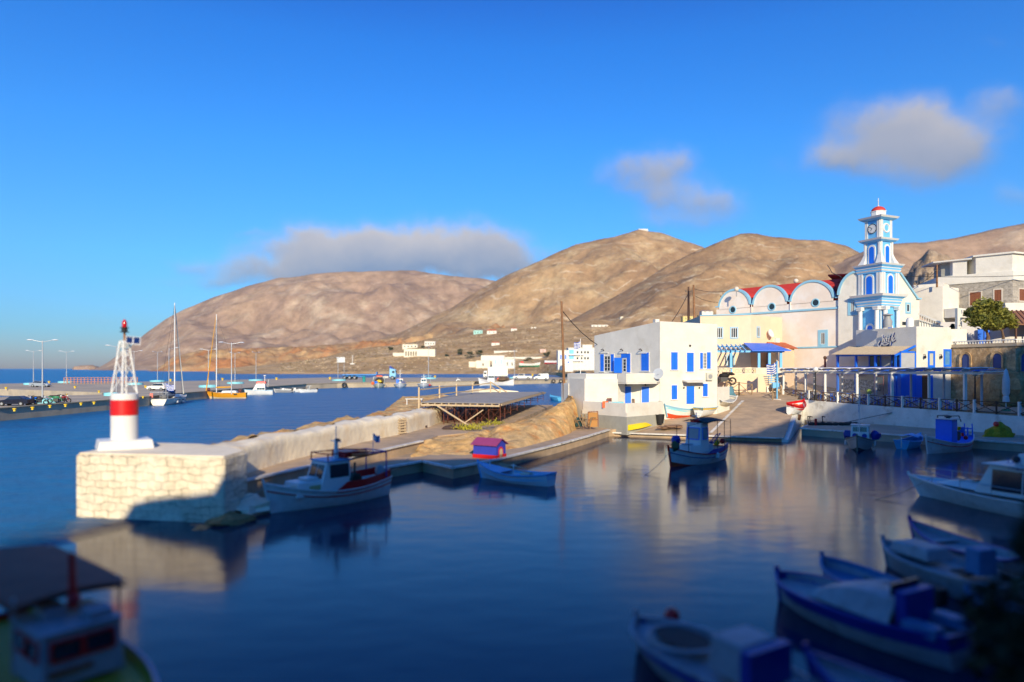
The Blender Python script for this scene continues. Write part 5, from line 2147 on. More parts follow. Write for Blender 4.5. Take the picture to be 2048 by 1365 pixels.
def cabin(o, x0, x1, w, z0, z1, m=whiteb, slope=.15, winh=(.5, .88), glassm=None, roofm=None, overhang=.08, fw=2, sw=2, trim=None):
    """wheelhouse with a raked front; front is +x"""
    mb = MB()
    wb_, wt = w / 2, w / 2 * .9
    vs = [(x0, -wb_, z0), (x1, -wb_, z0), (x1, wb_, z0), (x0, wb_, z0), (x0 + .03, -wt, z1), (x1 - slope, -wt, z1), (x1 - slope, wt, z1), (x0 + .03, wt, z1)]
    mb.add(vs, [(3, 2, 1, 0), (4, 5, 6, 7), (0, 1, 5, 4), (1, 2, 6, 5), (2, 3, 7, 6), (3, 0, 4, 7)])
    c = mb.build("cabin", m, o, bevel=.04)
    mb = MB()
    mb.box(((x0 + x1 - slope) / 2, 0, z1 + .03), (x1 - slope - x0 + 2 * overhang, wt * 2 + 2 * overhang, .06))
    mb.build("roof", roofm or m, c, bevel=.02)
    a, b = winh
    za, zb_ = z0 + (z1 - z0) * a, z0 + (z1 - z0) * b

    def fx(z):
        return x1 - slope * (z - z0) / (z1 - z0)
    for k in range(fw):
        ya = -wt * .86 + 2 * wt * .86 * k / fw + .03
        yb_ = -wt * .86 + 2 * wt * .86 * (k + 1) / fw - .03
        mb = MB()
        e = .012
        mb.add([(fx(za) + e, ya, za), (fx(za) + e, yb_, za), (fx(zb_) + e, yb_, zb_), (fx(zb_) + e, ya, zb_),
                (fx(za) - .03, ya, za), (fx(za) - .03, yb_, za), (fx(zb_) - .03, yb_, zb_), (fx(zb_) - .03, ya, zb_)],
               [(0, 1, 2, 3), (0, 4, 5, 1), (1, 5, 6, 2), (2, 6, 7, 3), (3, 7, 4, 0)])
        w_ = mb.build("windscreen", glassm or glass, c)
        if trim:
            mb = MB()
            for p, q in (((fx(za), ya, za), (fx(za), yb_, za)), ((fx(zb_), ya, zb_), (fx(zb_), yb_, zb_)), ((fx(za), ya, za), (fx(zb_), ya, zb_)), ((fx(za), yb_, za), (fx(zb_), yb_, zb_))):
                mb.bar((p[0] + .02, p[1], p[2]), (q[0] + .02, q[1], q[2]), .06, .06)
            mb.build("window_trim", trim, w_)
    for side in (-1, 1):
        for k in range(sw):
            xa = x0 + .1 + (x1 - slope - x0 - .2) * k / sw + .03
            xb = x0 + .1 + (x1 - slope - x0 - .2) * (k + 1) / sw - .03
            mb = MB()

            def yy(z):
                return side * (wb_ + (wt - wb_) * (z - z0) / (z1 - z0) + .012)
            mb.add([(xa, yy(za), za), (xb, yy(za), za), (xb, yy(zb_), zb_), (xa, yy(zb_), zb_), (xa, yy(za) * .96, za), (xb, yy(za) * .96, za), (xb, yy(zb_) * .96, zb_), (xa, yy(zb_) * .96, zb_)],
                   [(0, 1, 2, 3), (0, 4, 5, 1), (1, 5, 6, 2), (2, 6, 7, 3), (3, 7, 4, 0)])
            w_ = mb.build("side_window", glassm or glass, c)
            if trim:
                mb = MB()
                for p, q in (((xa, za), (xb, za)), ((xa, zb_), (xb, zb_)), ((xa, za), (xa, zb_)), ((xb, za), (xb, zb_))):
                    mb.bar((p[0], yy(p[1]) * 1.01, p[1]), (q[0], yy(q[1]) * 1.01, q[1]), .05, .05)
                mb.build("window_trim", trim, w_)
    return c


def fenders(o, h, ts, m=whiteb, side=1, u=.75, r=.10):
    for t in ts:
        p = h.pt(t, u, side, .1)
        mb = MB().lathe((p[0], p[1], p[2] - .25), [(.02, 0), (r, .08), (r, .42), (.02, .5)], 10)
        mb.build("fender", m, o)


def flag(name, label, base, ph, w, h, dx, droop=.5, polem=whiteb, polr=.03, fly=-1, group=None, pole=True, fz=0.0):
    o = thing(name, label, "flag", base, 0, group)
    if pole:
        MB().cyl((0, 0, 0), (0, 0, ph), polr, polr * .8, 8).build("flag_pole", polem, o)
    mats_ = (MB(), MB())
    n = 9
    cols = 12

    def pt(u, v):
        x = fly * w * u * (1 - .35 * droop)
        z = ph - fz - h * v - droop * w * u * (0.6 + .25 * sin(u * 5))
        return (x + .02, .08 * w * sin(u * 9 + v * 2), z)
    for k in range(n):
        for c in range(cols):
            u0, u1 = c / cols, (c + 1) / cols
            canton = u1 <= 0.37 and k < 5
            isblue = (k % 2 == 0)
            if canton:
                isblue = not (k == 2 or abs((u0 + u1) / 2 - .19) < .05)
            a = [pt(u0, k / n), pt(u1, k / n), pt(u1, (k + 1) / n), pt(u0, (k + 1) / n)]
            b = [(x, y + .012, z) for x, y, z in a]
            mats_[0 if isblue else 1].add(a + b, [(0, 1, 2, 3), (7, 6, 5, 4), (0, 4, 5, 1), (2, 6, 7, 3), (1, 5, 6, 2), (3, 7, 4, 0)])
    mats_[0].build("blue_stripes", mat("flag_blue", (0.01, 0.07, 0.42), .8, var=.05), o)
    mats_[1].build("white_stripes", whiteb, o)
    return o


# ---- 1 the red and white fishing boat beside the mole
loc, rz, L_ = place2(548, 1026, 762, 989)
h = Hull(L_ + .5, 2.5, .80, 1.50, 1.05, .5, .5, .45, 2.4)
b1 = boat("white fishing boat with a red side band and red roof rail moored beside the mole", loc, rz, h, hullwhite, deckm=whiteb, railm=hullwhite, drop=.30, stripem=red)
m = MB()
for side in (1, -1):
    rows = []
    for i in range(19):
        t = .02 + .55 * i / 18
        lo_, hi_ = h.pt(t, .97, side, .03), h.pt(t, 1.0, side, .03)
        top_ = hi_[2] + .42 * min(1, (18 - i) / 3) 
        rows.append([(lo_[0], lo_[1], lo_[2] - .05), (hi_[0], hi_[1], top_), (hi_[0], hi_[1] - side * .05, top_), (lo_[0], lo_[1] - side * .05, lo_[2])])
    m.grid(rows, smooth=False)
a, b = h.pt(0.02, 1, 1, .03), h.pt(0.02, 1, -1, .03)
m.bar((a[0], a[1], a[2] + .2), (b[0], b[1], b[2] + .2), .05, .44)
m.build("red_bulwark", red, b1)
cabin(b1, -.7, 1.2, 1.6, .75, 2.25, whiteb, .5, (.45, .9), fw=2, sw=1, roofm=hullblue)
part(b1, "fore_cabin", whiteb, lambda m: m.box((1.55, 0, 1.0), (1.7, 1.45, .75), 0, .88), bevel=.05)
part(b1, "hatch", whiteb, lambda m: m.box((1.35, 0, 1.45), (.7, .8, .12)), bevel=.03)
part(b1, "porthole_panel", mat("yellowed_panel", (.45, .40, .18), .5), lambda m: [m.box((2.36, .3, 1.02), (.1, .45, .32)), m.box((1.4, .68, 1.02), (.6, .14, .3))])
part(b1, "mast", whiteb, lambda m: [m.box((-.3, 0, 2.8), (.2, .2, 1.1), 0, .6), m.bar((-.3, -.45, 3.2), (-.3, .45, 3.2), .05, .05), m.cyl((-.3, 0, 3.3), (-.3, 0, 4.0), .025)])
part(b1, "horn", darkgrey, lambda m: m.cyl((-.3, .35, 3.28), (-.05, .4, 3.32), .05, .09))
part(b1, "roof_rail", red, lambda m: [m.path([(.7, .75, 2.3), (.7, .75, 2.65), (-1.2, .8, 2.65), (-2.9, .9, 2.45)], .035), m.path([(.7, -.75, 2.3), (.7, -.75, 2.65), (-1.2, -.8, 2.65), (-2.9, -.9, 2.45)], .035), m.path([(.7, -.75, 2.65), (.7, .75, 2.65)], .035), m.box((-.9, 0, 2.5), (.9, 1.2, .3))])
part(b1, "canopy_frame", darkblue, lambda m: [m.path([(-2.9, y, 1.1), (-2.9, y, 2.5), (-1.2, y, 2.5)], .035) for y in (-.9, .9)] + [m.path([(-2.9, -.9, 2.5), (-2.9, .9, 2.5)], .04)])
part(b1, "life_ring", orange, lambda m: [m.torus((-1.3, .7, 2.48), .42, .10, 'z', 20, 8)])
part(b1, "net_winch", mat("dark_green_machinery", (.03, .06, .05), .6), lambda m: [m.cyl((-.95, .5, 1.2), (-.95, .9, 1.2), .35, .35, 12), m.box((-1.0, .7, 1.0), (.5, .4, .8)), m.cyl((-.9, .8, .8), (-.9, .8, 2.1), .06)])
part(b1, "stern_locker", whiteb, lambda m: m.box((-1.15, -.5, 1.35), (.3, .5, 1.5)), bevel=.03)
part(b1, "stern_gear", grey, lambda m: [m.blob((-3.0, .2, 1.35), .3, 2), m.box((-3.3, .1, 1.3), (.3, .9, .3))])
fenders(b1, h, (.30, .55), hullwhite, -1)
fenders(b1, h, (.05,), mat("pink_buoy", (.6, .25, .22), .6), -1)
b_ = G(745, 905, 1.1)
flag("flag", "small striped flag on the stern rail of the red banded fishing boat", (b1.location.x + 2.7 * -cos(rz) , b1.location.y - 2.7 * sin(rz), 2.45), 1.0, .5, .38, 1, .8, fly=1, polr=.02)

# ---- 2 blue rowing boat
loc, rz, L_ = place2(957, 955, 1108, 973)
h = Hull(5.4, 1.9, .55, 1.0, .75, .35, .6, .35)
b2 = boat("sky blue open wooden boat moored by the low quay near the small blue hut", loc, rz, h, mat("pale_blue_hull", (.70, .80, .84), .45, var=.08), name="rowing_boat", railm=skyblue, deckm=mat("pale_blue_inside", (.30, .60, .80), .5, var=.1), drop=.38, strake=(.90, skyblue))
part(b2, "foredeck", mat("light_blue_deck", (.28, .50, .75), .5, var=.06), lambda m: m.add([h.pt(.62, 1, 1, -.04), h.pt(.8, 1, 1, -.04), h.pt(.98, 1, 1, 0), h.pt(.98, 1, -1, 0), h.pt(.8, 1, -1, .04), h.pt(.62, 1, -1, .04)], [(0, 1, 2, 3, 4, 5)]))
part(b2, "thwart", skyblue, lambda m: [m.box((-.2, 0, .42), (.3, 1.6, .06)), m.box((-1.5, 0, .5), (.35, 1.3, .06))])
part(b2, "engine_box", mat("cream_box", (.55, .58, .45), .6), lambda m: m.box((-.9, 0, .42), (.7, .5, .4)), bevel=.03)
part(b2, "oars", woodpale, lambda m: [m.cyl((-1.6, .5, .72), (1.1, -.1, .85), .035), m.cyl((-.4, -.7, .75), (1.4, -.3, .95), .035)])
part(b2, "tiller", whiteb, lambda m: [m.cyl((.1, .0, .4), (.1, 0, 1.1), .04), m.bar((-.1, 0, 1.0), (.3, 0, 1.0), .04, .04), m.cyl((1.95, 0, .8), (1.95, 0, 1.25), .05)])

# ---- 3 blue white boat with dark canopy
loc, rz, L_ = place2(1336, 936, 1446, 917)
h = Hull(6.9, 2.4, .75, 1.45, 1.0, .5, .5, .4)
b3 = boat("white and blue fishing boat under a dark canopy with blue trimmed wheelhouse, off the slipway", loc, rz, h, hullwhite, railm=red, deckm=whiteb, drop=.3, strake=(.80, hullwhite), stripem=darkblue, bottom=antifoul)
m = MB()
for side in (1, -1):
    rows = []
    for i in range(15):
        t = .02 + .55 * i / 14
        lo_ = h.pt(t, 1, side, .03)
        rows.append([(lo_[0], lo_[1], lo_[2] - .04), (lo_[0], lo_[1], lo_[2] + .34 * min(1, (14 - i) / 3)), (lo_[0], lo_[1] - side * .05, lo_[2] + .34 * min(1, (14 - i) / 3)), (lo_[0], lo_[1] - side * .05, lo_[2] - .04)])
    m.grid(rows, smooth=False)
m.build("blue_bulwark", darkblue, b3)
part(b3, "fore_cabin", whiteb, lambda m: m.box((1.0, 0, 1.05), (1.6, 1.4, .75), 0, .86), bevel=.05)
cabin(b3, -.6, .6, 1.35, .85, 2.95, whiteb, .2, (.45, .85), fw=1, sw=1, trim=blue, glassm=mat("pale_reflecting_glass", (.30, .34, .38), .15, var=.1))
part(b3, "red_bundle", red, lambda m: m.blob((.0, 0, 3.1), .45, 4, (1, 1.1, .45)))
part(b3, "canopy", canvas_dark, lambda m: m.grid([[(-3.2 + 3.6 * i / 8, -1.1 + 2.2 * j / 4, 3.35 - .10 * abs(j - 2) - .25 * ((i - 5) / 5) ** 2 + zz) for j in range(5)] for zz in (0,) for i in range(9)]).grid([[(-3.2 + 3.6 * i / 8, -1.1 + 2.2 * j / 4, 3.30 - .10 * abs(j - 2) - .25 * ((i - 5) / 5) ** 2) for j in range(5)] for i in range(9)]))
part(b3, "canopy_post", darkgrey, lambda m: [m.cyl((x, y, .8), (x, y, 3.15), .025) for x in (-3.1, -2.2, -1.2) for y in (-1.0, 1.0)] + [m.cyl((x, y, 1.0), (x, y, 2.9), .022) for x in (1.9, ) for y in (-.5, .5)] + [m.path([(1.9, .5, 2.9), (0, .7, 3.1)], .02)])
part(b3, "mast", whiteb, lambda m: [m.cyl((.1, 0, 2.95), (.1, 0, 3.75), .04), m.bar((.1, -.3, 3.5), (.1, .3, 3.5), .04, .04)])
part(b3, "anchor_winch", darkblue, lambda m: [m.blob((2.9, .1, 1.9), .35, 5), m.cyl((2.9, 0, 1.2), (2.8, 0, 2.1), .08), m.bar((2.5, -.2, 1.3), (2.9, 0, 2.1), .1, .1), m.cyl((2.35, -.1, 1.2), (2.35, -.1, 1.7), .12)])
part(b3, "net_heap", mat("olive_net", (.10, .11, .05), .95, var=.3), lambda m: m.blob((3.15, .2, 1.5), .3, 9, (1, 1, 1.3)))
part(b3, "stern_ladder", darkblue, lambda m: [m.bar((-1.6, .4, 1.35), (-3.7, -.2, 1.95), .06, .06), m.bar((-1.6, .0, 1.3), (-3.7, -.5, 1.85), .06, .06)] + [m.bar((-1.6 - 2.1 * k / 6, .4 - .6 * k / 6, 1.35 + .6 * k / 6), (-1.6 - 2.1 * k / 6, -.5 * k / 6, 1.3 + .55 * k / 6), .04, .04) for k in range(7)])
part(b3, "buoys", yellow, lambda m: [m.ball((-3.3, -.3, 1.25), .25, 12)])
part(b3, "red_buoy", red, lambda m: [m.ball((-3.2, .25, 1.4), .22, 12)])
part(b3, "deck_boxes", mat("pale_crates", (.5, .55, .58), .6), lambda m: [m.box((-1.2, 0, 1.1), (.8, .8, .5)), m.box((1.35, 0, 1.5), (.6, .7, .08))])
fenders(b3, h, (.38,), whiteb, 1, .85, .16)
fenders(b3, h, (.38,), whiteb, -1, .85, .16)

# ---- 4 bow-on white boat
loc, rz, L_ = place2(1713, 905, 1726, 889)
h = Hull(5.8, 2.3, .75, 1.35, .85, .5, .55, .4, 2.6)
b4 = boat("small grey white boat with a tall white mast seen bow on under the sea wall", loc, rz, h, mat("grey_green_hull", (.40, .44, .42), .5, var=.12), railm=mat("dull_wood_rail", (.20, .18, .14), .7), deckm=grey, drop=.25, bottom=canvas_dark)
cabin(b4, -1.0, .3, 1.5, .8, 2.0, whiteb, .15, (.55, .88), fw=2, sw=1)
part(b4, "portholes", darkblue, lambda m: [m.cyl((.33, y, 1.12), (.36, y, 1.12), .2, .2, 14) for y in (-.38, .38)])
part(b4, "mast", whiteb, lambda m: [m.cyl((.6, 0, .9), (.6, 0, 5.3), .05, .035), m.cyl((.6, 0, 5.2), (2.6, 0, 1.4), .012), m.cyl((.6, 0, 5.2), (-2.6, .3, 1.2), .012)])
part(b4, "side_gear", darkblue, lambda m: [m.blob((-.8, 1.15, 1.15), .45, 3), m.blob((-1.2, -1.1, 1.05), .4, 6)])
part(b4, "pennant", darkblue, lambda m: m.add([(1.3, .02, 3.9), (1.3, .02, 3.2), (1.5, .0, 3.25), (1.35, .0, 3.9), (1.3, -.0, 3.9), (1.3, -.0, 3.2), (1.5, -.02, 3.25), (1.35, -.02, 3.9)], [(0, 1, 2, 3), (7, 6, 5, 4), (0, 4, 5, 1), (1, 5, 6, 2), (2, 6, 7, 3), (3, 7, 4, 0)]))
fenders(b4, h, (.35, .5), whiteb, 1)
fenders(b4, h, (.35, .5), whiteb, -1)

# ---- 5 little blue boat
loc, rz, L_ = place2(1848, 889, 1793, 901)
h = Hull(4.6, 1.7, .6, 1.0, .75, .3, .75, .3)
b5 = boat("small pale blue boat with a blue cover, left of the blue cabin boat", loc, rz, h, hullblue, name="dinghy", railm=skyblue, deckm=skyblue, drop=.3)
part(b5, "cover", skyblue, lambda m: m.grid([[(-.6 + 2.6 * i / 6, (-.75 + 1.5 * j / 4) * (1 - .5 * (i / 6) ** 2), .95 + .22 * (1 - abs(j - 2) / 2) + .1 * sin(i)) for j in range(5)] for i in range(7)]))
part(b5, "stern_post", whiteb, lambda m: m.cyl((-2.3, 0, .1), (-2.35, 0, 1.05), .05))

# ---- 6 blue cabin caique
loc, rz, L_ = place2(1853, 909, 1940, 897)
h = Hull(7.4, 2.4, .75, 1.45, 1.25, .5, .3, .35)
b6 = boat("white caique with a tall bright blue wheelhouse and red waterline stripe below the terrace", loc, rz, h, hullwhite, railm=whiteb, deckm=blue, drop=.25, stripem=red)
part(b6, "wheelhouse", blue, lambda m: m.box((.7, .1, 1.75), (.95, 1.3, 2.0)), bevel=.03)
part(b6, "wheelhouse_side", whiteb, lambda m: m.box((.18, -.1, 1.75), (.06, .9, 1.9)))
part(b6, "wheelhouse_roof", whiteb, lambda m: m.box((.65, .1, 2.8), (1.35, 1.6, .08)))
part(b6, "roof_gear", darkgrey, lambda m: [m.path([(1.1, .5, 2.85), (1.1, .5, 3.05), (-.6, .5, 3.0), (-1.0, .5, 2.5)], .04), m.path([(1.1, -.4, 2.85), (1.1, -.4, 3.05), (-.6, -.4, 3.0)], .04), m.blob((.4, .1, 2.95), .25, 8, (1.6, 1, .5))])
part(b6, "net_drum", mat("rusty_machinery", (.13, .08, .06), .7, var=.3), lambda m: [m.cyl((-.6, -.5, 1.3), (-.6, .5, 1.3), .4, .4, 12), m.cyl((-.35, .4, .8), (-.35, .4, 2.3), .07), m.blob((-1.0, -.1, 1.4), .4, 4)])
part(b6, "yellow_tub", yellow, lambda m: m.lathe((-1.0, .3, 1.75), [(.15, 0), (.2, .3)], 10))
part(b6, "blue_tub", blue, lambda m: [m.lathe((-1.7, .2, 1.5), [(.22, 0), (.26, .5)], 10), m.cyl((-2.9, .2, 1.2), (-2.9, .2, 1.9), .07), m.bar((-2.9, 0, 1.8), (-2.9, .5, 1.8), .1, .1), m.path([(-3.5, -.3, 1.2), (-3.5, -.3, 2.2)], .05), m.path([(-3.6, .3, 1.2), (-3.5, .3, 2.2)], .05)])
part(b6, "red_float", red, lambda m: [m.cyl((-1.75, .3, 1.2), (-1.7, .3, 1.9), .1), m.ball((-1.6, .6, 1.1), .18, 10), m.ball((-.2, -.6, 1.35), .13, 10)])
flag("flag", "small dark blue flag above the blue wheelhouse boat", (loc.x + .3, loc.y, 2.8), 1.4, .35, .3, 1, .9, fly=-1, polr=.015)

# ---- 7 motor yacht
Y0, Y1 = Vector((26.8, 28.2, 0)), Vector((22.5, 37.8, 0))
c = (Y0 + Y1) / 2
d_ = Y1 - Y0
rzy = atan2(d_.y, d_.x)
h = Hull(d_.length, 3.3, .8, 1.08, .8, .5, .8, .9, 2.6)
b7 = boat("white motor yacht with wide foredeck, dark cabin windows and lettered roof at the right edge", c, rzy, h, hullwhite, name="motor_yacht", railm=whiteb, deckm=mat("pale_deck", (.62, .66, .70), .5, var=.04), drop=.12)
part(b7, "foredeck_cabin", whiteb, lambda m: m.grid([[(1.4 + 2.6 * i / 8, (-1.0 + 2.0 * j / 6) * (1 - .5 * (i / 8) ** 2), .95 + .42 * (1 - (i / 8) ** 2) * (1 - (abs(j - 3) / 3) ** 4)) for j in range(7)] for i in range(9)]))
part(b7, "deck_hatch", mat("smoked_hatch", (.10, .16, .18), .2), lambda m: [m.box((2.6, .45, 1.36), (.4, .4, .05)), m.box((1.9, .5, 1.40), (.4, .4, .05))])
part(b7, "pulpit_rail", steel, lambda m: [[m.path([(p[0], p[1] * .93, p[2] + .55) for p in [h.pt(.35 + .6 * i / 8, 1, sd_) for i in range(9)]], .022)] + [m.cyl((h.pt(t, 1, sd_)[0], h.pt(t, 1, sd_)[1] * .93, h.pt(t, 1, sd_)[2]), (h.pt(t, 1, sd_)[0], h.pt(t, 1, sd_)[1] * .93, h.pt(t, 1, sd_)[2] + .55), .02) for t in (.4, .55, .7, .85)] for sd_ in (1, -1)])
cb_ = cabin(b7, -3.6, 1.5, 2.5, .9, 2.35, whiteb, .7, (.15, .85), fw=3, sw=3, overhang=.25)
part(b7, "flybridge", whiteb, lambda m: m.box((-1.6, 0, 2.7), (2.8, 2.0, .55), 0, .9), bevel=.06)
part(b7, "search_light", darkgrey, lambda m: m.ball((-.3, .95, 2.7), .18, 10))
part(b7, "rolled_awning", red, lambda m: m.cyl((-1.6, -.8, 3.05), (-1.6, .9, 3.05), .16, .16, 10))
for tx, zz, yy_, sz in (("Σ.Ε.Π.", 2.66, 1.03, .26), ("ΛΑΚΩΝΙΚΗ", 2.40, 1.26, .26)):
    text_mesh("lettering", tx, sz, darkblue, b7, (.1 if zz > 2.5 else -.1, yy_, zz - .16), (radians(90), 0, pi), .004)

# ---- foreground boats on the right
def near_boat(label, bow, st, h, **k):
    b_, s_ = Vector(bow), Vector(st)
    c_ = (b_ + s_) / 2
    dv = b_ - s_
    h.L = dv.length
    return boat(label, (c_.x, c_.y, 0), atan2(dv.y, dv.x), h, **k)


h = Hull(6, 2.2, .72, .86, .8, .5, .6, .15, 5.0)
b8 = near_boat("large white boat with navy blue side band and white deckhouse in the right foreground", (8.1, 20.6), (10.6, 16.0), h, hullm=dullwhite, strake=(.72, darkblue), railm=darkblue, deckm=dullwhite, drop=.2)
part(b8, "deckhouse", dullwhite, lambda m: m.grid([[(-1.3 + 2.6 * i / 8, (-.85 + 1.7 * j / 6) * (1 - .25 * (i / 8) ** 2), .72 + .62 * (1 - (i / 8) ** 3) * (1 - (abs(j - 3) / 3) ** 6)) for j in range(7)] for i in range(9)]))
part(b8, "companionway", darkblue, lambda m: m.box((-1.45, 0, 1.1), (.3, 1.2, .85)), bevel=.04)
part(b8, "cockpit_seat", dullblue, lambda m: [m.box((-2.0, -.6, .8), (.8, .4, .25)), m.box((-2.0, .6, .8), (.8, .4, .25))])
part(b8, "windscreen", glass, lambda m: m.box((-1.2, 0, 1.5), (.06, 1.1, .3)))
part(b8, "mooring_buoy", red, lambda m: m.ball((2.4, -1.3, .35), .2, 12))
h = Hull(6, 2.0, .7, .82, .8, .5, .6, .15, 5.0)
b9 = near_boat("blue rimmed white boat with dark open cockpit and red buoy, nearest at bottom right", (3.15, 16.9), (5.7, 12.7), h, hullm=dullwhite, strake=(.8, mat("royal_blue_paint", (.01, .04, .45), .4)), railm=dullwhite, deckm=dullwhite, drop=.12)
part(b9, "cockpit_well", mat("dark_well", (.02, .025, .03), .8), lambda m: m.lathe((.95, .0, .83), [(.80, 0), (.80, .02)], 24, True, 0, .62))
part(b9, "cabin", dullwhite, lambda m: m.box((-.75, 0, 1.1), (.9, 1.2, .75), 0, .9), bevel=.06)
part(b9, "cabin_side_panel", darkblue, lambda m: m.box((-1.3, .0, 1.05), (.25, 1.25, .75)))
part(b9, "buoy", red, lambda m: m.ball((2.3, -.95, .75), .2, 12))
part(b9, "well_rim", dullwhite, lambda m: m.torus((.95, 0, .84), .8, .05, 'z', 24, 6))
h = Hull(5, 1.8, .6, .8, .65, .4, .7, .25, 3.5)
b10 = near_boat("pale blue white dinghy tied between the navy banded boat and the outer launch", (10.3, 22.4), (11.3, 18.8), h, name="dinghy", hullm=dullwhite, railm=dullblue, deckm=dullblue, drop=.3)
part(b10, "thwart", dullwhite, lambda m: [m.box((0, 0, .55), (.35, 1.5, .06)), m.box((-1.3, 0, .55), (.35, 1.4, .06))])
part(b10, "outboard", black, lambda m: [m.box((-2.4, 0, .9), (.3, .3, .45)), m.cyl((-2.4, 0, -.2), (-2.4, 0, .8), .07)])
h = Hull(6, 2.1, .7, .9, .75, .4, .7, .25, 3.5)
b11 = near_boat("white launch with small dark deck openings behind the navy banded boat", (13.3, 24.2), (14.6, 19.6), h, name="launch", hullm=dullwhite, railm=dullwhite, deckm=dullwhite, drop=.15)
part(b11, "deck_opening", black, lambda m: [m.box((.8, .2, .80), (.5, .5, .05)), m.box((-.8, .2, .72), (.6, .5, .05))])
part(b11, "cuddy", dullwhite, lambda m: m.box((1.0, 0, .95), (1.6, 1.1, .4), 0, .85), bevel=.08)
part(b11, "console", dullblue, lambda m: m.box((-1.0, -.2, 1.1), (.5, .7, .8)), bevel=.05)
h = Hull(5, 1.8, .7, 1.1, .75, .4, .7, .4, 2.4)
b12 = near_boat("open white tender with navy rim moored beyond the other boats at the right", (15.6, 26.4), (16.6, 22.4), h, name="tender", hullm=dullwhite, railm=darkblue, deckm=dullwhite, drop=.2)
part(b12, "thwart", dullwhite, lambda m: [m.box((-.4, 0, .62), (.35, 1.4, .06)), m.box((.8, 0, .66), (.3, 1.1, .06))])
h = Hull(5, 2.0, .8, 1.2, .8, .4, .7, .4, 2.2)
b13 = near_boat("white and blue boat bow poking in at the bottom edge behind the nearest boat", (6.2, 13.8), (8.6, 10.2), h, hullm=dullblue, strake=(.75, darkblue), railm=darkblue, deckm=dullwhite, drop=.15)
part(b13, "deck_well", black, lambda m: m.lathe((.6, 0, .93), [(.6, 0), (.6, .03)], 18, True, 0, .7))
h = Hull(5.4, 2.0, .8, 1.2, .8, .4, .7, .4, 2.2)
b15 = near_boat("dark blue boat with red engine cover beside the navy banded boat", (12.0, 17.6), (13.8, 12.6), h, hullm=darkblue, railm=dullblue, deckm=dullblue, drop=.3)
part(b15, "engine_cover", red, lambda m: m.box((.4, 0, 1.0), (.7, .8, .5)), bevel=.05)
part(b15, "foredeck", dullwhite, lambda m: m.box((1.4, 0, .96), (1.0, 1.0, .06)))
h = Hull(5.4, 2.0, .8, 1.2, .8, .4, .7, .4, 2.2)
b16 = near_boat("dim navy hulled boat partly hidden under the dark tree at the bottom right", (9.2, 12.2), (11.6, 7.6), h, hullm=darkblue, railm=darkblue, deckm=darkblue, drop=.2)
part(b16, "cover", canvas_dark, lambda m: m.box((0, 0, 1.0), (2.4, 1.5, .3), 0, .8), bevel=.1)

# ---- bottom left boat
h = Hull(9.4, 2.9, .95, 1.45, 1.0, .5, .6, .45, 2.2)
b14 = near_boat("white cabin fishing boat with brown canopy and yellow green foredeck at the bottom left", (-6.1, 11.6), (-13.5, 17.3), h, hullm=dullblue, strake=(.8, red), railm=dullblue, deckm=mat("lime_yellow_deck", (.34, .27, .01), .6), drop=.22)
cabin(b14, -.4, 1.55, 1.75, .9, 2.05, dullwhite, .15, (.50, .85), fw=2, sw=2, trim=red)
part(b14, "roof_box", dullwhite, lambda m: [m.box((1.0, .45, 2.2), (.6, .5, .25)), m.box((.1, -.2, 2.2), (.6, .5, .3))], bevel=.03)
part(b14, "red_mast", red, lambda m: [m.cyl((.6, .1, 2.3), (.5, .1, 3.6), .09, .07), m.ball((.62, .1, 2.5), .16, 10)])
part(b14, "canopy", canvas_brown, lambda m: [m.grid([[(-4.7 + 5.2 * i / 8, -1.1 + 2.5 * j / 4, 2.85 + z_ - .05 * abs(j - 2) ** 1.5 - .12 * (i / 8) ** 3) for j in range(5)] for i in range(9)]) for z_ in (0, -.14)])
part(b14, "canopy_post", steel, lambda m: [m.cyl((x, y, 1), (x, y, 2.75), .035) for x in (-4.4, -2.2, .3) for y in (-1.0, 1.25)])
part(b14, "brown_door", browndoor, lambda m: m.box((1.62, -.3, 1.25), (.04, .9, .12)))

b14.scale = (.88, .88, .88)
b14.location.x += .2
# ================================================================== boats on the slipway
def dry(label, bow, st, h, z, tilt=0.0, **k):
    o = near_boat(label, bow, st, h, **k)
    o.location.z = z
    o.rotation_euler = (tilt, 0, o.rotation_euler[2])
    return o


def cradle(o, z, L, w):
    part(o, "cradle", wooddark, lambda m: [m.box((x, 0, -z / 2 - .42), (.2, w, z + .05)) for x in (-L * .25, L * .25)] + [m.bar((-L * .35, s_ * w * .35, -.55 - z * .5), (L * .35, s_ * w * .35, -.55 - z * .5), .15, .15) for s_ in (-1, 1)])


h = Hull(5, 2.0, .75, 1.25, .85, .45, .4, .35)
k1 = dry("blue rimmed white boat with orange red bottom propped up before the house", (17.2, 76.0), (21.4, 78.5), h, 1.75, name="beached_boat", hullm=hullwhite, railm=skytrim, deckm=cyan, bottom=antifoul, drop=.35, strake=(.85, skytrim))
cradle(k1, .5, 4.5, 1.2)
part(k1, "clutter", mat("orange_clutter", (.6, .25, .12), .7), lambda m: [m.blob((-.3, .1, .75), .3, 3), m.blob((-1.2, 0, .8), .25, 5)])
h = Hull(5.4, 2.0, .65, 1.0, .7, .4, .6, .3)
k2 = dry("open boat painted white, yellow, grey and red inside, beached beside the white wooden boat", (24.0, 80.2), (20.6, 75.4), h, 2.0, name="beached_boat", hullm=hullwhite, railm=skytrim, deckm=teal, drop=.32, strake=(.80, yellow))
part(k2, "thwart", red, lambda m: [m.box((x, 0, .5), (.5, 1.6, .08)) for x in (-1.4, -.2, 1.2)])
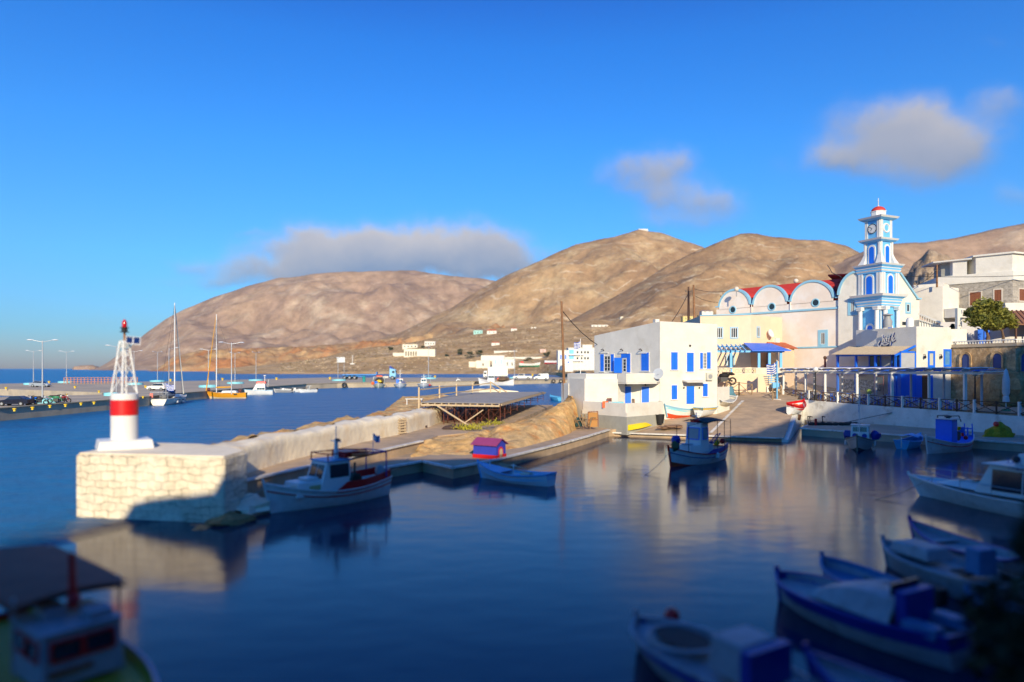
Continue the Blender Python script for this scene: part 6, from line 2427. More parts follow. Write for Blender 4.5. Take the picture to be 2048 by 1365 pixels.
part(k2, "foredeck", red, lambda m: m.add([h.pt(.70, 1, 1, -.06), h.pt(.85, 1, 1, -.06), h.pt(.97, 1, 1, 0), h.pt(.97, 1, -1, 0), h.pt(.85, 1, -1, .06), h.pt(.70, 1, -1, .06)], [(0, 1, 2, 3, 4, 5)]))
cradle(k2, .3, 4.5, 1.0)
h = Hull(5, 1.9, .7, 1.0, .8, .4, .5, .3)
k3 = dry("faded blue boat lying on its side behind the others at the top of the slipway", (27.6, 84.2), (24.9, 80.6), h, 3.7, radians(-38), name="beached_boat", hullm=teal, railm=teal, deckm=teal, drop=.3)
h = Hull(3.6, 1.6, .6, .85, .65, .3, .7, .3)
k4 = dry("scuffed cream dinghy leaning against the faded blue boat", (26.0, 80.3), (23.6, 78.6), h, 3.0, radians(30), name="dinghy", hullm=mat("scuffed_cream", (.62, .56, .44), .7, var=.3, vscale=3), railm=whiteb, deckm=grey, drop=.3)
h = Hull(4.6, 1.9, .75, 1.2, .9, .4, .5, .3)
pr_ = G(1588, 830, 1.9)
k5 = dry("white hulled boat with red painted inside on trestles at the foot of the restaurant wall", (33.7, 79.6), (30.9, 76.1), h, 2.2, radians(14), name="beached_boat", hullm=hullwhite, railm=red, deckm=red, drop=.42, strake=(.82, red))
cradle(k5, .6, 4, 1.0)
part(k5, "orange_nets", orange, lambda m: m.blob((-.3, 0, .55), .45, 7, (1.4, .9, .6)))
h = Hull(3.6, .95, .32, .42, .36, .15, .12, .2, 2.0)
k6 = near_boat("bright yellow canoe lying upside down below the house terrace", (15.3, 73.6), (11.9, 70.0), h, name="canoe", hullm=canoeyellow, railm=canoeyellow, deckm=canoeyellow, drop=.05)
k6.location.z = 1.25
k6.rotation_euler = (pi, radians(-4), k6.rotation_euler[2])

# ================================================================== boats on the far quay
def yacht_rig(o, x, ht, boom, mastm, jibm, jx, jz, boomm):
    part(o, "mast", mastm, lambda m: m.cyl((x, 0, 1.2), (x, 0, ht), .13, .09))
    part(o, "furled_jib", jibm, lambda m: m.cyl((jx, 0, jz), (x + .1, 0, ht - .4), .14, .05))
    part(o, "boom", boomm, lambda m: m.cyl((x, 0, 2.6), (x - boom, 0, 2.7), .22, .16))
    part(o, "rigging", darkgrey, lambda m: [m.cyl((x, 0, ht - .5), (x + dx, s_ * 1.6, 1.3), .02) for dx in (-.3,) for s_ in (-1, 1)] + [m.cyl((x, 0, ht - .3), (x - boom - 2.6, 0, 1.4), .02), m.cyl((x, -.9, ht * .55), (x, .9, ht * .55), .03)])


loc, rz, L_ = place2(370, 805, 316, 811.5)
h = Hull(12.5, 3.9, 1.25, 1.6, 1.2, .5, .8, .8, 2.4)
s1 = boat("white sailing yacht with tall mast moored stern towards us at the ferry quay", loc, rz, h, mat("yacht_white", (.80, .76, .66), .35, var=.04), name="sailing_yacht", railm=whiteb, deckm=mat("cream_deck", (.55, .52, .45), .6), drop=.1)
yacht_rig(s1, 1.2, 20.3, 4.6, mat("white_mast", (.7, .7, .68), .4), mat("cream_sailcloth", (.62, .58, .48), .8), 5.6, 1.8, mat("navy_sail_cover", (.05, .07, .12), .9))
part(s1, "coachroof", whiteb, lambda m: m.box((.8, 0, 1.55), (5, 2.2, .5), 0, .85), bevel=.1)
part(s1, "sprayhood", mat("navy_sail_cover", (.05, .07, .12), .9), lambda m: m.blob((-1.7, 0, 2.0), 1.1, 2, (1, 1.2, .7), amp=.1))
part(s1, "stern_arch", steel, lambda m: [m.path([(-5.8, -1.6, 1.2), (-5.8, -1.6, 2.5), (-5.8, 1.6, 2.5), (-5.8, 1.6, 1.2)], .05), m.path([(-2.5, -1.8, 2.0), (-5.8, -1.7, 2.0)], .04), m.path([(-2.5, 1.8, 2.0), (-5.8, 1.7, 2.0)], .04)])
part(s1, "stern_clutter", mat("grey_clutter", (.2, .2, .2), .8, var=.4, vscale=2), lambda m: [m.blob((-3.6, .3, 1.7), .6, 1), m.blob((-4.8, -.5, 1.6), .5, 4)])
part(s1, "red_towel", mat("salmon_cloth", (.7, .2, .15), .9), lambda m: m.box((-6.1, 1.3, 1.9), (.1, .6, .8)))
part(s1, "hull_ports", darkgrey, lambda m: [m.box((x, s_ * 1.97, .85), (.9, .06, .14)) for x in (-1.5, .3, 2.0) for s_ in (-1, 1)])
fenders(s1, h, (.35, .6, .8), whiteb, -1, .6, .3)
flag("flag", "small striped flag at the stern of the white yacht", (loc.x + .8, loc.y - 4, 1.6), 2.6, 1.9, 1.2, 1, .5, fly=1, polr=.04)

h = Hull(9.0, 3.0, 1.25, 1.7, 1.35, .4, .5, .9, 2.0)
s2 = near_boat("ochre yellow sailing yacht with yellow furled jib moored bow to the ferry quay", (-71.2, 160.5), (-62.8, 161.5), h, name="sailing_yacht", hullm=ochrehull, railm=ochrehull, deckm=mat("cream_deck", (.55, .52, .45), .6), drop=.1, bottom=mat("cream_boot_top", (.6, .5, .32), .6))
yacht_rig(s2, 2.6, 19.8, 3.6, mat("white_mast", (.7, .7, .68), .4), mat("ochre_sailcloth", (.62, .30, .02), .8), 4.9, 1.8, mat("ochre_sailcloth", (.62, .30, .02), .8))
part(s2, "coachroof", whiteb, lambda m: m.box((-.4, 0, 1.6), (3.6, 1.8, .5), 0, .8), bevel=.1)
part(s2, "hull_window", black, lambda m: [m.box((-2.0, s_ * 1.36, 1.0), (.7, .12, .25)) for s_ in (-1, 1)])
part(s2, "deck_gear", mat("dark_red_gear", (.12, .03, .03), .8), lambda m: [m.blob((4.4, 0, 2.1), .4, 2), m.blob((-2.8, .2, 1.8), .4, 8)])

h = Hull(7.0, 2.7, 1.2, 1.5, 1.2, .4, .8, .5, 2.0)
s3 = near_boat("white motor cruiser with a red topped cabin beside the ochre yacht", (-71.5, 183), (-64.6, 184.5), h, name="motor_cruiser", hullm=hullwhite, railm=hullblue, deckm=whiteb, drop=.15)
cabin(s3, -1.6, 1.6, 2.2, 1.2, 3.0, whiteb, 1.0, (.1, .4), fw=2, sw=3)
part(s3, "red_canvas_top", red, lambda m: m.box((-.6, 0, 3.35), (2.6, 2.2, .6), 0, .85), bevel=.1)
part(s3, "radar_dome", whiteb, lambda m: [m.cyl((-1.4, 0, 3.6), (-1.4, 0, 5.0), .08), m.ball((-1.4, 0, 5.1), .4, 12, (1, 1, .5))])
part(s3, "antenna", steel, lambda m: [m.cyl((-2.2, .5, 2), (-2.4, .5, 4.2), .04), m.cyl((-2.2, -.5, 2), (-2.4, -.5, 4.2), .04)])

small = [((-69.5, 200), (-65, 201), "grey inflatable dinghy with dark outboard, first past the motor cruiser", grey, 0), ((-67.5, 203.5), (-62.5, 205), "cream open dinghy in the middle of the row of small boats at the ferry quay", hullwhite, 0), ((-62.5, 201), (-58.2, 203.5), "white speedboat with a curved windscreen at the end of the row", hullwhite, 1)]
for (bo, stn, lb, mm_, k) in small:
    h = Hull(5, 1.9, .8, 1.1, .8, .3, .8, .4, 2.2)
    o = near_boat(lb, bo, stn, h, name="small_boat", hullm=mm_, railm=whiteb, deckm=grey, drop=.25, group="small boats at the ferry quay")
    part(o, "outboard", black, lambda m: [m.box((-2.6, 0, .9), (.4, .4, .7)), m.cyl((-2.6, 0, -.2), (-2.6, 0, .8), .1)])
    if k:
        part(o, "windscreen_arch", mat("pale_arch", (.6, .62, .6), .4), lambda m: [m.torus((-.1, 0, 1.0), .9, .1, 'x', 16, 6), m.box((-.1, 0, 1.9), (1.4, 1.3, .1))])
    else:
        part(o, "helm_seat", whiteb, lambda m: [m.box((0, 0, 1.0), (.6, .8, .6)), m.cyl((.5, 0, .8), (.6, 0, 1.5), .05)])


def work_boat(px, py, L_, bw, label, hullm, cabm, bowon=True, topm=red, mastH=0, name="fishing_boat"):
    p = G(px, py, 0)
    h = Hull(L_, bw, 1.1, 1.9, 1.2, .5, .5, .4)
    a = atan2(-1, .12) if bowon else atan2(.12, -1)
    o = boat(label, (p.x, p.y + (L_ * .5 if bowon else 0), 0), a, h, hullm, name=name, railm=whiteb, deckm=grey, drop=.3, group="fishing boats at the far quay wall")
    if cabm:
        cabin(o, -1.0, .8, bw * .45, 1.0, 3.3, cabm, .2, (.5, .85), fw=1, sw=1, roofm=topm)
    if mastH:
        part(o, "mast", whiteb, lambda m: [m.cyl((.9, 0, 1), (.9, 0, mastH), .09), m.bar((.9, -.9, mastH * .8), (.9, .9, mastH * .8), .08, .08)])
    return o


w1 = work_boat(754, 776.5, 7.5, 4.4, "cream fishing boat crowded with colourful gear, leftmost at the far quay wall", mat("cream_hull", (.62, .60, .42), .5, var=.08), None)
part(w1, "gear_frame", mat("pale_frame", (.5, .5, .42), .6), lambda m: [m.path([(x, -2, 1.2), (x, -2, 4.0), (x, 2, 4.0), (x, 2, 1.2)], .08) for x in (-1, 1.5)])
part(w1, "orange_nets", orange, lambda m: [m.blob((-.5, 0, 4.2), .9, 1, (1.2, 1.5, .5)), m.blob((1.2, -2.2, 1.7), .6, 3)])
part(w1, "blue_tub", blue, lambda m: m.lathe((2.2, -.9, 1.4), [(.5, 0), (.6, 1.1)], 10))
part(w1, "yellow_net", yellow, lambda m: m.blob((1.2, .2, 2.4), .9, 2, (1, 1.2, .6)))
part(w1, "dark_gear", mat("dark_gear", (.06, .05, .04), .9, var=.4), lambda m: [m.blob((0, 0, 2.2), 1.5, 5), m.blob((0, 1.2, 2.6), .8, 6)])
w2 = work_boat(797, 776, 7.5, 5.0, "white boat with blue doored wheelhouse and grey covered bow, second at the far quay wall", hullwhite, whiteb, topm=red, mastH=6.5)
part(w2, "blue_door", blue, lambda m: m.box((1.0, -.9, 2.2), (.5, 1.0, 2.0)))
part(w2, "grey_cover", mat("violet_grey_tarp", (.16, .17, .28), .9), lambda m: m.grid([[(.5 + 2.4 * i / 5, (.4 + 2.0 * j / 4), 1.6 + 1.0 * (1 - i / 5) * (1 - (j / 4) ** 2)) for j in range(5)] for i in range(6)]))
w3 = work_boat(845, 775, 7.0, 5.0, "white boat with red capped mast box and blue awning, third at the far quay wall", hullwhite, whiteb, topm=red, mastH=5.0)
part(w3, "awning", cyan, lambda m: m.box((-2.2, 1.4, 4.3), (2.0, 3.2, .12)))
part(w3, "awning_posts", steel, lambda m: [m.cyl((x, y, 1.0), (x, y, 4.3), .06) for x in (-1.4, -3.0) for y in (.2, 2.6)])
part(w3, "red_buoy", red, lambda m: m.ball((1.8, 2.3, .8), .4, 10))
h = Hull(3.4, 2.2, .8, 1.0, .8, .3, .8, .3)
w4 = boat("tiny white tender afloat in the middle of the far quay wall", G(880, 771.2), pi, h, hullwhite, name="tender", railm=whiteb, deckm=black, drop=.2)
h = Hull(5.2, 2.2, .8, 1.2, .8, .3, .8, .3)
w5 = boat("small dark hulled boat with white cabin moored just left of the large caique", G(912, 770), pi + .2, h, darkblue, name="small_boat", railm=whiteb, deckm=whiteb, drop=.2)
cabin(w5, -1.8, .6, 1.6, .8, 2.3, whiteb, .8, (.5, .8), fw=1, sw=1)
part(w5, "mast", whiteb, lambda m: m.cyl((-.8, 0, 2.2), (-.8, 0, 3.2), .2, .05))
h = Hull(14.5, 4.2, 1.3, 3.2, 2.6, .5, .3, .6, 2.0)
pc = G(993, 771.3)
w6 = boat("large white purple striped caique at the far quay before the box lorry", pc, pi - .02, h, mat("caique_cream_white", (.82, .78, .70), .5, var=.04), name="caique", railm=whiteb, deckm=grey, drop=.4, stripem=mat("violet_stripe", (.16, .06, .35), .5))
cabin(w6, .8, 3.8, 2.6, 1.4, 4.6, whiteb, .3, (.55, .8), fw=2, sw=2, roofm=mat("red_white_roof", (.6, .3, .3), .6))
part(w6, "orange_jacket", orange, lambda m: m.blob((-.6, -1, 2.6), .7, 1, (.8, .8, 1.1)))
part(w6, "gear", mat("brown_gear", (.14, .09, .05), .9, var=.4), lambda m: [m.blob((-2.4, 0, 2.6), 1.3, 2, (1.5, 1, .8)), m.blob((-4.5, 0, 2.7), .8, 3)])
part(w6, "frame", steel, lambda m: m.path([(-1.5, -1.4, 1.5), (-1.5, -1.4, 4.2), (-4.6, -1.4, 4.2), (-4.6, -1.4, 2)], .07))
h = Hull(7, 2.6, .8, 1.2, .9, .4, .5, .4)
pc = G(1028, 786)
w7 = boat("pale turquoise boat afloat behind the wooden platform", (pc.x, 160, 0), pi - .15, Hull(5.5, 2.0, .6, .9, .7, .4, .5, .4), cyan, railm=cyan, deckm=hullblue, drop=.2)
w8 = boat("small sky blue boat afloat just left of the white house", (X(1112, 150), 150, 0), pi / 2 + .5, Hull(4.2, 2.6, .8, 1.1, .8, .4, .8, .4), hullblue, name="dinghy", railm=hullblue, deckm=hullblue, drop=.05)
# ================================================================== quay furniture
def lamp_proto(double=True, dark=False):
    o = thing("street_lamp", "", "street lamp", (0, 0, 0), 0, "tall lamp posts along the ferry quay")
    MB().cyl((0, 0, 0), (0, 0, 10), .13, .07, 8).build("pole", steel, o)
    for s in ((-1, 1) if double else (-1,)):
        MB().path([(0, 0, 9.75), (s * 1.2, 0, 10.0), (s * 1.5, 0, 10.1)], .05).build("arm", steel, o)
    for s in ((-1, 1) if double else (-1,)):
        MB().ball((s * 1.85, 0, 10.1), .5, 10, (1, .4, .22)).build("lamp_head", mat("lamp_head", (.7, .72, .74), .4), o)
    return o


def planter(px, py, w, label):
    p = G(px, py, QZ)
    r = w / FPX * p.y / 2
    o = thing("planter", label, "planter", p, 0, "round pale blue kerbs round the quay lamps")
    MB().lathe((0, 0, -.02), [(r, 0), (r * .99, .62), (r * .86, .64), (r * .84, .45)], 28, True).build("kerb_ring", cyan, o)
    MB().lathe((0, 0, .4), [(r * .85, 0), (r * .5, .1), (.02, .12)], 20).build("soil", m_sand, o)
    return o


lp2, lp1 = lamp_proto(True), lamp_proto(False)
lamps = [  # px, base y, top y, kind, rz, label
    (85, 806, 679, 2, .15, "big double armed lamp post nearest on the quay beside the parked motorbikes"),
    (67, 769, 701, 2, .1, "double armed lamp post behind the silver parked car"),
    (133, 768, 702, 2, .1, "double armed lamp post at the left end of the orange railing"),
    (233, 790, 690, 1, 0, "single armed lamp post just left of the beacon"),
    (268, 768, 701, 2, .5, "thin double lamp post seen just right of the beacon tower"),
    (315, 763, 703, 2, 1.3, "slim lamp post between the beacon and the white yacht"),
    (338, 782, 695, 1, pi, "single armed lamp post standing by the white car near the white yacht"),
    (417, 773, 698, 2, .1, "double armed lamp post just left of the ochre yacht's jib"),
    (463, 789, 684, 2, .4, "lamp post with wide dark head right of the ochre yacht's mast"),
    (470, 768, 705, 2, 1.2, "faint lamp post behind the dark headed one"),
    (512, 762, 704, 2, 1.3, "lamp post behind the motor cruiser"),
    (676, 761, 715, 2, 1.4, "lamp post right in front of the blank white signboard"),
    (857, 757, 693, 2, 1.4, "lamp post in front of the long white warehouse"),
    (1029, 755, 701, 2, 1.4, "lamp post between the box lorry and the white pickup"),
    (1157, 745, 688, 2, 1.4, "lamp post beside the flag pole near the utility pole")]
used = {1: False, 2: False}
for px, by, ty, k, rz, lb in lamps:
    p = G(px, by, QZ)
    hgt = (by - ty) / FPX * p.y
    src = lp2 if k == 2 else lp1
    if used[k]:
        o = copy_tree(src, label=lb)
    else:
        o = src
        used[k] = True
        o["label"] = lb
    o.location = p
    o.rotation_euler = (0, 0, rz)
    sc_ = hgt / 10.2
    o.scale = (sc_, sc_, sc_)
for px, py, w, lb in ((94, 806, 48, "pale blue round planter beside the motorbikes"), (60, 770, 22, "pale blue planter behind the silver car"), (132, 766, 28, "pale blue planter at the left end of the orange railing"),
                      (222, 792, 26, "pale blue planter partly hidden left of the beacon drum"), (270, 770, 30, "pale blue planter just right of the beacon tower"), (315, 764, 28, "pale blue planter behind the white parked car"),
                      (417, 775, 36, "pale blue planter left of the ochre yacht"), (471, 768, 32, "pale blue planter right of the ochre yacht's mast"), (512, 762, 28, "pale blue planter behind the motor cruiser"), (678, 762, 27, "pale blue planter under the signboard"),
                      (858, 758, 30, "pale blue planter right of the blue lorry cab"), (1026, 757, 16, "pale blue planter beside the white pickup"), (1158, 746, 24, "pale blue planter near the flag pole")):
    planter(px, py, w, lb)
# bollards
bo = thing("bollard", "yellow painted mushroom mooring bollard on the quay edge", "bollard", (0, 0, 0), 0, "yellow mooring bollards along the ferry quay")
MB().lathe((0, 0, 0), [(.22, 0), (.18, .3), (.34, .38), (.34, .52), (.1, .6)], 12).build("post", yellow, bo)
first = True
for i, (px, py) in enumerate([(29, 823), (65, 820), (100, 816), (131, 814), (162, 811), (188, 809), (134, 792), (198, 786), (150, 777), (12, 779), (98, 767), (249, 781), (291, 776), (341, 763), (286, 797), (553, 760), (660, 759), (445, 761), (870, 756), (1065, 753), (52, 800)]):
    o = bo if first else copy_tree(bo)
    first = False
    o.location = G(px, py, QZ)
    s_ = o.location.y * 7.0 / FPX / .9 if o.location.y > 140 else .68
    o.scale = (s_, s_, s_)
# orange railing on the quay
rl = thing("quay_railing", "low orange railing along the seaward side of the quay", "railing", G(210, 768, QZ))
q, q2_ = MB(), MB()
p0, p1 = G(128, 768.5, QZ), G(275, 767.5, QZ)
n = 22
for k in range(n + 1):
    p = p0.lerp(p1, k / n)
    q.cyl(p, p + Vector((0, 0, 2.2)), .12, .12, 6)
q.build_each("post", mat("orange_rail_paint", (.55, .22, .08), .7, var=.2), rl, world=True)
for z_ in (.8, 1.5, 2.2):
    q2_.cyl(p0 + Vector((0, 0, z_)), p1 + Vector((0, 0, z_)), .08, .08, 6)
q2_.build_each("rail", mat("orange_rail_paint", (.55, .22, .08), .7, var=.2), rl, world=True)

# ================================================================== vehicles
def wheels(o, xs, y, r, w=.24):
    for x in xs:
        for s in (-1, 1):
            m = MB().cyl((x, s * (y - w), r), (x, s * y, r), r, r, 18)
            t = m.build("wheel", black, o)
            MB().cyl((x, s * y, r), (x, s * (y + .015), r), r * .55, r * .5, 14).build("rim", grey, t)


def extr(m, prof, w0, w1=None, zsplit=None):
    """side profile (x, z), extruded across; points above zsplit are narrower"""
    w1 = w1 or w0
    n = len(prof)
    vs = [(x, -(w1 if zsplit and z > zsplit else w0), z) for x, z in prof] + [(x, (w1 if zsplit and z > zsplit else w0), z) for x, z in prof]
    m.add(vs, [(i, (i + 1) % n, n + (i + 1) % n, n + i) for i in range(n)] + [tuple(range(n - 1, -1, -1)), tuple(range(n, 2 * n))])


def car(label, loc, rz, m, kind="saloon", scale=1.0, name="parked_car", cat="car"):
    o = thing(name, label, cat, loc, rz, None, scale)
    if kind == "saloon":
        prof = [(2.1, .28), (2.15, .62), (1.9, .78), (1.0, .90), (.35, 1.38), (-.85, 1.42), (-1.55, 1.02), (-2.1, .98), (-2.15, .4), (-2.0, .28)]
        gls = [(.93, .93), (.33, 1.33), (-.82, 1.37), (-1.42, 1.0)]
    elif kind == "hatch":
        prof = [(2.0, .30), (2.05, .75), (1.8, .92), (1.0, 1.02), (.45, 1.55), (-1.5, 1.6), (-1.95, 1.0), (-2.0, .35)]
        gls = [(.93, 1.05), (.42, 1.5), (-1.4, 1.52), (-1.75, 1.05)]
    elif kind == "van":
        prof = [(2.1, .35), (2.15, .8), (1.7, 1.0), (1.2, 1.1), (.75, 1.62), (.6, 1.85), (-2.05, 1.88), (-2.15, 1.7), (-2.15, .35)]
        gls = [(1.12, 1.13), (.72, 1.6), (.15, 1.62), (.15, 1.13)]
    else:
        prof = [(2.5, .45), (2.55, .95), (2.3, 1.05), (1.35, 1.12), (.9, 1.65), (-.35, 1.68), (-.4, 1.12), (-2.5, 1.1), (-2.5, .5)]
        gls = [(1.28, 1.16), (.86, 1.6), (-.30, 1.62), (-.30, 1.16)]
    b = MB()
    extr(b, prof, .85, .70, 1.15 if kind != "saloon" else 1.05)
    b.build("body", m, o, bevel=.05)
    g = MB()
    n = len(gls)
    for s in (-1, 1):
        w = .80
        vs = [(x, s * (.858 if z < 1.2 else .735), z) for x, z in gls]
        vs2 = [(x, y * .96, z) for x, y, z in vs]
        g.add(vs + vs2, [tuple(range(n)), tuple(range(2 * n - 1, n - 1, -1))] + [(i, (i + 1) % n, n + (i + 1) % n, n + i) for i in range(n)])
    g.build("side_window", glass, o)
    a, c = gls[0], gls[1]
    g = MB()
    g.add([(a[0] + .06, -.68, a[1]), (a[0] + .06, .68, a[1]), (c[0] + .06, .6, c[1] + .03), (c[0] + .06, -.6, c[1] + .03), (a[0] - .05, -.68, a[1]), (a[0] - .05, .68, a[1]), (c[0] - .05, .6, c[1]), (c[0] - .05, -.6, c[1])],
          [(0, 1, 2, 3), (7, 6, 5, 4), (0, 4, 5, 1), (1, 5, 6, 2), (2, 6, 7, 3), (3, 7, 4, 0)])
    g.build("windscreen", glass, o)
    wheels(o, (prof[0][0] - .75, prof[-1][0] + .75) if kind != "pickup" else (1.7, -1.5), .88, .33 if kind != "pickup" else .4)
    for s in (-1, 1):
        MB().box((prof[1][0] - .02, s * .62, prof[1][1] - .05), (.08, .28, .14)).build("headlight", mat("lamp_glass", (.6, .6, .55), .2, var=0), o)
        MB().box((prof[-1][0] + .0, s * .68, .85), (.06, .2, .16)).build("tail_light", red, o)
    if kind == "pickup":
        MB().box((-1.45, 0, 1.115), (1.9, 1.4, .03)).build("load_bed", darkgrey, o)
        MB().path([(-.5, -.7, 1.1), (-.5, -.7, 1.75), (-.5, .7, 1.75), (-.5, .7, 1.1)], .05).build("roll_bar", m, o)
    return o


carblack = mat("dark_navy_car_paint", (.008, .012, .03), .2, var=.03)
carsilver = mat("silver_car_paint", (.42, .46, .50), .3, .4, var=.03)
carwhite = mat("white_car_paint", (.78, .76, .68), .3, var=.03)
p = G(31, 812, QZ)
car("dark navy saloon car parked at the left edge of the quay", (p.x, p.y, QZ), pi + .06, carblack, "saloon")
p = G(81, 774.5, QZ)
car("silver car parked on the far part of the quay behind the big lamp post", (p.x, p.y, QZ), .03, carsilver, "saloon", 1.25)
p = G(323, 781, QZ)
car("white off-road car parked behind the white yacht", (p.x - 1, p.y, QZ), pi, carwhite, "hatch", 1.1)
p = G(1045, 760.5, QZ)
car("white pickup parked between the box lorry and the white van", (p.x, p.y, QZ), pi, carwhite, "pickup", 1.75, "pickup_truck", "pickup")
p = G(1082, 760.5, QZ)
car("white van parked at the right end of the quay, next to the pickup", (p.x, p.y, QZ), pi, carwhite, "van", 1.62, "parked_van", "van")
# box lorry
p = G(991, 758, QZ)
lo_ = thing("box_lorry", "white box lorry parked on the far quay behind the large caique", "lorry", p, pi, None, 1.38)
mb = MB()
extr(mb, [(4.6, .7), (4.65, 1.6), (4.4, 3.0), (3.2, 3.05), (3.2, .7)], 1.15)
cabo = mb.build("cab", carwhite, lo_, bevel=.08)
MB().box((4.56, 0, 2.1), (.08, 1.9, .8)).build("windscreen", glass, cabo)
for s in (-1, 1):
    MB().box((3.95, s * 1.16, 2.1), (.8, .05, .7)).build("side_window", glass, cabo)
MB().box((-.9, 0, 2.75), (7.6, 2.4, 3.5)).build("cargo_box", mat("cream_white_box", (.80, .78, .66), .5, var=.03), lo_, bevel=.05)
MB().box((-.6, 0, .85), (7.6, .9, .25)).build("chassis", darkgrey, lo_)
wheels(lo_, (3.7, -2.2, -3.3), 1.2, .5, .3)
# articulated flatbed
p = G(742, 759.5, QZ)
tr = thing("flatbed_lorry", "light blue lorry cab with an empty blue flatbed trailer on the far quay", "lorry", p, 0, None, 1.55)
mb = MB()
extr(mb, [(8.0, .8), (8.1, 1.8), (7.85, 3.2), (6.1, 3.6), (6.0, .8)], 1.2)
cabo = mb.build("cab", mat("light_blue_cab", (.22, .50, .72), .4, var=.05), tr, bevel=.08)
MB().box((8.0, 0, 2.4), (.08, 2.0, .8)).build("windscreen", glass, cabo)
for s in (-1, 1):
    MB().box((7.3, s * 1.21, 2.4), (.8, .05, .7)).build("side_window", glass, cabo)
mb = MB()
extr(mb, [(7.5, 3.2), (6.1, 4.3), (6.0, 3.4)], 1.0)
mb.build("wind_deflector", darkblue, cabo)
MB().box((4.6, 0, .95), (3.0, .9, .3)).build("chassis", mat("rust_red_chassis", (.35, .06, .03), .7, var=.2), tr)
MB().box((4.9, -1.0, .8), (1.6, .5, .6)).build("fuel_tank", mat("cream_tank", (.6, .56, .46), .5), tr)
MB().box((-3.4, 0, 1.55), (10.8, 2.3, .22)).build("trailer_bed", mat("blue_trailer", (.05, .28, .70), .5, var=.1), tr)
MB().box((-5.0, 0, 1.2), (6.6, .8, .5)).build("trailer_frame", mat("blue_trailer", (.05, .28, .70), .5, var=.1), tr)
MB().box((1.9, 0, 2.0), (.15, 2.2, .9)).build("headboard", mat("blue_trailer", (.05, .28, .70), .5, var=.1), tr)
wheels(tr, (7.0, 2.9, -5.0, -6.6, -8.2), 1.2, .58, .35)

# motorbikes
def motorbike(label, loc, rz, m, scale=1.0):
    o = thing("motorbike", label, "motorbike", loc, rz, None, scale)
    for x in (-.62, .62):
        MB().torus((x, 0, .30), .24, .065, 'y', 16, 6).build("wheel", black, o)
    b = MB()
    b.blob((0, 0, .72), .3, 2, (1.4, .55, .6), 8, .15)
    b.bar((-.62, 0, .3), (0, 0, .55), .1, .12)
    b.bar((.62, 0, .3), (.42, 0, .95), .08, .08)
    b.blob((-.55, 0, .82), .2, 4, (1.3, .6, .5), 8, .1)
    b.build("body", m, o)
    MB().box((-.25, 0, .92), (.75, .28, .12)).build("seat", black, o, bevel=.03)
    MB().path([(.38, -.32, 1.08), (.42, 0, .98), (.38, .32, 1.08)], .025).build("handlebar", darkgrey, o)
    MB().ball((.52, 0, .88), .12, 8).build("headlight", mat("lamp_glass", (.6, .6, .55), .2, var=0), o)
    MB().box((0, 0, .42), (.5, .3, .35)).build("engine", darkgrey, o)
    return o


for (px, py, rz, m_, lb) in ((66, 812, 2.6, blue, "blue and white motorbike parked beside the dark navy car"), (79, 812, .6, darkgrey, "dark motorbike between the blue one and the round planter"), (112, 809, .3, green, "green motorbike parked on the left of the red one"), (126, 808, .15, mat("maroon_paint", (.25, .02, .03), .4), "maroon motorbike at the right end of the row by the planter")):
    motorbike(lb, G(px, py - 1.5, QZ), rz, m_, 1.3)
pmoto = Vector((X(1446, 88.5), 88.5, prom_z(0, 88) + .35))
motorbike("black and white scooter parked at the corner of the white house", (X(1448, 90.4), 90.4, 4.85), pi - .15, black, 1.75)

# ================================================================== far buildings
def far_house(px0, px1, py0, py1, label, m=None, roof=None, wins=3, name="far_house", d=None, depth=9, winm=None, grp=None):
    c = (px0 + px1) / 2
    if d is None:
        p = on_coast(c, py1)
        d = p.y
    x0, x1 = X(px0, d), X(px1, d)
    z0, z1 = Z(py1, d), Z(py0, d)
    o = thing(name, label, "house", ((x0 + x1) / 2, d, z0), 0, grp)
    w, hgt = x1 - x0, z1 - z0
    MB().box((0, depth / 2, hgt / 2 - 2), (w, depth, hgt + 4)).build("walls", m or white, o)
    if roof:
        b = MB()
        b.add([(-w / 2 - .5, -.5, hgt), (w / 2 + .5, -.5, hgt), (w / 2 + .5, depth + .5, hgt), (-w / 2 - .5, depth + .5, hgt), (-w / 2 + w * .1, depth / 2, hgt * 1.45), (w / 2 - w * .1, depth / 2, hgt * 1.45)],
              [(0, 1, 5, 4), (1, 2, 5), (2, 3, 4, 5), (3, 0, 4), (3, 2, 1, 0)])
        b.build("roof", roof, o)
    else:
        MB().box((0, depth / 2, hgt + .15), (w + .3, depth + .3, .4)).build("roof_parapet", m or white, o)
    for k in range(wins):
        x = -w / 2 + w * (k + .6) / (wins + .2)
        MB().box((x, -.03, hgt * .5), (max(.9, w * .09), .1, hgt * .34)).build("window", winm or glass, o)
    return o


offw = mat("pale_cream_plaster", (.76, .70, .55), .85, var=.05)  # one even cream colour for walls across the bay
wo_ = far_house(808, 870, 699, 713, "long white warehouse with open bays on its left half, across the bay", offw, wins=0, depth=16, name="warehouse")
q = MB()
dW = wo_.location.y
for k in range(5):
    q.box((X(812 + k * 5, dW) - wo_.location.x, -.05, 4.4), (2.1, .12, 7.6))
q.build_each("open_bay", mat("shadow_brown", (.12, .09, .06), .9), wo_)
far_house(786, 808, 706.5, 713, "low cream yard wall left of the white warehouse", offw, wins=0, depth=3, name="yard_wall")
far_house(805, 835, 689.5, 697, "flat roofed white house with dark openings above the warehouse", offw, wins=4)
far_house(849, 870, 683.5, 692, "white house with dark windows above the right end of the warehouse", white, wins=4)
far_house(947, 965, 661.5, 668.5, "pale mint house high on the hillside", mint, wins=3)
far_house(974, 993, 662, 668.5, "small hillside house with a wide terracotta roof beside the mint one", white, rooftile, 2)
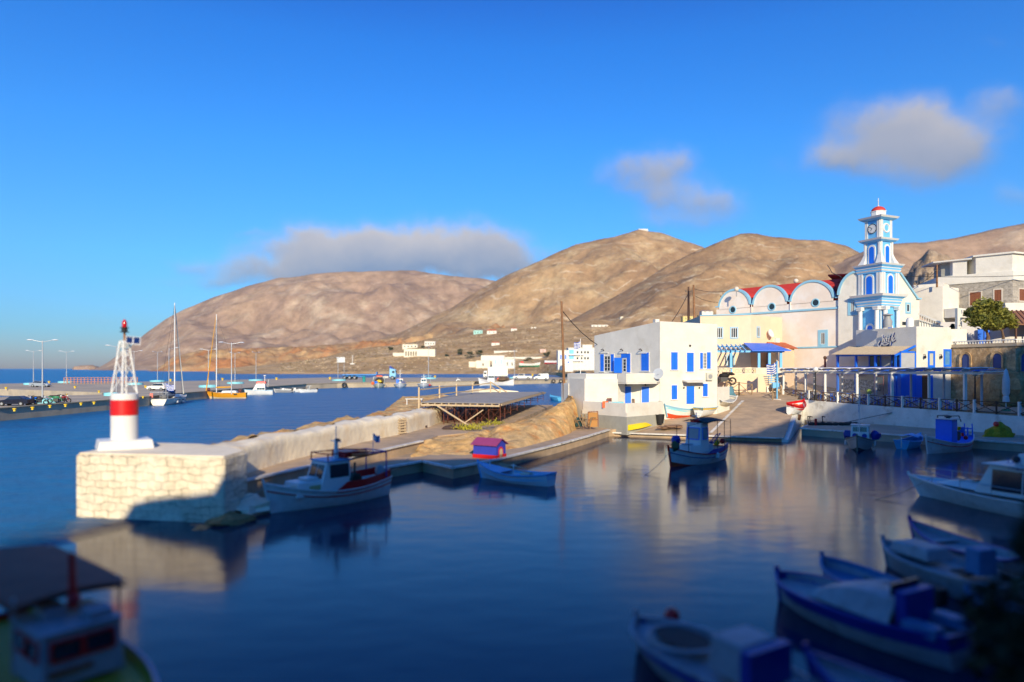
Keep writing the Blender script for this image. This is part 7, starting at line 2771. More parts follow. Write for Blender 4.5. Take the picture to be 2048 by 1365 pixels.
far_house(1022, 1034, 657.5, 662, "tiny white house with red roof on the upper hillside", white, rooftile, 1)
far_house(1062, 1066, 655, 657, "tiny white hut high above the bay, left of its pair", white, wins=1)
far_house(1068, 1072, 655, 657, "tiny white hut high above the bay, right of its pair", white, wins=1)
far_house(983, 999, 686, 691.5, "low white farm building on the bare slope above the dark trees", white, rooftile, 1)
far_house(962, 985, 711.5, 722, "white shed with a red stripe roof edge behind the box lorry", white, wins=0)
far_house(984, 1009, 711.5, 738, "tall plain white workshop right above the box lorry", white, wins=2, winm=cyan, depth=14, name="workshop")
far_house(1009, 1030, 719, 738, "lower white workshop wing with small dark openings", white, wins=2, depth=12, name="workshop")
far_house(938, 960, 724, 735, "cream storage tank building left of the workshop", offw, wins=0, depth=8, name="storage_building")
far_house(952, 980, 722, 737, "cream yard building in front of the red striped shed", offw, wins=1, depth=6, name="yard_building")
far_house(1010, 1100, 715, 718.5, "long low white boundary wall behind the beached caique", white, wins=0, depth=1, name="boundary_wall")
far_house(1080, 1092, 699, 706, "little pinkish house behind the round dark tree", mat("pink_plaster", (.62, .45, .38), .9), wins=1)
far_house(988, 1034, 702.5, 705, "pair of long pale sheds above the workshop", white, wins=0, depth=5, name="shed")
ap = far_house(1137, 1191, 697, 728, "three storey white apartment house with pale blue balconies left of the white house", white, wins=0, d=420, depth=16, name="apartment_house")
w_ = ap.location
dW = w_.y
for r_, (ya, yb) in enumerate(((703, 707), (715, 719))):
    for px in (1155, 1163, 1170, 1176):
        q = MB()
        q.box((X(px, dW) - w_.x, -.05, Z((ya + yb) / 2, dW) - w_.z), (1.0, .12, 1.3))
        q.build("window", glass, ap)
    q = MB()
    q.box((X(1143, dW) - w_.x, -.05, Z(ya + 1, dW) - w_.z), (3.0, .12, 2.6))
    q.build("blue_balcony_door", skyblue, ap)
    q = MB()
    q.box((X(1152, dW) - w_.x, -.8, Z(yb + 3.5, dW) - w_.z), (9.0, 1.6, .3))
    q.build("balcony", whiteb, ap)
MB().box((X(1176, dW) - w_.x, 6, Z(697, dW) - w_.z + .8), (6, 6, 3)).build("roof_room", offw, ap)
far_house(1116, 1137, 702, 727, "white stepped house with blue windows just right of the utility pole", white, wins=2, d=412, depth=12, winm=blue)
far_house(1128, 1146, 720, 730, "low white house with blue door in front of the apartment house", white, wins=1, d=395, depth=8, winm=blue)
far_house(1183, 1216, 650.5, 654.5, "low long white house on the slope above the white house roof", white, wins=4)
far_house(1241, 1322, 634, 642, "very long white terraced building on the hill above the white house", offw, wins=9, depth=14, name="long_building")
far_house(1366, 1387, 633.5, 642, "yellow house behind the two utility poles", mat("yellow_plaster", (.72, .55, .22), .9), wins=2, d=700)
far_house(1404, 1424, 628, 636, "white house beside the church's left end", white, wins=3, d=600)
far_house(1344, 1358, 637, 641, "small domed white house on the skyline of the slope", white, wins=1)
far_house(1404, 1426, 622.5, 626.5, "low house with violet tiled roof above the church's left end", white, mat("violet_tiles", (.30, .20, .28), .9), 2, d=640)
mo = far_house(1277, 1296, 458.5, 461.5, "tiny white monastery on the summit of the tall ochre hill", white, wins=0, d=2500, depth=20, name="monastery")
# blank signboard and white marker
p = on_coast(682, 737)
p.y = 910
sb_ = thing("signboard", "blank white signboard on the shore across the bay", "signboard", (X(682, 905), 905, 3))
MB().box((0, 0, Z(720, 905) - 3), (10.5, .5, 7.0)).build("board", mat("sign_grey_white", (.66, .66, .60), .7), sb_)
MB().box((-4, .4, 5), (.5, .5, 12)).build("post", grey, sb_)
MB().box((4, .4, 5), (.5, .5, 12)).build("post", grey, sb_)
mk_ = thing("marker_post", "slim white marker column on the shore right of the signboard", "marker", (X(705, 930), 930, Z(729, 930)))
MB().box((0, 0, .6), (6, 3, 1.4)).build("plinth", white, mk_)
MB().cyl((0, 0, 1), (0, 0, 13), .5, .35, 8).build("column", white, mk_)
# beached caique
h = Hull(30, 7, 4.2, 6.5, 5.2, .5, .4, 1.5)
p = on_coast(1059, 735)
sc_ = p.y / 640
bb = boat("white wooden caique with red rail drawn up ashore across the bay", (p.x, p.y, p.z + 1.0), 0.05, h, hullwhite, name="beached_caique", railm=red, deckm=whiteb, drop=.5, bottom=green)
part(bb, "red_cabin", red, lambda m: m.box((-11, 0, 6), (4, 4, 3)))
h = Hull(14, 4, 1.8, 2.6, 2.0, .5, .5, 1.0)
p = on_coast(1108, 727)
bb = boat("smaller white boat with red bottom ashore near the stepped white house", (X(1108, 500), 500, Z(727, 500)), 0.05, h, hullwhite, name="beached_boat", railm=whiteb, deckm=grey, drop=.4, bottom=red)

# ================================================================== plants
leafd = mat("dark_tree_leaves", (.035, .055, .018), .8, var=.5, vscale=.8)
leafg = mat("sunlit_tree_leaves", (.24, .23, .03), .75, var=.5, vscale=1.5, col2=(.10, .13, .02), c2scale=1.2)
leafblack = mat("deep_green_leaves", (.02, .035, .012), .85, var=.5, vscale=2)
bark = mat("tree_bark", (.14, .09, .06), .95, var=.3, vscale=4)


def tree(label, base, ht, rx, ry, rz_, leaf, lsize, n, seed, name="tree", trunk_h=None, clumps=14):
    random.seed(seed)
    o = thing(name, label, "tree", base)
    th = trunk_h if trunk_h is not None else ht - rz_ * 1.5
    t = MB()
    t.path([(0, 0, -.5), (.05 * ht, 0, th * .5)], .035 * ht, 8)
    t.cyl((.05 * ht, 0, th * .5), (0, 0, th), .03 * ht, .02 * ht, 8)
    cl = []
    for k in range(clumps):
        a = random.uniform(0, 2 * pi)
        r = random.uniform(.15, .8) ** .6
        z = random.uniform(-.75, .9)
        q = sqrt(max(.05, 1 - z * z))
        c = (rx * .72 * r * q * cos(a), ry * .72 * r * q * sin(a), ht - rz_ + rz_ * .72 * z)
        cl.append((c, random.uniform(.20, .44)))
        t.cyl((0, 0, th * .85), c, .012 * ht, .004 * ht, 5)
    t.build("trunk", bark, o)
    m = MB()
    for i in range(n):
        c, s_ = cl[i % clumps]
        v = Vector((random.gauss(0, 1), random.gauss(0, 1), random.gauss(0, 1))).normalized() * (random.random() ** .45)
        p = Vector(c) + Vector((v.x * rx * s_, v.y * ry * s_, v.z * rz_ * s_))
        a = Vector((random.uniform(-1, 1), random.uniform(-1, 1), random.uniform(-.6, .6))).normalized()
        b = a.orthogonal().normalized()
        b.rotate(Matrix.Rotation(random.uniform(0, 6.28), 3, a))
        l_ = lsize * random.uniform(.6, 1.4)
        m.v += [tuple(p - a * l_), tuple(p + b * l_ * .45), tuple(p + a * l_), tuple(p - b * l_ * .45)]
        k = len(m.v) - 4
        m.f.append((k, k + 1, k + 2, k + 3))
        m.smooth.append(False)
    m.build("crown", leaf, o, recalc=False)
    return o


tree("bushy green tree in sun on the terrace above the arched stone wall", (X(1972, 84.5), 84.5, 9.9), 6.0, 3.2, 2.6, 2.1, leafg, .20, 9000, 5, trunk_h=2.0, clumps=30)
tree("second slimmer tree with pale trunk on the terrace, right of the bushy one", (X(2003, 85.5), 85.5, 9.9), 5.0, 2.4, 2.2, 1.7, leafg, .19, 5000, 8, trunk_h=2.2, clumps=18)
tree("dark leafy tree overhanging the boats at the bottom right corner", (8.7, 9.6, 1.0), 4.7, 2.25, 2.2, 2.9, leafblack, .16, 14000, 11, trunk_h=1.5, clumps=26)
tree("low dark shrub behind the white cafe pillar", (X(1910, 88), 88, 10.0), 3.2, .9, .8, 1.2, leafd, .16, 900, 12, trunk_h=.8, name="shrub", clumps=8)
far_trees = [(920, 711, 9, 14, "small round dark tree left of the big clump across the bay"), (940, 718, 16, 15, "broad dark green tree at the centre of the clump across the bay"), (960, 714, 10, 14, "dark tree at the right of the clump across the bay"), (1094, 716, 10, 14, "round dark brown tree near the stepped white house"), (782, 701, 8, 7, "lone dark bush left of the warehouse"), (846, 696, 6, 4, "little dark bush between the two white houses above the warehouse"), (1055, 723, 14, 8, "green shrub row behind the beached caique"), (893, 714, 6, 5, "small bush right of the warehouse"), (1400, 640, 8, 12, "dark tree beside the yellow house and utility poles")]
for i, (px, py, w, hh, lb) in enumerate(far_trees):
    p = on_coast(px, py) if px < 1390 else P(px, py, 420)
    s_ = p.y / FPX
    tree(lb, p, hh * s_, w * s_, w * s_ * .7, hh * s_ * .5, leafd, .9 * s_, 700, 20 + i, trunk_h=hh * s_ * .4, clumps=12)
# scrub and stones on the coastal land
random.seed(9)
m, m2 = MB(), MB()
for i in range(2600):
    px = random.uniform(560, 1420)
    f = lerp_table(SHORE, px)
    d = f + 30 + (1500 - f) * random.random() ** 1.3
    x, z = X(px, d), coast_z(px, d)
    r = random.uniform(.35, 1.1) * d / 900
    (m if random.random() < .72 else m2).blob((x, d, z + r * .1), r, i % 50, (random.uniform(1, 2.2), 1, .7), 6, .4)
o = m.build("scrub", mat("dry_scrub", (.20, .14, .06), .95, var=.4, vscale=.1))
tag(o, "low dry scrub dotted over the coastal land", kind="stuff")
o = m2.build("field_stones", mat("field_stone", (.58, .44, .27), .95, var=.3, vscale=.1))
tag(o, "pale stones and broken walls scattered over the coastal land", kind="stuff")
# dry field walls / rubble lines on the slope
# yellow weeds near the platform
random.seed(4)
m = MB()
for i in range(600):
    c = random.choice([(-4.3, 62.5, 1.7), (-1.6, 63.5, 2.0), (-3.6, 61.6, 1.7), (-2.7, 62.8, 1.9), (-4.9, 63.0, 1.5)])
    p = Vector(c) + Vector((random.gauss(0, .42), random.gauss(0, .4), abs(random.gauss(0, .16)) - .2))
    a = Vector((random.uniform(-1, 1), random.uniform(-1, 1), random.uniform(.3, 1.4))).normalized() * .18
    b = Vector((a.y, -a.x, 0)).normalized() * .05
    m.v += [tuple(p - b), tuple(p + b), tuple(p + a + b * .4), tuple(p + a - b * .4)]
    k = len(m.v) - 4
    m.f.append((k, k + 1, k + 2, k + 3))
    m.smooth.append(False)
o = m.build("yellow_weeds", mat("yellow_green_weeds", (.42, .38, .03), .9, var=.3), recalc=False)
tag(o, "yellow green weeds beside the scaffold platform", kind="stuff")
# ================================================================== scaffold platform
plf = thing("wooden_platform", "raised grey plywood deck on rusty scaffold legs at the end of the mole wall", "platform", (-4, 70, 1.4))
Q1, Q2, Q3, Q4 = Vector((-9.2, 69.3, 3.55)), Vector((-1.2, 66.3, 3.6)), Vector((4.7, 100, 3.6)), Vector((-6.9, 93, 3.7))
m = MB()
m.add([Q1, Q2, Q3, Q4] + [v + Vector((0, 0, .06)) for v in (Q1, Q2, Q3, Q4)], [(3, 2, 1, 0), (4, 5, 6, 7), (0, 1, 5, 4), (1, 2, 6, 5), (2, 3, 7, 6), (3, 0, 4, 7)])
m.build("deck", mat("grey_plywood", (.36, .33, .29), .9, var=.2, vscale=.6), plf, world=True)
m = MB()


def bil(s, t):
    return (Q1.lerp(Q2, s)).lerp(Q4.lerp(Q3, s), t)


for k in range(12):
    a = bil(k / 11, -.006) + Vector((0, 0, -.09))
    b = bil(k / 11, 1) + Vector((0, 0, -.09))
    m.bar(a, b, .10, .16)
for k in range(7):
    a = bil(-.0, k / 6) + Vector((0, -.05, -.25))
    b = bil(1.0, k / 6) + Vector((0, -.05, -.25))
    m.bar(a, b, .16, .14)
a, b = bil(0, -.006) + Vector((0, -.1, -.2)), bil(1, -.006) + Vector((0, -.1, -.2))
m.bar(a, b, .05, .17)
a, b = bil(1.01, 0) + Vector((0.1, 0, -.12)), bil(1.01, 1) + Vector((0.1, 0, -.12))
m.bar(a, b, .06, .2)
m.build_each("joist", woodpale, plf, world=True)
m, lg = MB(), MB()
random.seed(2)


def gz(x, y):
    return 1.4 if x < -3.5 else min(2.4, 1.4 + (x + 3.5) * .22)


for t in (0.01, .08, .18, .30, .45, .6, .8, .97):
    for k in range(8):
        s = k / 7
        p = bil(s, t)
        z0 = gz(p.x, p.y)
        lg.cyl((p.x, p.y, z0), (p.x, p.y, p.z - .25), .04, .04, 5, False)
        if k < 7:
            p2 = bil((k + 1) / 7, t)
            z2 = gz(p2.x, p2.y)
            if k % 2 == 0:
                m.cyl((p.x, p.y, z0 + .25), (p2.x, p2.y, z2 + .25), .025, .025, 5)
                m.cyl((p.x, p.y, p.z - .6), (p2.x, p2.y, p2.z - .6), .025, .025, 5)
            if k % 2 == 1 or t < .2:
                m.cyl((p.x, p.y, z0 + .2), (p2.x, p2.y, p2.z - .6), .018, .018, 5)
                m.cyl((p.x, p.y, p.z - .6), (p2.x, p2.y, z2 + .2), .018, .018, 5)
        if t < .95:
            p3 = bil(s, t + .08)
            m.cyl((p.x, p.y, z0 + .3), (p3.x, p3.y, p3.z - .7), .018, .018, 5)
m.build("scaffold_bracing", rust, plf, world=True)
lg.build_each("leg", rust, plf, world=True)
m = MB()
m.cyl(bil(.22, 0.0) + Vector((0, -.25, -.3)), (-4.2, 66.0, 1.5), .09, .09, 8)
m.cyl(bil(.80, 0.0) + Vector((0, -.25, -.6)), (-4.8, 66.6, 1.6), .06, .06, 8)
m.build_each("raking_prop", woodpale, plf, world=True)
# railing along its seaward side
rp = [P(838, 775, 70), P(879, 771, 76), P(913, 768, 82), P(945, 767, 88), P(981, 763, 92), P(1000, 778, 92)]
rb_ = [P(838, 824, 70), P(879, 797, 76), P(913, 792, 82), P(945, 786, 88), P(981, 786, 92), P(1000, 786, 92)]
m = MB()
for a, b in zip(rb_, rp):
    m.bar(b, a, .16, .16)
m.build_each("rail_post", woodpale, plf, world=True)
m = MB()
for a, b in zip(rp[:4], rp[1:5]):
    m.bar(a + Vector((0, 0, -.25)), b + Vector((0, 0, -.25)), .07, .14)
    m.bar(a + Vector((0, 0, -1.0)), b + Vector((0, 0, -1.0)), .07, .14)
m.bar(rp[4] + Vector((0, 0, -.1)), P(1014, 785, 94), .07, .14)
m.bar(rp[4] + Vector((0, 0, -.7)), P(1000, 786, 94), .07, .14)
m.build_each("rail", woodpale, plf, world=True)
lo_ = thing("white_ramp_wall", "low curved whitewashed wall behind the wooden platform", "wall", (-3, 98, 2))
m = MB()
pts_ = [P(918, 790, 97), P(935, 783, 100), P(955, 779, 103), P(990, 780, 105), P(1035, 784, 106)]
for a, b in zip(pts_, pts_[1:]):
    m.bar(a - Vector((0, 0, .7)), b - Vector((0, 0, .7)), .5, 1.6)
m.build("wall", m_wallrough, lo_, world=True)
bn = thing("bench", "small white bench above the rocks left of the wooden platform", "bench", P(829, 806, 74))
m = MB()
m.box((0, 0, .42), (1.9, .4, .07))
m.build("seat", whiteb, bn)
for s in (-1, 1):
    MB().box((s * .8, 0, .1), (.08, .35, .6)).build("leg", whiteb, bn)
tb_ = thing("blue_sheet", "crumpled blue and white plastic sheet under the left corner of the platform", "plastic sheet", (-8.4, 71.5, 2.9))
MB().grid([[(-1.0 + .4 * i, -.8 + .4 * j, .12 * noise.noise(Vector((i * .9, j * .8, 2))) + .05 * i) for j in range(5)] for i in range(8)]).build("sheet", mat("blue_tarp", (.08, .18, .62), .5, var=.2), tb_)
ud = thing("upturned_dinghy", "long dark upturned dinghy lying on the mole walk beside the weeds", "boat", (-5.0, 63.2, 1.42), .15)
m = MB()
m.blob((0, 0, .12), 1.0, 6, (1.5, .45, .3), 14, .12)
m.build("hull", mat("dark_brown_hull", (.06, .035, .03), .8), ud)
dk = thing("dark_plank", "dark flat plank lying at the foot of the white wall", "plank", (-9.3, 64.5, 1.42), .1)
MB().box((0, 0, .12), (2.6, .35, .16)).box((-.9, .1, .3), (.3, .3, .3)).build("plank", mat("dark_brown_hull", (.06, .035, .03), .8), dk)

# pallets leaning on the wall
pl_ = thing("pallet_stack", "stack of broken wooden pallets leaning against the whitewashed mole wall", "pallets", (X(789, 58.5), 58.5, 1.45), .9)
for k in range(3):
    m = MB()
    for i in range(6):
        m.bar((-.7, -.25 - k * .25 + .0, .1 + i * .22), (.7, -.25 - k * .25, .1 + i * .22 + random.uniform(-.05, .05)), .05, .13)
    for x in (-.6, 0, .6):
        m.bar((x, -.15 - k * .25, 0), (x, -.15 - k * .25, 1.35), .1, .1)
    m.build("pallet", woodpale, pl_)

# little blue hut
hu = thing("little_hut", "little dog house painted blue and red with a purple roof on the low quay", "dog house", (X(979, 48.5), 48.5, .72), radians(-30))
m = MB()
extr_w = .65
m.add([(-.95, -extr_w, .0), (.95, -extr_w, .0), (.95, extr_w, 0), (-.95, extr_w, 0), (-.95, -extr_w, .95), (.95, -extr_w, .95), (.95, extr_w, .95), (-.95, extr_w, .95), (-.95, 0, 1.30), (.95, 0, 1.30)],
      [(3, 2, 1, 0), (0, 1, 5, 4), (2, 3, 7, 6), (1, 2, 6, 9, 5), (3, 0, 4, 8, 7)])
m.build("walls", mat("violet_blue_paint", (.035, .05, .42), .6, var=.1), hu)
MB().box((0, 0, .12), (1.98, 1.38, .26)).build("red_base", red, hu)
m = MB()
for s in (-1, 1):
    m.add([(-1.08, 0, 1.33), (1.08, 0, 1.33), (1.08, s * .82, .90), (-1.08, s * .82, .90), (-1.08, 0, 1.38), (1.08, 0, 1.38), (1.08, s * .82, .95), (-1.08, s * .82, .95)],
          [(0, 1, 2, 3), (7, 6, 5, 4), (0, 4, 5, 1), (1, 5, 6, 2), (2, 6, 7, 3), (3, 7, 4, 0)])
m.build("roof", mat("purple_red_roof", (.30, .05, .16), .6, var=.1), hu)
fr_ = Frame((.95, -.65), (.95, .65))
m = MB()
extrude_on(m, fr_, arch_poly(.62, .78, 10), .62, .02, 0, .03)
d_ = m.build("arch_surround", red, hu)
m = MB()
extrude_on(m, fr_, arch_poly(.40, .66, 10), .62, .02, .03, .04)
m.build("doorway", woodpale, d_)

# broken furniture pile
random.seed(21)
jp = thing("furniture_pile", "heap of broken chairs and frames against the earth bank below the house", "junk pile", (7.0, 70.5, .8))
m = MB()
for i in range(46):
    p = Vector((random.uniform(-1.4, 1.1), random.uniform(-.5, .6), random.uniform(0, .5)))
    q = p + Vector((random.uniform(-.5, .5), random.uniform(-.3, .3), random.uniform(.5, 1.2)))
    m.bar(p, q, .06, .05)
    if i % 3 == 0:
        m.bar(q, q + Vector((.55, .05, random.uniform(-.1, .1))), .06, .05)
m.build("chair_frames", wood, jp)
MB().box((1.35, 0, .95), (.95, .12, 1.5), -.1).build("table_board", mat("orange_brown_board", (.42, .20, .05), .7, var=.1), jp)
m = MB()
m.bar((.85, -.1, .2), (.85, -.1, 1.75), .08, .08).bar((1.9, -.1, .2), (1.85, -.1, 1.8), .08, .08).bar((.85, -.1, 1.75), (1.85, -.1, 1.8), .08, .08).bar((.85, -.1, .95), (1.88, -.1, .95), .07, .07)
m.build("table_frame", browndoor, jp)
MB().blob((-.1, .1, .7), .5, 3, (1, .6, 1)).build("dark_bundle", canvas_dark, jp)

# small slipway clutter
cr = thing("dark_tub", "dark tub standing at the foot of the house terrace beside the boats", "tub", (X(1318, 73.8), 73.3, 1.1))
MB().lathe((0, 0, 0), [(.35, 0), (.5, .9), (.5, 1.0), (.44, 1.0), (.32, .1)], 14).build("tub", black, cr)
nt = thing("rope_heap", "heap of brown nets and rope on the slipway under the beached boats", "net heap", (X(1345, 71), 71, .9))
MB().blob((0, 0, .1), .7, 3, (1.5, .8, .25), 14, .8).blob((-1.1, -.3, .0), .5, 5, (1.2, .8, .3), 12, .8).build("nets", mat("brown_net", (.22, .13, .08), .95, var=.4, vscale=6), nt)
# mooring arrangements under the sea wall
cl = thing("fishing_gear_heap", "row of dark fishing gear and a red can under the sea wall", "fishing gear", (X(1660, 76), 75.5, .75))
m = MB()
for i in range(9):
    m.blob((-2.2 + i * .62, .2 * sin(i), .15), .35, i, (1.2, .8, .6), 8)
m.build("nets", mat("dark_brown_net", (.08, .05, .04), .95, var=.4), cl)
m = MB()
for x in (-2.6, -2.4, -1.0):
    m.path([(x, 0, 0), (x - .1, 0, 1.0), (x + .25, 0, .9)], .05)
m.build_each("frame", darkgrey, cl)
MB().lathe((-1.9, -.2, 0), [(.14, 0), (.14, .7), (.08, .75)], 10).build("red_can", red, cl)
pk = thing("leaning_plank", "long grey plank leaning against the sea wall", "plank", (X(1735, 77.6), 77, .8))
MB().bar((-2.2, 1.2, .05), (1.6, -1.5, 1.35), .22, .08).build("plank", mat("grey_driftwood", (.2, .2, .2), .9), pk)
nh = thing("yellow_net_heap", "big heap of yellow fishing net topped by a red buoy on the low quay", "net heap", (X(1990, 63.5), 63.0, .75), 0)
MB().blob((0, 0, .15), .95, 4, (1.25, .9, .95), 22, .7).build("net", netyellow, nh)
MB().ball((-.25, 0, 1.15), .24, 14).build("buoy", mat("fluorescent_red", (.8, .05, .04), .5, var=0), nh)

# ================================================================== poles, wires, flags, dishes
def upole(px, ytop, ybase, d, label, r=.15, arm=True, lean=0.0, m_=None):
    b, t = P(px, ybase, d), P(px + lean, ytop, d)
    o = thing("utility_pole", label, "utility pole", b)
    MB().cyl((0, 0, 0), t - b, r, r * .7, 10).build("pole", m_ or pole_m, o)
    if arm:
        m = MB()
        m.bar(t - b + Vector((-.5, 0, -.8)), t - b + Vector((.5, 0, -.8)), .08, .08)
        m.ball(t - b + Vector((-.4, 0, -.65)), .09, 6).ball(t - b + Vector((.4, 0, -.65)), .09, 6)
        m.build("insulators", darkgrey, o)
    return t


t1 = upole(1129, 603, 800, 80, "tall weathered timber utility pole beside the white house annex", .17, False, -6)
t2 = upole(1377, 574, 650, 108, "dark timber utility pole behind the white house, left of two", .2, True, 0, wooddark)
t3 = upole(1389, 570, 650, 106, "pale timber utility pole behind the white house, right of two", .2, False, -2)
t4 = upole(1446, 585, 640, 120, "thin dark pole between the white house and the church", .08, True, 0, wooddark)
t5 = upole(1874, 530, 575, 98, "small utility pole between the bell tower and the stone house", .14, True, 0, pole_m)


def wire(a, b, sag, label, r=.035, n=16):
    m = MB()
    pts = [a.lerp(b, i / n) + Vector((0, 0, -sag * 4 * (i / n) * (1 - i / n))) for i in range(n + 1)]
    m.path(pts, r, 5)
    o = m.build("overhead_wire", black)
    tag(o, label, "wire", "overhead wires")


wire(t1 + Vector((0, 0, -1)), t2 + Vector((0, 0, -1)), 7.2, "sagging cable from the tall utility pole over the white house roof", .05)
wire(t3 + Vector((0, 0, -.6)), P(1460, 581, 112), .4, "upper cable from the pale pole towards the church roof")
wire(t3 + Vector((0, 0, -1.6)), P(1436, 605, 112), .3, "lower cable from the pale pole down to the church")
wire(P(1790, 552, 96), P(2060, 551, 97), .2, "cable running behind the bell tower to the stone house", .04)
wire(P(1640, 573, 104), P(1716, 548, 95), .3, "cable rising over the church roof to the bell tower")
wire(t5 + Vector((0, 0, -.8)), P(1825, 575, 99), .3, "cable from the small pole down to the white flat house")
an = thing("roof_aerial", "bent dark aerial rod on the church roof left of the bell tower", "aerial", P(1690, 562, 98))
p_ = [P(1690, 562, 98), P(1680, 553, 98), P(1664, 546, 98), P(1660, 538, 98), P(1655, 531, 98)]
m = MB().path(p_, .06, 5)
m.build("rod", darkgrey, an, world=True)
for px, py, lb in ((1473, 577, "small white floodlight on the church's leftmost vault"), (1592, 561, "pale round floodlight on the church roof between the vaults")):
    o = thing("floodlight", lb, "floodlight", P(px, py + 6, 106))
    MB().ball((0, 0, .35), .38, 10).build("lamp", mat("cream_lamp", (.7, .62, .52), .6), o)
    MB().cyl((0, 0, -.8), (0, 0, .1), .08).build("bracket", grey, o)
flag("flag", "blue and white striped flag on a thin white pole beside the annex roof terrace", P(1161, 748, 82), Z(678, 82) - Z(748, 82), 1.0, .75, 1, .55, fly=-1, fz=.25, polr=.05)
flag("flag", "blue and white striped flag on the bright blue pole at the top of the slipway", P(1554, 806, 86), Z(722, 86) - Z(806, 86), 1.7, 1.25, 1, .6, fly=-1, fz=.1, polem=skyblue, polr=.09)
dsh = thing("satellite_dish", "white satellite dish on the corner of the white house balcony", "satellite dish", (X(1318, 74.8), 74.8, Z(749, 74.8)))
m = MB()
m.lathe((0, 0, 0), [(.03, 0), (.4, .1), (.62, .26)], 20)
o_ = m.build("dish", mat("dish_grey", (.5, .54, .58), .5), dsh)
o_.rotation_euler = (radians(75), 0, radians(-35))
MB().path([(0, 0, 0), (0, .3, -.5), (.1, .6, -.5)], .04).build("bracket", grey, dsh)
MB().path([(0, -.1, 0), (-.3, -.6, .05)], .02).build("feed_arm", grey, dsh)

# furniture on the house terrace
tt_ = thing("terrace_table", "blue covered table on the lower terrace of the white house", "table", (X(1232, 72.8), 73.0, 2.5))
MB().box((0, 0, .95), (1.6, .8, .05)).build("tabletop", cyan, tt_)
MB().box((0, -.40, .72), (1.6, .02, .45)).build("cloth_drop", cyan, tt_)
for sx in (-1, 1):
    for sy in (-1, 1):
        MB().cyl((sx * .7, sy * .33, 0), (sx * .7, sy * .33, .93), .03).build("leg", wood, tt_)
tw2 = thing("hanging_towels", "orange and patterned towels hung over the terrace parapet", "towels", (X(1210, 73.2), 72.6, 3.2))
MB().grid([[(-.35 + .1 * i, .03 * sin(i * 1.5), .35 - .14 * j) for j in range(6)] for i in range(7)]).build("orange_towel", orange, tw2)
MB().grid([[(.35 + .08 * i, .03 * sin(i * 1.9), .3 - .12 * j) for j in range(7)] for i in range(5)]).build("patterned_towel", mat("patterned_cloth", (.6, .5, .5), .9, var=.5, vscale=12), tw2)
tch = thing("garden_chair", "", "chair", (0, 0, 0), 0, "brown garden chairs on the house terrace")
MB().box((0, 0, .48), (.5, .5, .05)).build("seat", browndoor, tch)
m = MB()
for z_ in (.65, .78, .91, 1.04):
    m.box((0, .24, z_), (.5, .03, .08))
m.build("backrest", browndoor, tch)
for sx in (-1, 1):
    for sy in (-1, 1):
        MB().cyl((sx * .22, sy * .22, 0), (sx * .22, sy * .24, 1.08 if sy > 0 else .68), .025).build("leg", browndoor, tch)
cpos = [((X(1221, 74.2), 74.3, 2.55), .3, "brown slatted chair behind the blue covered table"), ((X(1262, 72.5), 72.7, 2.55), -1.3, "brown slatted chair facing the wide blue door, left of the pair"), ((X(1273, 72.7), 72.9, 2.55), 1.7, "brown slatted chair between the two blue doors, right of the pair")]
for i, (l_, r_, lb) in enumerate(cpos):
    o = tch if i == 0 else copy_tree(tch)
    o.location, o.rotation_euler = l_, (0, 0, r_)
    o["label"] = lb
    o.scale = (1.15, 1.15, 1.15)

# ================================================================== restaurant terrace
TL0, TL1 = Vector((35.4, 88.9, 0)), Vector((46.3, 68.2, 0))
tdir = (TL1 - TL0).normalized()
tn = Vector((-tdir.y, tdir.x, 0))      # towards the cafe
TLn = (TL1 - TL0).length


def tz(p):
    return lerp_table([(60, 2.5), (79, 2.8), (86, 3.05), (92, 3.35)], p.y)


def tp_(s, o, z=0):
    p = TL0 + tdir * s + tn * o
    return Vector((p.x, p.y, z))


def s_px(px, o=0.0):
    k = (px - 1024) / FPX
    q = TL0 + tn * o
    return (k * q.y - q.x) / (tdir.x - k * tdir.y)


pg = thing("terrace_pergola", "long white pergola with blue and white cloth strips over the restaurant terrace", "pergola", (TL0.x, TL0.y, 3))
fpx = [1567, 1611, 1650, 1714, 1784, 1858, 1930]
for i, px in enumerate(fpx):
    s = s_px(px, .25)
    m = MB()
    b = tp_(s, .25)
    w = .26 if i in (1, 2, 3, 4, 6) else .2
    m.box((b.x, b.y, (tz(b) + 6.5) / 2), (w, w, 6.5 - tz(b)))
    m.build("post", whiteb, pg, world=True)
for px in (1592, 1628, 1684, 1752, 1822, 1888, 1963):
    s = s_px(px, 4.2)
    m = MB()
    b = tp_(s, 4.2)
    m.box((b.x, b.y, 4.75), (.18, .18, 3.5))
    m.build("post", mat("grey_white_paint", (.5, .52, .56), .6), pg, world=True)
m = MB()
e1 = TLn + .6
m.bar(tp_(-.5, .25, 6.55), tp_(e1, .25, 6.55), .14, .24)
m.bar(tp_(-.5, 4.2, 6.55), tp_(e1, 4.2, 6.55), .14, .2)
for k in range(13):
    s = -.4 + (e1 + .4) * k / 12
    m.bar(tp_(s, -.1, 6.74), tp_(s, 4.5, 6.74), .10, .12)
m.build("beams", whiteb, pg, world=True)
bs, ws_ = MB(), MB()
n = 26
for k in range(n):
    s0 = -.6 + (e1 + .6) * k / n
    s1 = -.6 + (e1 + .6) * (k + .94) / n
    rows_ = []
    for i in range(5):
        t = i / 4
        s = s0 + (s1 - s0) * t
        z = 6.80 + .20 * sin(t * pi) * (.4 if k % 2 else 1) + (.25 if k % 2 == 0 else .05) * t
        rows_.append([tp_(s, -.35, z - .12), tp_(s, -.1, z), tp_(s, 2, z + .04), tp_(s, 4.4, z)])
    (bs if k % 2 else ws_).grid(rows_)
bs.build("blue_cloth", mat("blue_cloth", (.02, .12, .50), .8, var=.1), pg, world=True)
ws_.build("white_cloth", mat("white_cloth", (.75, .73, .70), .8, var=.05), pg, world=True)
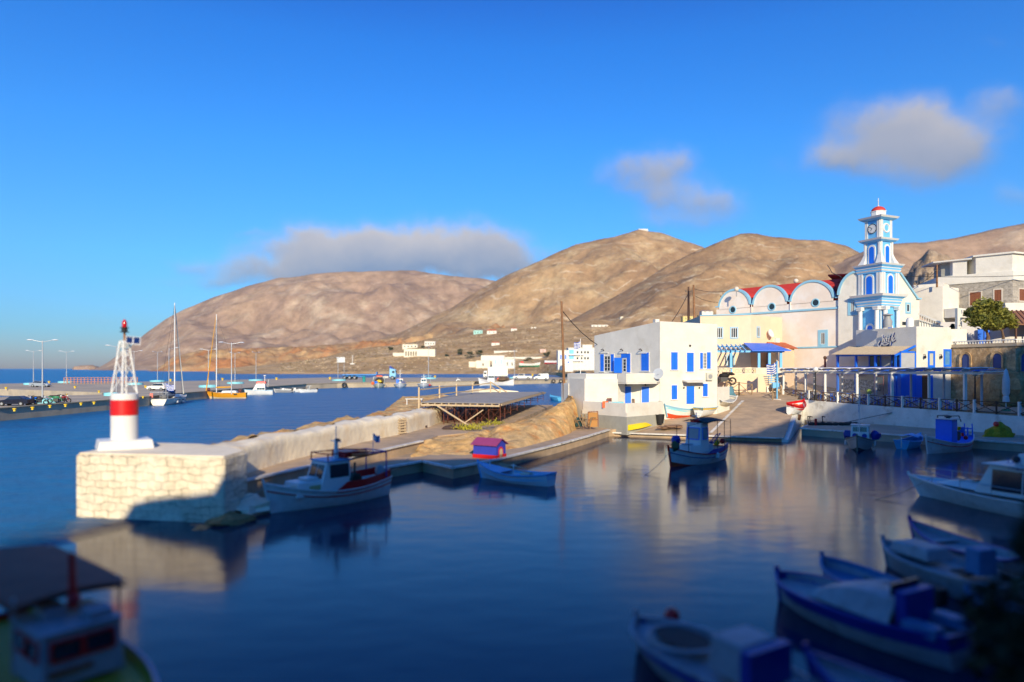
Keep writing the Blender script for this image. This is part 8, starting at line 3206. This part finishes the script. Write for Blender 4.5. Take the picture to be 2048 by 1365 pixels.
m = MB()
for a, b in zip(fpx[:4], fpx[1:5]):
    sa, sb = s_px(a, .25) + .15, s_px(b, .25) - .15
    p0, p1 = tp_(sa, .25), tp_(sb, .25)
    m.add([(p0.x, p0.y, 3.2), (p1.x, p1.y, 3.1), (p1.x, p1.y, 6.4), (p0.x, p0.y, 6.4)], [(0, 1, 2, 3)])
m.build("plastic_windbreak", glass2, pg, world=True)

# X-braced fences
def xfence(label, pts, name="cross_braced_fence", hgt=1.0, step=2.2, m_=wooddark, whiteposts=0):
    o = thing(name, label, "fence", pts[0])
    rails, posts, wp = MB(), MB(), MB()
    for a, b in zip(pts, pts[1:]):
        a, b = Vector(a), Vector(b)
        n_ = max(1, round((b - a).length / step))
        for k in range(n_):
            p, q = a.lerp(b, k / n_), a.lerp(b, (k + 1) / n_)
            up_ = Vector((0, 0, 1))
            rails.bar(p + up_ * hgt, q + up_ * hgt, .07, .08)
            rails.bar(p + up_ * hgt * .12, q + up_ * hgt * .12, .06, .07)
            rails.bar(p + up_ * hgt * .12, q + up_ * hgt * .95, .05, .06)
            rails.bar(p + up_ * hgt * .95, q + up_ * hgt * .12, .05, .06)
            tgt = wp if (whiteposts and k % whiteposts == 0) else posts
            tgt.bar(p - up_ * .1, p + up_ * (hgt + (.1 if tgt is posts else .15)), .12 if tgt is posts else .22, .12 if tgt is posts else .22)
        posts.bar(b - Vector((0, 0, .1)), b + Vector((0, 0, hgt + .1)), .12, .12)
    rails.build("rails", m_, o, world=True)
    posts.build_each("post", m_, o, world=True)
    if whiteposts:
        wp.build_each("white_post", whiteb, o, world=True)
    return o


fl = [tp_(s, -.15) for s in (-2.5, 0, 4, 8, 12, 16, 20, TLn, TLn + 6, TLn + 14)]
xfence("dark cross braced timber fence with white posts along the edge of the restaurant terrace", [(p.x, p.y, tz(p)) for p in fl], whiteposts=2, hgt=1.15, step=2.0)
xfence("brown cross braced timber fence at the top of the slipway beside the scooter", [P(1453, 790, 88), P(1478, 792, 89), P(1504, 795, 89.5)], hgt=1.7, step=1.8, m_=wood)
xfence("short timber fence stepping down between the slipway steps and the blue flag pole", [P(1545, 806, 85), P(1562, 800, 88.5)], hgt=1.7, step=2.4, m_=wood)
stp = thing("slipway_steps", "broad whitewashed steps from the slipway up to the promenade", "steps", P(1520, 810, 86))
m = MB()
for k in range(4):
    a, b = P(1489 + k * 3, 801 + (3 - k) * 3.0 + 2, 85.5 + k * .5), P(1556 + k * 2, 812 + (3 - k) * 3.0 + 2, 83.5 + k * .5)
    zt_ = 2.35 + k * .28
    m.prism([(a.x, a.y), (b.x, b.y), (b.x + .6, b.y + 5), (a.x + .4, a.y + 5)], .5, zt_)
m.build("steps", m_seawall, stp, world=True)

# lamps with globes
for px, d, yt, yb, lb in ((1631, 84.0, 741, 800, "white globe lamp on a dark post near the left end of the pergola"), (1950, 69.0, 748, 826, "white globe lamp on a black post at the right end of the pergola")):
    b, t = P(px, yb, d), P(px, yt, d)
    o = thing("globe_lamp", lb, "street lamp", b)
    MB().cyl((0, 0, 0), (0, 0, t.z - b.z), .08, .06).lathe((0, 0, 0), [(.22, 0), (.2, .5), (.1, .6)], 10).build("post", black, o)
    MB().ball((0, 0, t.z - b.z + .1), .33, 16).build("globe", whiteb, o)
um = thing("closed_parasol", "tall closed white parasol standing at the right end of the terrace", "parasol", P(2012, 822, 68))
MB().lathe((0, 0, .9), [(.30, 0), (.26, .5), (.20, .55), (.33, .9), (.32, 2.2), (.15, 3.1), (.03, 3.3)], 10).build("canopy", mat("parasol_white", (.62, .64, .66), .8), um)
MB().cyl((0, 0, 0), (0, 0, 1.0), .05).build("pole", whiteb, um)
MB().lathe((0, 0, 0), [(.4, 0), (.35, .15), (.1, .25)], 12).build("base", green, um)

# tables and chairs
table = thing("restaurant_table", "", "table", (0, 0, 0), 0, "white topped tables on the restaurant terrace")
MB().box((0, 0, .78), (1.0, .9, .05)).build("tabletop", whiteb, table)
for sx in (-1, 1):
    for sy in (-1, 1):
        MB().bar((sx * .42, sy * .38, 0), (sx * .42, sy * .38, .76), .06, .06).build("leg", blue, table)
chair = thing("restaurant_chair", "", "chair", (0, 0, 0), 0, "blue and white chairs on the restaurant terrace")
MB().box((0, 0, .47), (.45, .45, .05)).build("seat", mat("rush_seat", (.55, .45, .28), .9), chair)
m = MB()
for z_ in (.62, .76, .92):
    m.box((0, .21, z_), (.42, .03, .07))
m.build("backrest", whiteb, chair)
for sx in (-1, 1):
    for sy in (-1, 1):
        MB().bar((sx * .2, sy * .2, 0), (sx * .2, sy * .21, 1.0 if sy > 0 else .47), .045, .045).build("leg", whiteb, chair)
chair_b = copy_tree(chair)
for c_ in chair_b.children:
    if c_.name.startswith(("backrest", "leg")):
        c_.data = c_.data.copy()
        c_.data.materials[0] = blue
random.seed(12)
tl = []
for r_, (o_, ns_) in enumerate(((1.3, 8), (3.3, 7), (5.6, 5))):
    for k in range(ns_):
        s = 1.6 + k * 2.75 + .8 * (r_ % 2) if r_ < 2 else 3.0 + k * 2.2
        tl.append((s, o_ + random.uniform(-.2, .2), r_, k))
firstt = firstc = firstb = True
rown = ["front row", "middle row", "back row"]
ordn = ["first", "second", "third", "fourth", "fifth", "sixth", "seventh", "eighth"]
arz = atan2(tdir.y, tdir.x)
for i, (s, o_, r_, k) in enumerate(tl):
    p = tp_(s, o_)
    z = tz(p) + .02
    t = table if firstt else copy_tree(table)
    firstt = False
    t.location = (p.x, p.y, z)
    t.rotation_euler = (0, 0, arz)
    t["label"] = "white topped restaurant table, %s from the left in the %s" % (ordn[k], rown[r_])
    for j, (ds, do, a) in enumerate(((-.85, 0, pi / 2), (.85, 0, -pi / 2), (0, .8, 0))):
        if j == 2 and (i % 2):
            continue
        useb = (i * 3 + j) % 5 < 2
        if useb:
            c = chair_b if firstb else copy_tree(chair_b)
            firstb = False
        else:
            c = chair if firstc else copy_tree(chair)
            firstc = False
        q = tp_(s + ds, o_ + do)
        c.location = (q.x, q.y, tz(q) + .02)
        c.rotation_euler = (0, 0, arz + a + random.uniform(-.15, .15))
        c["label"] = "%s chair %s of the %s table from left, %s" % ("blue" if useb else "white", ("at left", "at right", "behind")[j], ordn[k], rown[r_])
pp = thing("potted_plant", "bright green plant in a turquoise pot on a restaurant table", "plant pot", tp_(9.6, 3.4, tz(tp_(9.6, 3.4)) + .83))
MB().lathe((0, 0, 0), [(.12, 0), (.17, .25)], 10).build("pot", cyan, pp)
MB().blob((0, 0, .5), .32, 5, (1, 1, 1.1), 12, .5).build("leaves", mat("lime_leaves", (.25, .38, .02), .8), pp)
mb_ = thing("menu_board", "dark framed menu board standing on the restaurant terrace", "menu board", tp_(9.0, 6.2, 4.4))
MB().box((0, 0, 1.2), (1.1, .06, .9), arz).build("board", mat("slate_board", (.06, .09, .10), .7), mb_)
m = MB()
for a, b in (((-.55, 1.65), (.55, 1.65)), ((-.55, .75), (.55, .75))):
    m.bar((a[0] * cos(arz), a[0] * sin(arz), a[1]), (b[0] * cos(arz), b[0] * sin(arz), b[1]), .08, .06)
for s in (-.55, .55):
    m.bar((s * cos(arz), s * sin(arz), -1.3), (s * cos(arz), s * sin(arz), 1.7), .07, .07)
m.build("board_frame", mat("dark_red_frame", (.2, .03, .02), .6), mb_)
pump = thing("red_post", "dark red post with a lamp in front of the church wall", "post", (X(1650, 93), 93, 4.0))
MB().cyl((0, 0, 0), (0, 0, 4.3), .16, .12, 8).build("post", mat("maroon_paint", (.25, .02, .03), .4), pump)
MB().ball((0, 0, 4.5), .25, 8).build("lamp", wooddark, pump)
# tyres hanging on the quay wall
tyr = thing("tyre_fender", "black tyre hung as a fender on the far quay wall", "tyre", (0, 0, 0), 0, "tyre fenders on the far quay wall")
MB().torus((0, 0, 0), .75, .28, 'y', 18, 8).build("tyre", black, tyr)
for i, (px, py) in enumerate(((689, 771), (953, 768), (960, 768), (1107, 763), (1122, 763))):
    d = lerp_table([(689, 250), (763, 259), (953, 288), (1001, 297), (1120, 326)], px)
    o = tyr if i == 0 else copy_tree(tyr)
    o.location = (X(px, d), d, Z(py, d))
# teal bin
bn = thing("teal_bin", "teal bin standing on the far quay near the flatbed lorry", "bin", G(728, 764.5, QZ), 0, None, 1.8)
MB().lathe((0, 0, 0), [(.3, 0), (.38, 1.1), (.42, 1.15), (.2, 1.3)], 12).build("bin", mat("teal_paint", (.02, .30, .28), .5), bn)

# mooring lines
def rope(a, b, sag, label):
    a, b = Vector(a), Vector(b)
    m = MB()
    pts = [a.lerp(b, i / 12) + Vector((0, 0, -sag * 4 * (i / 12) * (1 - i / 12))) for i in range(13)]
    m.path(pts, .018, 5)
    o = m.build("mooring_rope", mat("old_rope", (.42, .38, .30), .9))
    tag(o, label, "rope", "mooring ropes")


def boat_pt(o, x, y, z):
    c, s = cos(o.rotation_euler[2]), sin(o.rotation_euler[2])
    return (o.location.x + x * c - y * s, o.location.y + x * s + y * c, z)


rope(boat_pt(b1, -3.4, -.6, 1.1), (-7.2, 47.6, .8), .3, "rope from the stern of the red banded boat to the low quay")
rope(boat_pt(b1, 3.5, 0, 1.4), (-13.0, 31.2, .9), .15, "rope from the bow of the red banded boat to the mole head")
rope(boat_pt(b2, 2.6, 0, .9), (-3.4, 44.6, .78), .12, "short rope from the blue rowing boat's bow to the quay")
rope(boat_pt(b3, 3.3, 0, 1.3), (8.5, 44.5, -.05), .2, "anchor rope slanting down from the bow of the canopy boat")
rope(boat_pt(b4, -2.8, 0, .9), (34.2, 67.6, .8), .1, "rope from the stern of the bow-on boat to the sea wall quay")
rope(boat_pt(b6, -3.6, 0, 1.2), (42.6, 58.8, .8), .1, "rope from the stern of the blue wheelhouse boat to the quay")
rope(boat_pt(b7, 4.6, 0, 1.0), (17.5, 36.0, -.05), .35, "anchor rope trailing ahead of the motor yacht's bow")

# ================================================================== air
hz = MB().box((0, 3200, 650), (13000, 6700, 1316))
m = bpy.data.materials.new("haze_air")
m.use_nodes = True
nt_ = m.node_tree
for n_ in list(nt_.nodes):
    if n_.type == 'BSDF_PRINCIPLED':
        nt_.nodes.remove(n_)
pv = nt_.nodes.new('ShaderNodeVolumePrincipled')
pv.inputs['Color'].default_value = (.80, .86, .98, 1)
pv.inputs['Density'].default_value = 0.00003
pv.inputs['Anisotropy'].default_value = 0.2
nt_.links.new(pv.outputs[0], nt_.nodes['Material Output'].inputs['Volume'])
if HAZE:
    tag(hz.build("haze", m), "thin bluish air between the harbour and the far mountain", kind="stuff")
